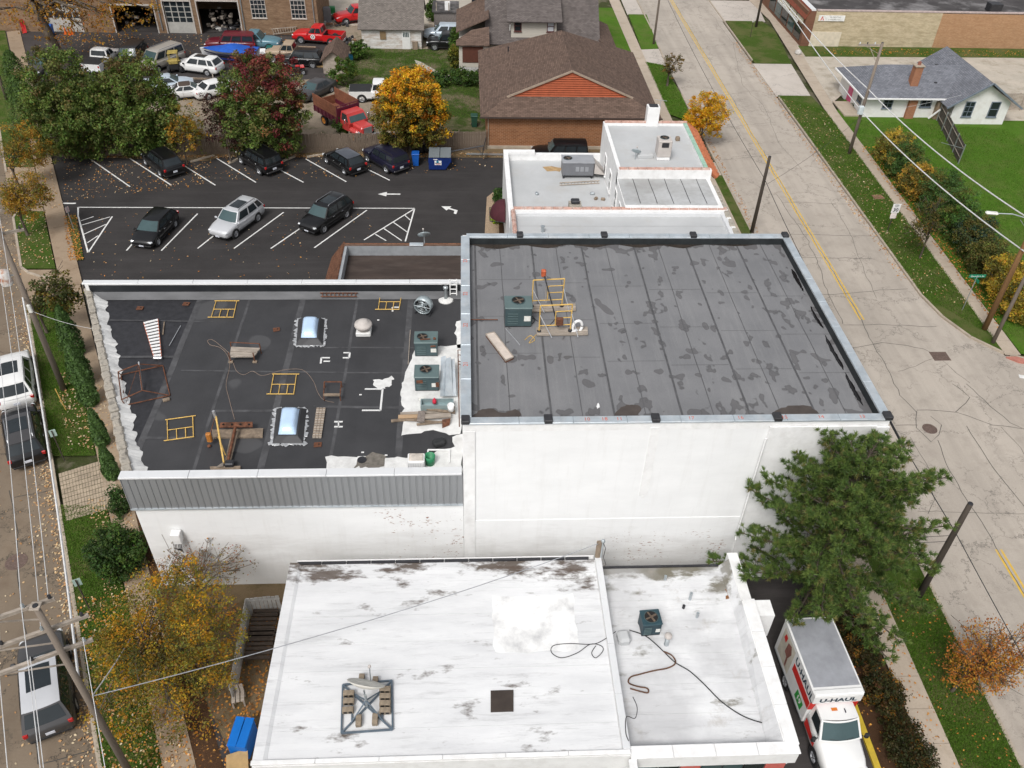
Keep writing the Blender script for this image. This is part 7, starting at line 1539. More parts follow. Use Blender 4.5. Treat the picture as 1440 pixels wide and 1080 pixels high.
tree('broadleaf_tree', 'big round green tree beside its twin, above the first dark crossover', (199,218), [(195,148,46,60),(172,160,34,46),(215,165,30,40)], 520, 84, .50, .20, blend(OLIVE, OLIVE+[((.14,.11,.04),4)], (0,0,1), 4.5, 9), 12, .18, group=g_tr)
REDS = [((.17,.035,.036),3),((.23,.06,.045),3),((.14,.055,.032),3),((.21,.11,.04),2)]
tree('broadleaf_tree', 'tall tree turning dark red at the top, green below, by the fence', (382,221), [(365,145,52,60),(392,135,40,52),(340,170,35,40),(385,180,38,35)], 520, 80, .48, .195, blend(OLIVE, REDS, (.62,0,.75), 2.6, 8.0), 13, .18, group=g_tr)
tree('maple_tree', 'bright orange and green maple next to the red dump truck', (577,222), [(577,152,48,50),(585,140,40,38),(560,170,36,34),(600,170,30,34)], 500, 80, .46, .185, blend([((.13,.13,.026),4),((.18,.15,.03),3),((.34,.20,.03),2)], ORANGE, (.28,0,.95), 3.0, 7.2), 14, .17, group=g_tr)
tree('sapling', 'sparse yellow sapling in front of the fence', (263,230), [(262,178,26,32),(245,190,18,22),(280,188,16,24)], 90, 26, .42, .19, one(YELLOW+[((.13,.13,.03),3)]), 15, .07, group=g_tr, shell=.3)
tree('sapling', 'sparse dark purple sapling left of the red tree', (325,228), [(302,165,20,34),(318,180,16,32),(292,150,14,22)], 90, 22, .40, .18, one([((.06,.022,.022),3),((.09,.035,.025),2),((.05,.045,.02),1)]), 16, .07, group=g_tr, shell=.3)
def conifer_col(label, base, r, h, seed, name='columnar_evergreen', group=None, n=5200, cols=DKGREEN, z0=.1, lean=0):
    b = P(*base, z0); o = thing(name, label, 'evergreen', b, 0, group); rs = np.random.RandomState(seed); z = rs.rand(n)**.9*h; prof = r*np.clip(1.15*np.sqrt(np.clip(1-z/h,0,1))*np.minimum(1,.55+z/h*2.2),0.04,1.1); ang = rs.rand(n)*2*np.pi
    rr_ = prof*(.72+.36*rs.rand(n))*(1+.16*np.sin(ang*5+z*3)+.08*np.sin(z*9+ang*2)); pos = np.stack([rr_*np.cos(ang),rr_*np.sin(ang),z],1); nrm = np.stack([np.cos(ang),np.sin(ang),.5+0*z],1)+rs.normal(size=(n,3))*.5
    leaf_obj('foliage', pos, nrm, .16*(.6+.8*rs.rand(n)), pal(cols,rs,n)*(.75+.5*rs.rand(n))[:,None], m_needle, o, .5, rs); MB().tube([(0,0,-.1),(0,0,h*.9)],[.1,.02],6).build('stem', m_bark, o)
    return o
conifer_col('taller columnar evergreen at the corner of the rear yard', (38,150), 1.35, 5.2, 21, cols=GREEN+DKGREEN)
conifer_col('columnar evergreen in front of the taller one, beside the sidewalk', (50,190), 1.5, 5.4, 22, cols=GREEN+DKGREEN)
tree('large_shade_tree', 'large yellow leaved tree with a thick trunk in front of the workshop', (88,90), [(60,-5,60,40),(130,-15,80,50),(190,10,40,30),(100,25,50,26),(40,30,26,22)], 300, 15, .65, .24, one([((.42,.22,.03),3),((.36,.16,.025),3),((.24,.13,.03),2)]), 23, .62, nb=34, shell=.35, hfrac=.9, fork=.55, lean=(-1.2,0))
tree('street_tree', 'yellow leaved street tree at the lot drive, leaning over the kerb', (39,331), [(36,275,28,26),(50,262,18,18),(20,280,18,18)], 170, 40, .40, .13, one(YELLOW), 24, .11, shell=.3, group='street trees of the west street')
tree('street_tree', 'yellow leaved street tree just behind the first one', (26,262), [(35,205,30,26),(62,215,20,16),(20,215,16,16)], 170, 40, .40, .13, one(YELLOW+[((.12,.13,.025),3)]), 25, .11, shell=.3, group='street trees of the west street')
tree('street_tree', 'thin olive street tree near the white building corner', (66,468), [(78,410,28,30),(95,420,20,22),(60,425,20,18)], 130, 24, .38, .17, one([((.09,.10,.025),4),((.20,.15,.03),2),((.06,.075,.02),2)]), 26, .10, shell=.25, group='street trees of the west street')
for i, (u, v, r_, h_, lab) in enumerate(((107,498,.62,3.6,'dark arborvitae by the wall, farthest from the camera'),(119,540,.62,3.2,'dark arborvitae by the wall, just before the farthest'),(129,568,.5,2.8,'slim dark arborvitae midway along the west wall'),(146,625,.38,2.6,'dark arborvitae beside the brick pavers'),(160,672,.36,2.4,'small dark arborvitae just past the pavers'))):
    conifer_col(lab, (u,v), r_, h_, 30+i, 'arborvitae', 'arborvitae along the west wall', 4600, [(tuple(x*1.3 for x in c_), w_) for c_, w_ in DKGREEN])
def bush(label, base, rx, ry, rz, seed, cols, n=60, nper=45, size=.14, rcl=.28, name='shrub', cat='shrub', group=None, z0=.1):
    b = P(*base, z0) if not isinstance(base, Vector) else base; o = thing(name, label, cat, b, 0, group); cc = crown([(0,0,rz*.75,rx,ry,rz*.9)], n, nper, rcl, size, cols if callable(cols) else one(cols), seed, o, 'foliage', .5, .9, .6)
    mb = MB(); rr = random.Random(seed)
    for c in cc[:10]: mb.tube([(rr.uniform(-.1,.1)*rx,rr.uniform(-.1,.1)*ry,-.05),tuple(c*np.array([.5,.5,.6])),tuple(c)],[.035,.02,.008],5)
    mb.build('stems', m_bark, o); return o
bush('large dark green shrub at the front corner of the white building', (174,800), 1.3, 1.2, 1.6, 40, DKGREEN+GREEN[:1], 260, 66, .11, .26)
bush('smaller dark shrub squeezed behind the large corner shrub', (172,722), .5, .6, 1.1, 41, DKGREEN, 60, 50, .11, .22)
# orange tree over the shop yard
tree('crabapple_tree', 'wide orange and olive leaved tree over the yard beside the white shop', (238,985), [(235,905,92,88),(185,910,60,70),(285,900,55,75),(230,985,85,45),(250,845,70,40)], 600, 50, .42, .095, one([((.44,.25,.025),3),((.34,.24,.03),4),((.22,.19,.035),5),((.56,.30,.02),2),((.12,.11,.03),4)]), 50, .14, nb=40, shell=.3, fork=.15, hfrac=.75, depth=1.0)
tree('crabapple_tree', 'thin twiggy tree with pinkish leaves against the white wall', (285,838), [(275,790,52,34),(240,800,28,24),(330,790,30,26)], 190, 10, .36, .085, one([((.30,.14,.07),3),((.36,.20,.06),3),((.16,.12,.04),2)]), 51, .07, nb=46, shell=.15, fork=.12, mat=m_barkgrey)
# pine
def pine(label, base, top_px, seed):
    b = P(*base,.1); o = thing('pine_tree', label, 'pine tree', b); h = (PY(*top_px,b.y).z-b.z)*.82; rs = np.random.RandomState(seed); rr = random.Random(seed)
    MB().tube([(0,0,-.1),(.1,0,h*.3),(-.08,.05,h*.6),(.05,0,h*.97)],[.26,.2,.13,.03],9).build('trunk', m_bark, o, True)
    mb = MB(); T = []; D = []
    nb = 74
    for i in range(nb):
        t = .14+.86*(i/nb)**.9; z = h*t; L = 4.6*min(1,(1.04-t)*1.95)**.75*rr.uniform(.7,1.12)+.3; a = i*2.39996+rr.uniform(-.4,.4); up = .10+.55*t
        d = Vector((math.cos(a),math.sin(a),up)).normalized(); p0 = Vector((0,0,z)); pts = [p0]; p = p0.copy()
        for k in range(5): d2 = (d+Vector((rr.uniform(-.14,.14),rr.uniform(-.14,.14),rr.uniform(-.05,.12)))).normalized(); p = p+d2*L/5; pts.append(p.copy())
        mb.tube(pts,[.06*(1.15-t)+.02]+[.05*(1.15-t)*(1-k/6)+.012 for k in range(5)],5)
        for k in range(1,6):
            m_ = 3+int(L*3.3)
            for q in range(m_):
                if k < 2 and rr.random() < .6: continue
                a2 = a+rr.choice((-1,1))*rr.uniform(.4,1.4); sl_ = rr.uniform(.2,.75)*(1.15-k/9); e = Vector((math.cos(a2),math.sin(a2),rr.uniform(.1,.8))).normalized(); base_p = pts[k-1].lerp(pts[k],rr.random()); tip = base_p+e*sl_
                mb.tube([base_p,tip],[.014,.006],4); T.append(tip); D.append(e)
                if rr.random() < .6: T.append(base_p.lerp(tip,.55)+Vector((0,0,.06))); D.append(e)
        T.append(pts[-1]); D.append(d)
    mb.build('branches', m_bark, o, True)
    T = np.array([tuple(v) for v in T]); D = np.array([tuple(v) for v in D]); k = 26; n = len(T)*k; ti = np.repeat(np.arange(len(T)),k); dirn = D[ti]*.9+rs.normal(size=(n,3))*.62+np.array([0,0,.35]); dirn /= np.linalg.norm(dirn,axis=1,keepdims=True)
    L = .20*(.7+.5*rs.rand(n)); pos = T[ti]+dirn*.02; s = np.cross(dirn, rs.normal(size=(n,3))); s /= np.linalg.norm(s,axis=1,keepdims=True); wdt = .019
    V = np.stack([pos-s*wdt, pos+s*wdt, pos+dirn*L[:,None]],1).reshape(-1,3).astype(np.float32); me = bpy.data.meshes.new('needles'); me.vertices.add(n*3); me.vertices.foreach_set('co',V.ravel()); me.loops.add(n*3); me.loops.foreach_set('vertex_index',np.arange(n*3,dtype=np.int32)); me.polygons.add(n); me.polygons.foreach_set('loop_start',np.arange(0,n*3,3,dtype=np.int32)); me.polygons.foreach_set('loop_total',np.full(n,3,dtype=np.int32)); me.update(calc_edges=True)
    tc = pal([((.105,.170,.040),4),((.150,.210,.050),3),((.075,.125,.034),3),((.19,.18,.06),1)],rs,len(T)); C = np.ones((n*3,4),np.float32); C[:,:3] = np.repeat(tc[ti]*(.75+.5*rs.rand(n))[:,None],3,axis=0); me.attributes.new('tint','FLOAT_COLOR','POINT').data.foreach_set('color',C.ravel()); me.materials.append(m_needle)
    q = bpy.data.objects.new('needles',me); COL.objects.link(q); q.parent = o
    return o
pine('big dark green pine standing at the corner of the tall white building', (1132,852), (1200,592), 60)
# east side
tree('street_tree', 'small golden orange tree beside the white row on the roadside', (984,205), [(992,160,30,30),(978,168,20,22),(1008,165,18,24)], 230, 60, .34, .13, one([((.70,.42,.025),4),((.66,.34,.02),3),((.50,.33,.03),2)]), 62, .10, shell=.35, group='small roadside trees')
tree('street_tree', 'small vase shaped tree with brown leaf tips on the west verge of the road', (938,121), [(946,92,15,16),(955,88,9,12),(938,92,8,14)], 70, 16, .24, .15, one([((.20,.13,.03),3),((.12,.10,.03),2)]), 63, .12, shell=.2, group='small roadside trees', nb=26)
tree('street_tree', 'thin orange leaved tree on the verge below the pine', (1338,972), [(1388,925,46,44),(1365,945,34,34),(1420,920,34,44),(1360,900,22,30)], 320, 24, .32, .09, one([((.46,.19,.035),4),((.54,.27,.04),3),((.30,.12,.035),2)]), 64, .07, shell=.2, nb=54, fork=.2, lean=(.7,0), group='small roadside trees')
tree('street_tree', 'thin olive tree on the east verge by the speed sign', (1293,363), [(1300,315,22,36),(1315,300,18,24),(1290,320,14,26)], 100, 18, .36, .14, one([((.075,.08,.02),3),((.13,.11,.025),2)]), 65, .07, shell=.2, nb=30, group='small roadside trees')
HB = [((1252,228),1.3,1.5,1.5,[((.36,.25,.035),3),((.16,.15,.035),3),((.08,.09,.022),2)],'tall yellow tipped shrub at the far end of the east hedge'),
 ((1268,250),1.2,1.4,1.7,DKGREEN+[((.16,.14,.03),2)],'mixed dark shrub second from the far end of the east hedge'),
 ((1288,275),1.2,1.4,1.4,[((.30,.19,.03),3),((.11,.10,.025),3)],'golden brown shrub in the east hedge before the dark ones'),
 ((1312,300),1.3,1.5,1.8,DKGREEN,'dark green shrub in the middle of the east hedge'),
 ((1338,330),1.3,1.5,1.9,DKGREEN+GREEN[:1],'tallest dark green shrub of the east hedge'),
 ((1362,358),1.1,1.3,1.6,[((.03,.055,.03),3),((.06,.075,.03),2)],'blue green shrub in the east hedge'),
 ((1382,385),1.1,1.3,1.4,[((.12,.12,.03),3),((.06,.07,.02),3)],'olive shrub beside the street name sign'),
 ((1405,415),1.2,1.4,1.5,[((.34,.24,.03),4),((.18,.15,.03),2)],'bright yellow shrub behind the brown utility pole'),
 ((1432,445),1.3,1.4,1.5,[((.34,.24,.03),4),((.22,.17,.03),2),((.10,.09,.02),2)],'bright yellow shrub at the near end of the east hedge')]
for i, (b_, rx, ry, rz, cols, lab) in enumerate(HB): bush(lab, b_, rx*1.3, ry*1.35, rz*1.2, 70+i, [(tuple(x*1.6 for x in c_), w_) for c_, w_ in cols]+[((.15,.14,.035),2)], 230, 56, .13, .34, group='shrubs of the east hedge')
for i in range(7):
    b_ = Vector((17.15+.1*math.sin(i*2),5.2+i*2.55,.1)); bush('low hedge shrub with yellow flecks beside the box truck, %s from the pine' % ('seventh','sixth','fifth','fourth','third','second','first')[i], b_, .85, 1.45, .95, 90+i, [((.055,.05,.016),5),((.035,.04,.012),4),((.26,.13,.02),1),((.10,.06,.02),2)], 170, 44, .095, .22, 'hedge_shrub', 'hedge', 'low hedge beside the box truck')
for i, (b_, rx, rz, cols, lab) in enumerate((((484,118),1.5,1.6,GREEN+[((.10,.13,.02),3)],'light green bush behind the dark grey sedan'),((505,82),1.1,1.2,GREEN,'green bush at the corner of the white garage'),((630,116),1.6,.8,DKGREEN+GREEN,'low hedge bush below the grey house garden'),((655,118),1.5,.9,DKGREEN+GREEN,'low hedge bush under the grey house porch'),((612,120),1.2,.7,DKGREEN+GREEN,'low hedge bush nearest the orange maple'),((640,75),.7,1.8,GREEN,'narrow green bush beside the black SUV'),((641,98),.7,1.5,[((.20,.20,.03),3),((.08,.10,.02),2)],'yellow green bush against the grey house porch'),((815,45),1.6,3.2,DKGREEN,'tall dark evergreen beside the grey house'),((484,186),.9,1.1,[((.10,.16,.03),3),((.06,.10,.02),2)],'pale green leafy plant beside the dump truck cab'),((701,312),.45,.9,[((.25,.36,.02),3)],'lime green shrub in the planter by the white row'),((703,283),.4,.6,DKGREEN,'dark shrub in the planter by the white row'),((608,30),.8,1.6,GREEN,'green bush between the white garage and the shed'),((30,35),.9,2.0,DKGREEN,'dark bush beside the workshop corner'),((1208,150),.5,.5,GREEN,'small green bush by the cottage porch'))):
    bush(lab, b_, rx, rx*.9, rz, 110+i, cols, 60, 40, .19, .34)
# fallen leaves: nobody could count them
def scatter(polys, seed, name, label):
    rs = np.random.RandomState(seed); Ps = []; Cs = []; Ss = []
    for poly, n, z, cols, sz in polys:
        q = np.array([(p[0],p[1]) for p in poly]); lo, hi = q.min(0), q.max(0); c = []
        while len(c) < n:
            pt = lo+rs.rand(2)*(hi-lo); ins = False; j = len(q)-1
            for i in range(len(q)):
                if (q[i,1] > pt[1]) != (q[j,1] > pt[1]) and pt[0] < (q[j,0]-q[i,0])*(pt[1]-q[i,1])/(q[j,1]-q[i,1])+q[i,0]: ins = not ins
                j = i
            if ins: c.append((pt[0],pt[1],z+.012+rs.rand()*.03))
        Ps.append(np.array(c)); Cs.append(pal(cols,rs,n)); Ss.append(sz*(.6+.8*rs.rand(n)))
    pos = np.concatenate(Ps); n = len(pos); nrm = np.array([0,0,1.])+rs.normal(size=(n,3))*.25
    o = leaf_obj(name, pos, nrm, np.concatenate(Ss), np.concatenate(Cs)*(.7+.6*rs.rand(n))[:,None], m_litter, None, .7, rs); o['kind'] = 'stuff'; o['label'] = label; o['category'] = 'leaves'
TAN = [((.48,.33,.18),4),((.40,.22,.10),3),((.55,.45,.30),2)]; ORL = [((.50,.24,.05),3),((.42,.16,.03),3),((.30,.14,.05),2)]
W4 = lambda n0,n1,y0,y1: [SW(n0,y0),SW(n1,y0),SW(n1,y1),SW(n0,y1)]
scatter([(W4(-1.2,0,12,58),1100,0,TAN,.12),(W4(-5,-1,14,45),260,0,TAN,.11),(W4(-.5,0,16,45),700,0,TAN,.12),(W4(.2,3.3,12,24),2000,.12,TAN+ORL,.105),(W4(1.4,3.3,24,30),420,.12,TAN,.105),(W4(1.0,3.3,33.5,40),420,.12,TAN,.12),(W4(.2,2.2,52,59),220,.12,TAN,.12),(W4(.2,3.4,60,70),500,.12,TAN,.13)],5,'fallen_leaves','tan fallen leaves scattered along the west street and verge')
scatter([([P(90,228),P(300,225),P(290,262),P(90,285)],520,.04,TAN+ORL,.12),([P(200,220),P(700,222),P(690,240),P(230,262)],330,.04,ORL+TAN,.12),([P(110,300),P(560,300),P(520,395),P(130,395)],210,.04,TAN+ORL,.11),([P(90,305),P(108,302),P(118,368),P(97,369)],420,.11,ORL,.13),([(-34,68.6),(3,69.4),(3,70.2),(-34,69)],1300,.06,ORL+TAN,.12)],6,'lot_leaves','fallen leaves scattered over the parking lot')
scatter([([(-14,12),(-8,12),(-7.8,23.5),(-14,23.5)],3600,.07,ORL+[((.16,.08,.03),3)],.12),([(31.0,50),(31.6,50),(31.6,100),(31.0,100)],900,.0,ORL+TAN,.12),([(31.8,48),(34.6,46),(35.4,80),(31.8,83)],700,.12,TAN,.12),([(35.2,44),(36.6,46),(36.8,72),(35.9,72)],900,.12,ORL,.14),([(16.2,5),(19.3,5),(19.3,23),(16.2,23)],700,.12,ORL,.10),([(19.4,5),(21.8,5),(21.8,23),(19.4,23)],300,.12,ORL,.10),([(40,96),(70,96),(70,98),(40,98)],600,.12,ORL,.14),([(-46,94),(-20,94),(-20,100),(-46,100)],700,.06,ORL+TAN,.15),([(21.95,40),(22.5,40),(22.5,75),(21.95,75)],500,0,ORL,.12)],7,'scattered_leaves','orange fallen leaves over the yard, lawns and east gutter')
# short grass tufts that break the edges of the lawns
def tufts(polys, seed, name, label):
    rs = np.random.RandomState(seed); Ps = []
    for poly, n, z in polys:
        q = [Vector((p[0],p[1],0)) for p in poly]; a = rs.rand(n,2); a = np.where(a.sum(1,keepdims=True) > 1, 1-a, a)*1.0; k = rs.rand(n) < .5
        A = np.array([tuple(q[0]),tuple(q[2])]); 
        base = np.where(k[:,None], np.array(q[0])[None]+a[:,:1]*(np.array(q[1])-np.array(q[0]))+a[:,1:]*(np.array(q[2])-np.array(q[0])), np.array(q[0])[None]+a[:,:1]*(np.array(q[2])-np.array(q[0]))+a[:,1:]*(np.array(q[3])-np.array(q[0]))); base[:,2] = z; Ps.append(base)
    pos = np.concatenate(Ps); n = len(pos); nrm = rs.normal(size=(n,3)); nrm[:,2] *= .3; s = np.cross(nrm,[0,0,1.]); dirn = np.array([0,0,1.])+rs.normal(size=(n,3))*.5; dirn /= np.linalg.norm(dirn,axis=1,keepdims=True); s /= np.maximum(1e-6,np.linalg.norm(s,axis=1,keepdims=True)); L = .05+.09*rs.rand(n); wd = .022
    V = np.stack([pos-s*wd,pos+s*wd,pos+dirn*L[:,None]],1).reshape(-1,3).astype(np.float32); me = bpy.data.meshes.new(name); me.vertices.add(n*3); me.vertices.foreach_set('co',V.ravel()); me.loops.add(n*3); me.loops.foreach_set('vertex_index',np.arange(n*3,dtype=np.int32)); me.polygons.add(n); me.polygons.foreach_set('loop_start',np.arange(0,n*3,3,dtype=np.int32)); me.polygons.foreach_set('loop_total',np.full(n,3,dtype=np.int32)); me.update(calc_edges=True)
    c = pal([((.085,.185,.016),4),((.115,.215,.024),3),((.16,.17,.05),1),((.060,.130,.014),2)],rs,n)*(.7+.6*rs.rand(n))[:,None]; C = np.ones((n*3,4),np.float32); C[:,:3] = np.repeat(c,3,axis=0); me.attributes.new('tint','FLOAT_COLOR','POINT').data.foreach_set('color',C.ravel()); me.materials.append(m_leaf); o = bpy.data.objects.new(name,me); COL.objects.link(o); o['kind'] = 'stuff'; o['label'] = label; o['category'] = 'grass'
tufts([(W4(.1,2.25,12,29.5),22000,.1),(W4(.1,2.25,33.1,47.3),16000,.1),([(19.28,8),(21.85,8),(21.85,24),(19.4,24)],30000,.1),([(31.7,48),(34.5,43),(35.5,80),(31.75,83.8)],50000,.1),([(35.4,43),(52,43),(52,76),(36.6,78)],90000,.09),([(19.6,79),(21.7,77),(21.5,92),(19.6,93)],14000,.1),([(-12,84),(1.8,76),(1.8,96),(-12,96)],30000,.05)],8,'grass_tufts','short grass growing on the lawns and verges')
# ------------------------------------------------------------------ poles, wires, signs
m_pole = M('grey_pole_wood', (.20,.165,.135), .9, .3, 3, dirt=(.10,.08,.065), dirt_amt=.5, stretch=(1,1,.1)); m_polebrown = M('brown_pole_wood', (.22,.12,.05), .9, .3, 3, stretch=(1,1,.1)); m_poledark = M('dark_pole_wood', (.06,.048,.038), .9, .35, 3, stretch=(1,1,.1))
m_wire = M('black_wire', (.03,.03,.032), .6); m_wirew = M('pale_cable', (.62,.62,.62), .6)
def pole(label, base, top=None, h=None, r=.15, mat=None, name='utility_pole', z0=.1, group='utility poles'):
    b = P(*base,z0); hh = h or PY(*top,b.y).z-b.z; o = thing(name, label, 'utility pole', b, 0, group); MB().tube([(0,0,-.2),(0,0,hh*.5),(0,0,hh)],[r,r*.88,r*.72],10).build('shaft', mat or m_pole, o, True); MB().lathe([(r*.74,hh-.02),(r*.6,hh+.03)],(0,0,0),10).build('cap', m_darkmetal, o); o['_h'] = hh
    return o
def arm(o, z, L0, L1, az, mat=None, ins=4, brace=True):
    d = Vector((math.cos(az),math.sin(az),0)); n = Vector((-d.y,d.x,0))*.17; a, b = Vector((0,0,z))-d*L0+n, Vector((0,0,z))+d*L1+n
    MB().bar(a,b,.1,.13).build('crossarm', mat or m_woodgrey, o)
    for k in range(ins): p = a.lerp(b,(k+.15)/(ins-.7)); MB().lathe([(.03,0),(.06,.04),(.04,.08),(.06,.12),(.03,.18)],p+Vector((0,0,.06)),8).build('insulator', m_darkmetal if k % 2 else m_steel, o)
    if brace: MB().bar(a.lerp(b,.2),Vector((0,0,z-.7))+n*.8,.05,.03).build('brace', m_woodgrey, o)
    return [o.location+a.lerp(b,(k+.15)/(ins-.7))+Vector((0,0,.26)) for k in range(ins)]
def wire(label, a, b, sag, r, mat=None, name='overhead_wire', n=14):
    a, b = Vector(a), Vector(b); pts = [a.lerp(b,i/n)-Vector((0,0,4*sag*(i/n)*(1-i/n))) for i in range(n+1)]
    return tag(MB().tube(pts,r,5).build(name, mat or m_wire), label, 'wire')
az_st = math.atan2(.424,.906)     # across the west street
pn = pole('near leaning looking grey utility pole with crossarms over the parked SUV', (190,1100), (46,852), r=.135); h1 = pn['_h']; A1 = arm(pn, h1-.15, 1.9, .5, az_st); A2 = arm(pn, h1-1.4, 2.6, 1.1, az_st, ins=4); A3 = arm(pn, h1-2.6, 2.6, .9, az_st, ins=3)
MB().cbox((0,0,h1-.02),(.3,.3,.06),.01).build('pole_top', m_woodgrey, pn)
pf_ = pole('grey utility pole with a transformer on the west verge', (90,548), None, h1+.3, .17); h2 = pf_['_h']; B1 = arm(pf_, h2-.15, 1.9, .5, az_st); B2 = arm(pf_, h2-1.4, 2.6, 1.1, az_st)
tz = 7.4; MB().lathe([(.001,0),(.28,.0),(.3,.06),(.3,.75),(.24,.82),(.1,.9),(.001,.95)],(-.55,-.15,tz),16).build('transformer', M('rusty_white_can',(.62,.60,.57),.5,.1,2,dirt=(.34,.12,.04),dirt_amt=.9,dscale=2.5), pf_, True)
MB().cbox((.1,-.22,5.9),(.2,.14,.5),.03).build('meter_box', m_label, pf_); MB().bar((-.5,-.1,tz+.5),(0,0,tz+.5),.06,.06).build('bracket', m_steel, pf_)
for k in range(4): wire('power line over the west street, %s strand between the near poles' % ('outermost','second','third','innermost')[k], A1[k], B1[k], .5, .012, m_wirew)
for k in range(3): wire('power line below the top arm over the west street, %s strand' % ('outer','middle','inner')[k], A2[k], B2[k], .5, .012, m_wirew)
for k in range(3): a = A1[k]; wire('power line leaving the near pole towards the camera side, %s strand' % ('outer','middle','inner')[k], a, a+Vector((.424*34,-.906*34,0)), .4, .012, m_wirew)
for k in range(3): a = A3[k]; wire('lower line leaving the near pole towards the camera side, %s strand' % ('outer','middle','inner')[k], a, a+Vector((.424*34,-.906*34,0)), .4, .012, m_wirew)
zc = PY(120,968,pn.location.y).z; ca = pn.location+Vector((-.1,.1,zc)); wire('thick pale cable bundle along the west kerb between the poles', ca, pf_.location+Vector((-.1,-.1,zc-.3)), .7, .045, m_wirew, 'cable_bundle', 20)
cb_ = pn.location+Vector((.1,.1,PY(133,985,pn.location.y).z)); wire('pale service cable from the near pole across the white shop roof', cb_, P(840,783,SZ)+Vector((.1,0,.95)), .5, .018, M('grey_cable',(.30,.31,.33),.6), 'service_cable')
mtr = PY(250,765,TY0); wire('pale service cable from the near pole to the meter box', cb_, (mtr.x,TY0-.2,mtr.z), .4, .022, m_wirew, 'service_cable')
wire('thin guy wire from the far west pole to the stone parapet', pf_.location+Vector((0,0,5.6)), (inn(.25,.1)[0],inn(.25,.1)[1],LD+.2), .15, .01, m_wirew)
pole('short far pole at the upper left corner of the view', (10,140), None, 7, .16)
p4 = pole('dark utility pole standing at the kerb beside the white row', (1057,327), (1080,220), r=.15, mat=m_poledark); p8 = pole('dark bare utility pole rising beside the pine over the road', (1292,838), (1370,708), r=.16, mat=m_poledark)
p5 = pole('grey utility pole in front of the white cottage', (1194,216), (1233,60), r=.15); p6 = pole('brown wooden pole carrying the street lamp at the corner', (1384,463), None, 10.5, .19, m_polebrown); p7 = pole('slim grey pole beside the brown lamp pole', (1396,482), None, 9.0, .13)
p9 = pole('pale grey pole on the far west verge of the road', (919,62), None, 9, .13); p10 = pole('dark pole at the far east pavement', (1063,38), None, 8, .15, m_poledark)
arm(p5, p5['_h']-.25, 1.9, .2, 0, ins=4); MB().bar((-1.0,.1,p5['_h']-.3),(-.05,0,p5['_h']-1.6),.05,.05).build('brace', m_woodgrey, p5); MB().cbox((-.22,-.2,p5['_h']*.42),(.42,.34,.75),.05).build('equipment_box', M('pale_box',(.52,.58,.6),.5,.08), p5)
at5 = lambda z: p5.location+Vector((0,-.15,z)); H5 = p5['_h']
for z, f in ((.60,.65),(.40,.45)):
    wire('thick pale cable from the cottage pole north along the lawn, %s' % ('upper' if z > .5 else 'lower'), at5(H5*z), P(1092,-12,H5*f), .3, .045, m_wirew, 'cable_bundle')
    wire('thick pale cable from the cottage pole south to the corner poles, %s' % ('upper' if z > .5 else 'lower'), at5(H5*z), (p7 if z < .5 else p6).location+Vector((0,0,6.4 if z < .5 else 8.0)), .5, .045, m_wirew, 'cable_bundle')
wire('thin service wire from the cottage pole to the cottage', at5(H5*.38), (46.8,77.0,3.0), .15, .01, m_wirew)
wire('black cable spanning along the road between the two dark poles', p4.location+Vector((0,0,p4['_h']*.72)), p8.location+Vector((0,0,p8['_h']*.72)), .6, .022, m_wire, 'road_cable', 20)
q = p4.location.lerp(p8.location,.80); zz = (p4['_h']*.72)*.2+(p8['_h']*.72)*.8-.38; d_ = (p8.location-p4.location).normalized(); tag(MB().tube([q+Vector((0,0,zz))-d_*1.1,q+Vector((0,0,zz))+d_*1.1],[.06,.06],8).build('cable_splice', m_black), 'black splice sleeve on the cable over the road', 'splice')
wire('black cable from the dark road pole north to the pale grey pole', p4.location+Vector((0,0,p4['_h']*.72)), p9.location+Vector((0,0,6.3)), .5, .018, m_wire, 'road_cable')
wire('black cable from the pine side pole towards the camera side', p8.location+Vector((0,0,p8['_h']*.72)), p8.location+Vector((.6,-34,p8['_h']*.72)), .5, .02, m_wire, 'road_cable')
for k in range(2): wire('thin wire from the pine side pole into the pine, %s' % ('upper','lower')[k], p8.location+Vector((0,0,p8['_h']*(.68-.06*k))), (14,22.6,5.4-.4*k), .2, .012, m_wire)
wire('thin wire crossing the road from the dark pole to the cottage pole', p4.location+Vector((0,0,p4['_h']*.62)), at5(H5*.36), .4, .012, m_wire)
# street lamp on the brown pole
lo = p6; lh = 8.3; MB().tube([(0,0,lh-.6),(-.6,.1,lh-.05),(-1.5,.25,lh+.15),(-2.3,.4,lh+.1)],.035,6).build('lamp_arm', m_steel, lo); MB().tube([(0,0,lh-1.1),(-.9,.15,lh-.2)],.02,5).build('lamp_brace', m_steel, lo); MB().cbox((-2.65,.45,lh+.1),(.75,.3,.16),.07,R(170)).build('lamp_head', m_label, lo)
arm(p7, 8.2, .9, .9, 0, ins=3, brace=False)
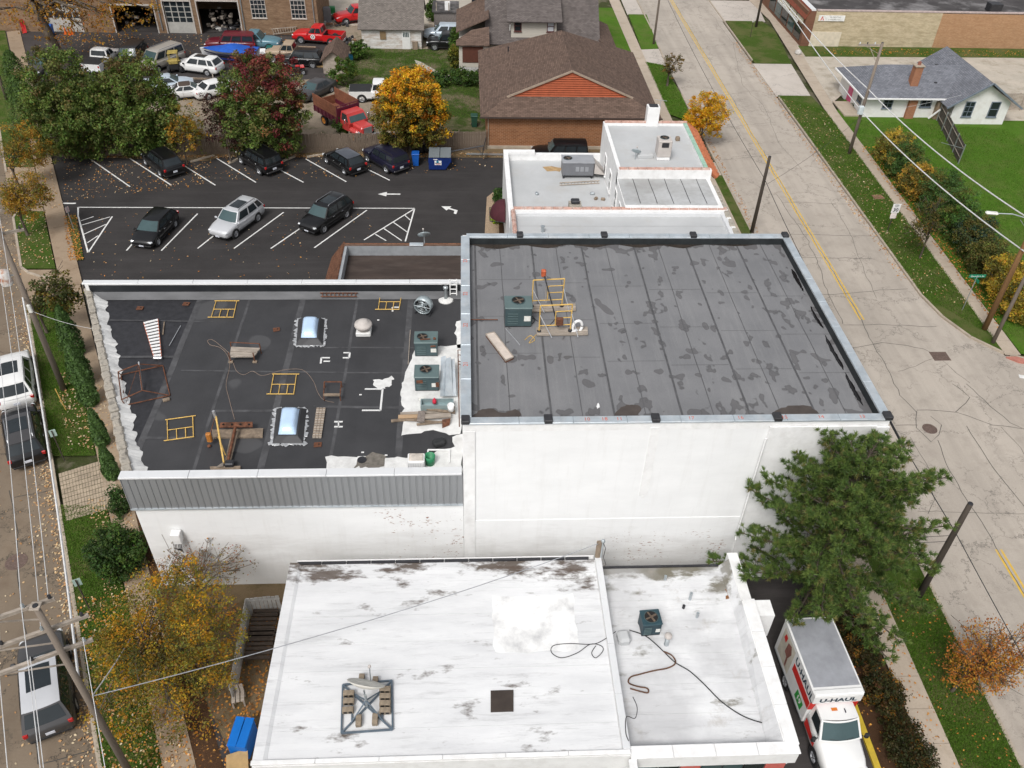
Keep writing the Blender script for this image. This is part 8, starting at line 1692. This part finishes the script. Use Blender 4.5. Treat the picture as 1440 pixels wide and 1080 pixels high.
# signs
def sign_post(name, label, base, h, mat, z0=.12, r=.03): b = P(*base,z0); o = thing(name, label, 'sign', b); MB().tube([(0,0,-.1),(0,0,h)],r,6).build('post', mat, o); return o
m_swhite = M('sign_face_white',(.75,.75,.74),.5,.03); m_sgreen = M('sign_face_green',(.0,.20,.10),.5,.05); m_sletter = M('sign_letter_black',(.03,.03,.04),.6); m_sback = M('sign_back',(.38,.50,.46),.5,.1)
o = sign_post('speed_sign', 'white speed limit sign on a dark post on the east verge', (1248,325), 2.35, m_poledark, r=.035); fa_ = Matrix.Rotation(R(12),4,'Z')
MB().cbox((.02,-.05,2.0),(.62,.02,.76),.01).build('sign_plate', m_swhite, o); MB().cbox((0,-.05,1.37),(.46,.02,.46),.01).build('lower_plate', M('sign_face_pale',(.72,.66,.64),.5), o)
text('SPEED', .13, m_sletter, 'lettering', o, frame((.02,-.064,2.27),(1,0,0),(0,0,1))); text('LIMIT', .13, m_sletter, 'lettering', o, frame((.02,-.064,2.14),(1,0,0),(0,0,1))); text('30', .42, m_sletter, 'lettering', o, frame((.02,-.064,1.86),(1,0,0),(0,0,1)), bold=.008)
o = sign_post('street_name_sign', 'green street name blades on a silver post at the corner', (1353,436), 2.85, m_steel); MB().cbox((0,0,2.75),(1.15,.03,.24),.01).build('name_blade', m_sgreen, o); MB().cbox((0,0,2.5),(.03,.8,.22),.01).build('name_blade', m_sgreen, o)
text('Glenmore Av', .17, m_swhite, 'lettering', o, frame((0,-.019,2.745),(1,0,0),(0,0,1))); text('St', .15, m_swhite, 'lettering', o, frame((.019,0,2.495),(0,1,0),(0,0,1)))
for b_, t_, lab in (((90,646),(74,606),'small pale green sign on a dark post beside the pavers'),((127,858),(111,816),'small pale green sign on a dark post near the leaf strewn verge')):
    bb = P(*b_,.12); hh = PY(*t_,bb.y).z-.12; o = sign_post('parking_sign', lab, b_, hh, m_poledark); MB().cbox((0,.04,hh-.2),(.32,.015,.46),.006,az_st).build('sign_plate', m_sback, o)
o = sign_post('lot_sign', 'small reddish sign on a thin post at the lot edge', (104,323), 1.9, m_steel, .1); MB().cbox((0,.03,1.65),(.3,.015,.42),.005,R(60)).build('sign_plate', M('faded_sign',(.55,.42,.42),.6), o)
tag(MB().tube([P(93,577,.1),P(93,577,.1)+Vector((-.1,0,1.6))],.03,5).build('yellow_stake', m_yellow), 'thin yellow stake leaning on the west verge', 'stake')
o = sign_post('far_sign', 'thin dark post with a small tag on the far east verge', (1055,52), 1.9, m_poledark); MB().cbox((0,0,1.8),(.2,.03,.25),.01).build('sign_plate', m_label, o)
tag(MB().cbox(P(1235,277,.13),(.9,.7,.04),.01,.1).build('utility_hatch', M('hatch_brown',(.22,.12,.08),.8,.2,4)), 'brown utility hatch set in the east verge', 'hatch')
# ------------------------------------------------------------------ bins, dumpster, hoop, clutter along the fence
o = thing('dumpster', 'dark blue slant sided dumpster with grey lids by the fence', 'dumpster', P(619,240,.04)+Vector((0,.75,0))); m_db = M('dumpster_blue',(.004,.020,.12),.5,.15,2); W2 = .95
MB().add([(-W2,-.75,.1),(.45,-.75,.1),(W2,-.75,.85),(W2,-.75,1.2),(-W2,-.75,1.2),(-W2,.75,.1),(.45,.75,.1),(W2,.75,.85),(W2,.75,1.35),(-W2,.75,1.35)],[(0,1,2,3,4),(9,8,7,6,5),(0,5,6,1),(1,6,7,2),(2,7,8,3),(4,9,5,0)]).build('bin', m_db, o)
for sg in (-1,1): MB().slab([(sg*.475-.45,-.8,1.24),(sg*.475+.45,-.8,1.24),(sg*.475+.45,.78,1.40),(sg*.475-.45,.78,1.40)],.05).build('lid', M('lid_grey',(.16,.18,.19),.5,.15,3,stretch=(1,6,1)), o)
MB().box(-.45,.12,-.76,-.752,.52,.90).build('label_plate', m_swhite, o); MB().box(-.55,-.2,-.76,-.752,.98,1.05).build('label_strip', m_swhite, o); MB().box(-.42,.09,-.766,-.76,.66,.71).build('label_bar', p_navy, o); MB().box(-.34,.04,-.766,-.76,.575,.62).build('label_bar', m_ured, o)
MB().lathe([(.11,0),(.11,.006)],(-.2,-.762,.8),12,'y').build('label_emblem', M('emblem_teal',(.02,.2,.3),.5), o); MB().box(-W2-.05,W2+.05,-.5,-.35,.6,.72).build('fork_pocket', m_db, o)
def wheelie(name, label, px, mat, h=1.05, z0=.04, rz=0):
    o = thing(name, label, 'bin', P(*px,z0), rz); MB().add([(-.22,-.26,.05),(.22,-.26,.05),(.22,.26,.05),(-.22,.26,.05),(-.3,-.36,h),(.3,-.36,h),(.3,.34,h),(-.3,.34,h)],[(3,2,1,0),(4,5,6,7),(0,1,5,4),(1,2,6,5),(2,3,7,6),(3,0,4,7)]).build('body', mat, o); MB().cbox((0,-.01,h+.05),(.66,.78,.1),.04).build('lid', mat, o)
    for sg in (-1,1): MB().lathe([(.12,-.03),(.12,.03)],(sg*.27,.26,.12),12,'x').build('wheel', m_black, o)
    return o
wheelie('wheelie_bin', 'bright blue wheelie bin beside the dumpster', (585,232), M('bin_blue',(.01,.10,.42),.5,.1)); wheelie('wheelie_bin', 'dark green bin toppled by the tan brick building', (667,178), M('bin_green',(.02,.07,.045),.5,.1)); wheelie('wheelie_bin', 'blue bin against the workshop wall', (73,50), M('bin_blue',(.01,.10,.42),.5,.1)); wheelie('wheelie_bin', 'teal green bin in the junk yard behind the red tree', (381,80), M('bin_teal',(.0,.10,.09),.5,.1))
o = thing('kettle_grill', 'grey kettle grill behind the dumpster', 'grill', P(610,216,.05)); MB().lathe([(.001,.55),(.25,.62),(.36,.8),(.36,.85),(.28,1.0),(.001,1.08)],(0,0,0),16).build('bowl', M('grill_grey',(.35,.37,.37),.4,.1,3,.4), o, True)
for k in range(3): a = k*2.1; MB().tube([(.2*math.cos(a),.2*math.sin(a),.65),(.35*math.cos(a),.35*math.sin(a),0)],.02,5).build('leg', m_darkmetal, o)
for i,(u,v,w_) in enumerate(((590,214,'behind the blue bin'),(600,213,'beside the grill'))): tag(MB().lathe([(.001,0),(.4,.05),(.45,.3),(.3,.6),(.1,.7),(.001,.72)],P(u,v,.05),10).build('rubbish_bag', m_black, None, True), 'black rubbish bag '+w_, 'bag')
o = thing('basketball_hoop', 'toppled black basketball hoop leaning along the fence', 'basketball hoop', P(640,216,.05), 0, None, True); a = P(628,214,.7); b = PY(680,205,a.y); MB().tube([a,b],.06,6).build('pole', m_darkmetal, o)
MB().slab([b+Vector((.05,-.5,.55)),b+Vector((.2,.5,.55)),b+Vector((.0,.5,-.6)),b+Vector((-.15,-.5,-.6))],.05).build('backboard', m_darkmetal, o); MB().tube([b+Vector((-.6,0,-.15)),b+Vector((-.15,-.2,-.6))],.03,5).build('strut', m_darkmetal, o)
o = thing('steel_gutter_length', 'grey metal gutter lengths lying along the fence foot', 'gutter', P(682,216,.08), 0, None, True)
for k in range(2): MB().bar(P(656,216+k,.1+.05*k),P(707,216.5+k,.1+.05*k),.14,.06).build('gutter', m_steel, o)
o = thing('steel_drum', 'white steel drum beside the sidewalk near the workshop', 'drum', P(20,38,.12)); MB().lathe([(.29,0),(.29,.85),(.25,.86),(.25,.84)],(0,0,0),16).build('barrel', m_white, o, True); MB().lathe([(.30,.28),(.31,.3),(.30,.32)],(0,0,0),16,'z',False).build('hoop', m_steel, o)
tag(MB().slab([P(27,28,1.4),P(33,26,1.4),P(38,46,.1),P(32,47,.1)],.05).build('red_board', M('red_sign_board',(.5,.02,.02),.6,.2,3)), 'red board leaning by the workshop bush', 'board')
for i,(u,v) in enumerate(((93,48),(98,49),(102,48))):
    o = thing('traffic_cone', 'orange traffic cone by the workshop wall, %s of three' % ('left','middle','right')[i], 'traffic cone', P(u,v,.05), 0, 'traffic cones'); MB().lathe([(.001,.75),(.05,.75),(.16,.05)],(0,0,0),12).build('cone', M('cone_orange',(.65,.12,.01),.6), o); MB().cbox((0,0,.03),(.42,.42,.05),.01).build('base', M('cone_orange',(.65,.12,.01),.6), o); MB().lathe([(.10,.38),(.075,.55)],(0,0,0),12,'z',False).build('band', m_swhite, o)
# leaning ladder by the workshop, table, junk
o = thing('leaning_ladder', 'pale extension ladder leaning flat along the workshop wall', 'ladder', P(400,47,.05), 0, None, True); a, b, c, d = PY(381,41,100.0), PY(417,37.5,100.2), PY(417,44,100.0), PY(384,48,99.9)
MB().bar(a,b,.07,.07).build('rail', m_woodgrey, o); MB().bar(d,c,.07,.07).build('rail', m_woodgrey, o)
for k in range(10): MB().bar(a.lerp(b,(k+.5)/10),d.lerp(c,(k+.5)/10),.05,.05).build('rung', m_woodgrey, o)
JK = [('junk_box',(384,83),(.9,.6,.35),m_silver,'pale box in front of the teal bin'),('white_tank',(365,77),(1.5,.8,.5),m_white,'white tank at the edge of the red tree'),('storage_crate',(432,92),(.7,.5,.4),m_steel,'grey crate behind the quad bike'),('wood_sheet',(448,95),(1.4,.1,.9),M('plywood',(.42,.28,.13),.8,.15,3),'tan plywood sheet against the little shed'),('scrap_heap',(345,45),(.8,.5,.5),m_rust,'rusty scrap lump near the workshop bay'),('blue_tarp_bundle',(493,84),(.5,.8,.5),M('tarp_cyan',(.04,.30,.50),.6,.15,3),'bright blue tarp bundle beside the little shed'),('white_sack',(488,78),(.5,.5,.4),m_white,'white sack near the little shed'),('grey_cabinet',(461,32),(.9,.8,1.7),M('cabinet_grey',(.14,.14,.15),.6,.15,2),'tall dark grey cabinet at the workshop corner'),('green_barrel',(468,22),(.7,.7,1.0),M('barrel_green',(.02,.2,.06),.5),'green barrel behind the grey cabinet'),('yellow_machine_bin',(268,184),(1.1,.7,.8),M('machine_yellow',(.55,.36,.03),.6,.2,3),'yellow machine part behind the fence sapling')]
for nm, px, sz, mt, lab in JK: c = P(*px,.05); o = thing(nm, lab, nm.split('_')[-1], c, rnd.uniform(-.3,.3)); MB().cbox((0,0,sz[2]/2),sz,.06).build('body', mt, o); MB().cbox((0,0,sz[2]+.02),(sz[0]*.92,sz[1]*.92,.05),.02).build('top', mt, o)
o = thing('timber_beam', 'long timber beam lying below the white crossover', 'beam', P(280,111,.1), 0, None, True); MB().bar(P(215,108,.15),P(318,112,.15),.15,.15).build('beam', m_wood, o); MB().bar(P(298,100,.1),P(300,112,.5),.1,.1).build('upright', m_woodgrey, o)
# small forklift-like yellow machine with tracks
c = P(248,100,.05); o = thing('yard_machine', 'old yellow skid machine between the van and the white crossover', 'machine', c, R(100)); m_my = M('machine_olive_yellow',(.34,.26,.07),.7,.25,3)
MB().cbox((0,0,.7),(1.5,1.0,.7),.08).build('chassis', m_trimblk, o); MB().cbox((-.4,0,1.15),(.8,.9,.4),.06).build('engine_cover', m_my, o)
for sx in (-.35,.45):
    for sy in (-.42,.42): MB().bar((sx,sy,.9),(sx,sy,1.9),.07,.07).build('cage_post', m_my, o)
MB().cbox((.05,0,1.93),(1.0,1.0,.07),.03).build('canopy', m_my, o)
for sy in (-.55,.55): MB().bar((-.5,sy,1.25),(1.2,sy,.5),.12,.14).build('loader_arm', m_my, o)
for sx in (-.5,.5):
    for sy in (-.6,.6): ty, rm = wheel_mesh(.36,.26); wo = place('wheel',ty,None,o,(sx,sy,.36),(0,0,0 if sy > 0 else math.pi)); place('rim',rm,None,wo)
# ------------------------------------------------------------------ patio beside the shop
pt = thing('patio_fence', 'grey picket enclosure beside the white shop under the orange tree', 'fence', P(355,905,.1), 0, None, True); m_pick = M('grey_picket',(.42,.41,.39),.85,.2,3); a, b, c = P(330,990,.1), P(352,866,.1), P(398,862,.1)
for p0, p1, n in ((a,b,22),(b,c,8)):
    for k in range(n): p = p0.lerp(p1,(k+.5)/n); MB().cbox((p.x,p.y,.75+rnd.uniform(-.02,.02)),(.16,.03,1.3),.008,math.atan2((p1-p0).y,(p1-p0).x)).build('picket', m_pick, pt)
    MB().bar(p0+Vector((0,0,1.1)),p1+Vector((0,0,1.1)),.05,.08).build('rail', m_pick, pt)
for i,(t0,t1,lab) in enumerate(((.50,.66,'dark slatted bench farther inside the picket enclosure'),(.26,.42,'dark slatted bench nearer the front of the picket enclosure'))):
    o = thing('slatted_bench', lab, 'bench', a.lerp(b,(t0+t1)/2+.25)+Vector((.75,0,0)), 0, 'slatted benches'); m_sl = M('dark_slat',(.055,.04,.03),.85,.3,4)
    for k in range(7): MB().box(-.55,.55,-.75+k*.22,-.75+k*.22+.15,.44,.5).build('slat', m_sl, o)
    for sx in (-.5,.5):
        for sy in (-.7,.7): MB().box(sx-.04,sx+.04,sy-.04,sy+.04,0,.44).build('leg', m_sl, o)
o = thing('wooden_chair', 'grey wooden chair at the end of the picket fence', 'chair', P(337,987,.1), .2)
for k in range(3): MB().box(-.25+k*.18,-.11+k*.18,-.25,.25,.4,.44).build('slat', m_woodgrey, o); MB().box(-.25+k*.18,-.11+k*.18,.22,.26,.44,.9).build('back_slat', m_woodgrey, o)
for sx in (-.22,.22):
    for sy in (-.22,.22): MB().box(sx-.03,sx+.03,sy-.03,sy+.03,0,.4).build('leg', m_woodgrey, o)
o = thing('blue_skip', 'bright blue bin lid against the white shop wall', 'bin', P(345,1048,.08), R(-8)); MB().cbox((0,0,.5),(.75,1.1,1.0),.04).build('body', M('skip_blue',(.0,.13,.48),.5,.08,2), o)
for sg in (-1,1): MB().slab([(sg*.19-.17,-.58,1.02),(sg*.19+.17,-.58,1.02),(sg*.19+.17,.58,1.12),(sg*.19-.17,.58,1.12)],.04).build('lid', M('skip_blue',(.0,.13,.48),.5,.08,2), o)
tag(MB().slab([P(318,1062,.7),P(348,1052,.75),P(350,1095,.7),P(318,1095,.7)],.03).build('plywood_sheet', M('plywood',(.42,.28,.13),.8,.15,3)), 'tan plywood sheet at the bottom edge by the shop wall', 'plywood')
# awning on the row building by the planter
o = thing('maroon_awning', 'dark maroon domed awning beside the planter', 'awning', (2.75,55.6,2.1)); 
MB().grid(lambda u, v: (-1.1*math.sin(math.pi*v/2)*math.sin(math.pi*u)**.4, -1.2+2.4*u, .0+1.1*math.cos(math.pi*v/2)*math.sin(math.pi*u)**.4),12,6).build('canvas', M('maroon_canvas',(.06,.012,.018),.85), o, True); MB().tube([(0,-1.2,0),(-1.1,-1.0,0),(-1.1,1.0,0),(0,1.2,0)],.03,5).build('frame', m_darkmetal, o)
st = bpy.data.objects.get('porch_slab')
tag(MB().lathe([(.001,.5),(.25,.45),(.4,.2),(.36,0)],P(1122,76,.12),10).build('white_boulder', M('pale_stone',(.5,.48,.45),.9,.2,5), None, True), 'white boulder on the grass by the store', 'boulder')

# heaps of scrap around the workshop corner and the junk yard
for i, (u, v, ru, rv, n, lab) in enumerate(((472,26,22,12,60,'heap of mixed scrap behind the grey cabinet'),(366,88,12,8,34,'heap of scrap behind the red leaved tree'),(398,92,16,6,30,'scrap scattered in front of the black crossover'),(490,62,9,9,30,'scrap strewn beside the white garage'),(318,38,18,5,24,'parts piled in front of the open workshop bay'))):
    for j, (nm, c_) in enumerate((('dark',(.04,.04,.045)),('pale',(.45,.44,.42)),('brown',(.18,.10,.06)))):
        mb = MB()
        for k in range(n//3): p = P(u+rnd.uniform(-ru,ru),v+rnd.uniform(-rv,rv),.1); s_ = rnd.uniform(.12,.5); mb.cbox(p+Vector((0,0,s_*.3)),(s_*rnd.uniform(.5,2.2),s_*rnd.uniform(.3,1),s_*rnd.uniform(.3,1)),.02,rnd.uniform(0,3),rnd.uniform(-.4,.4))
        o = struct(mb.build('scrap', M('scrap_'+nm,c_,.7,.5,2)), 'stuff'); o['label'] = lab+', '+nm+' pieces'; o['category'] = 'scrap'
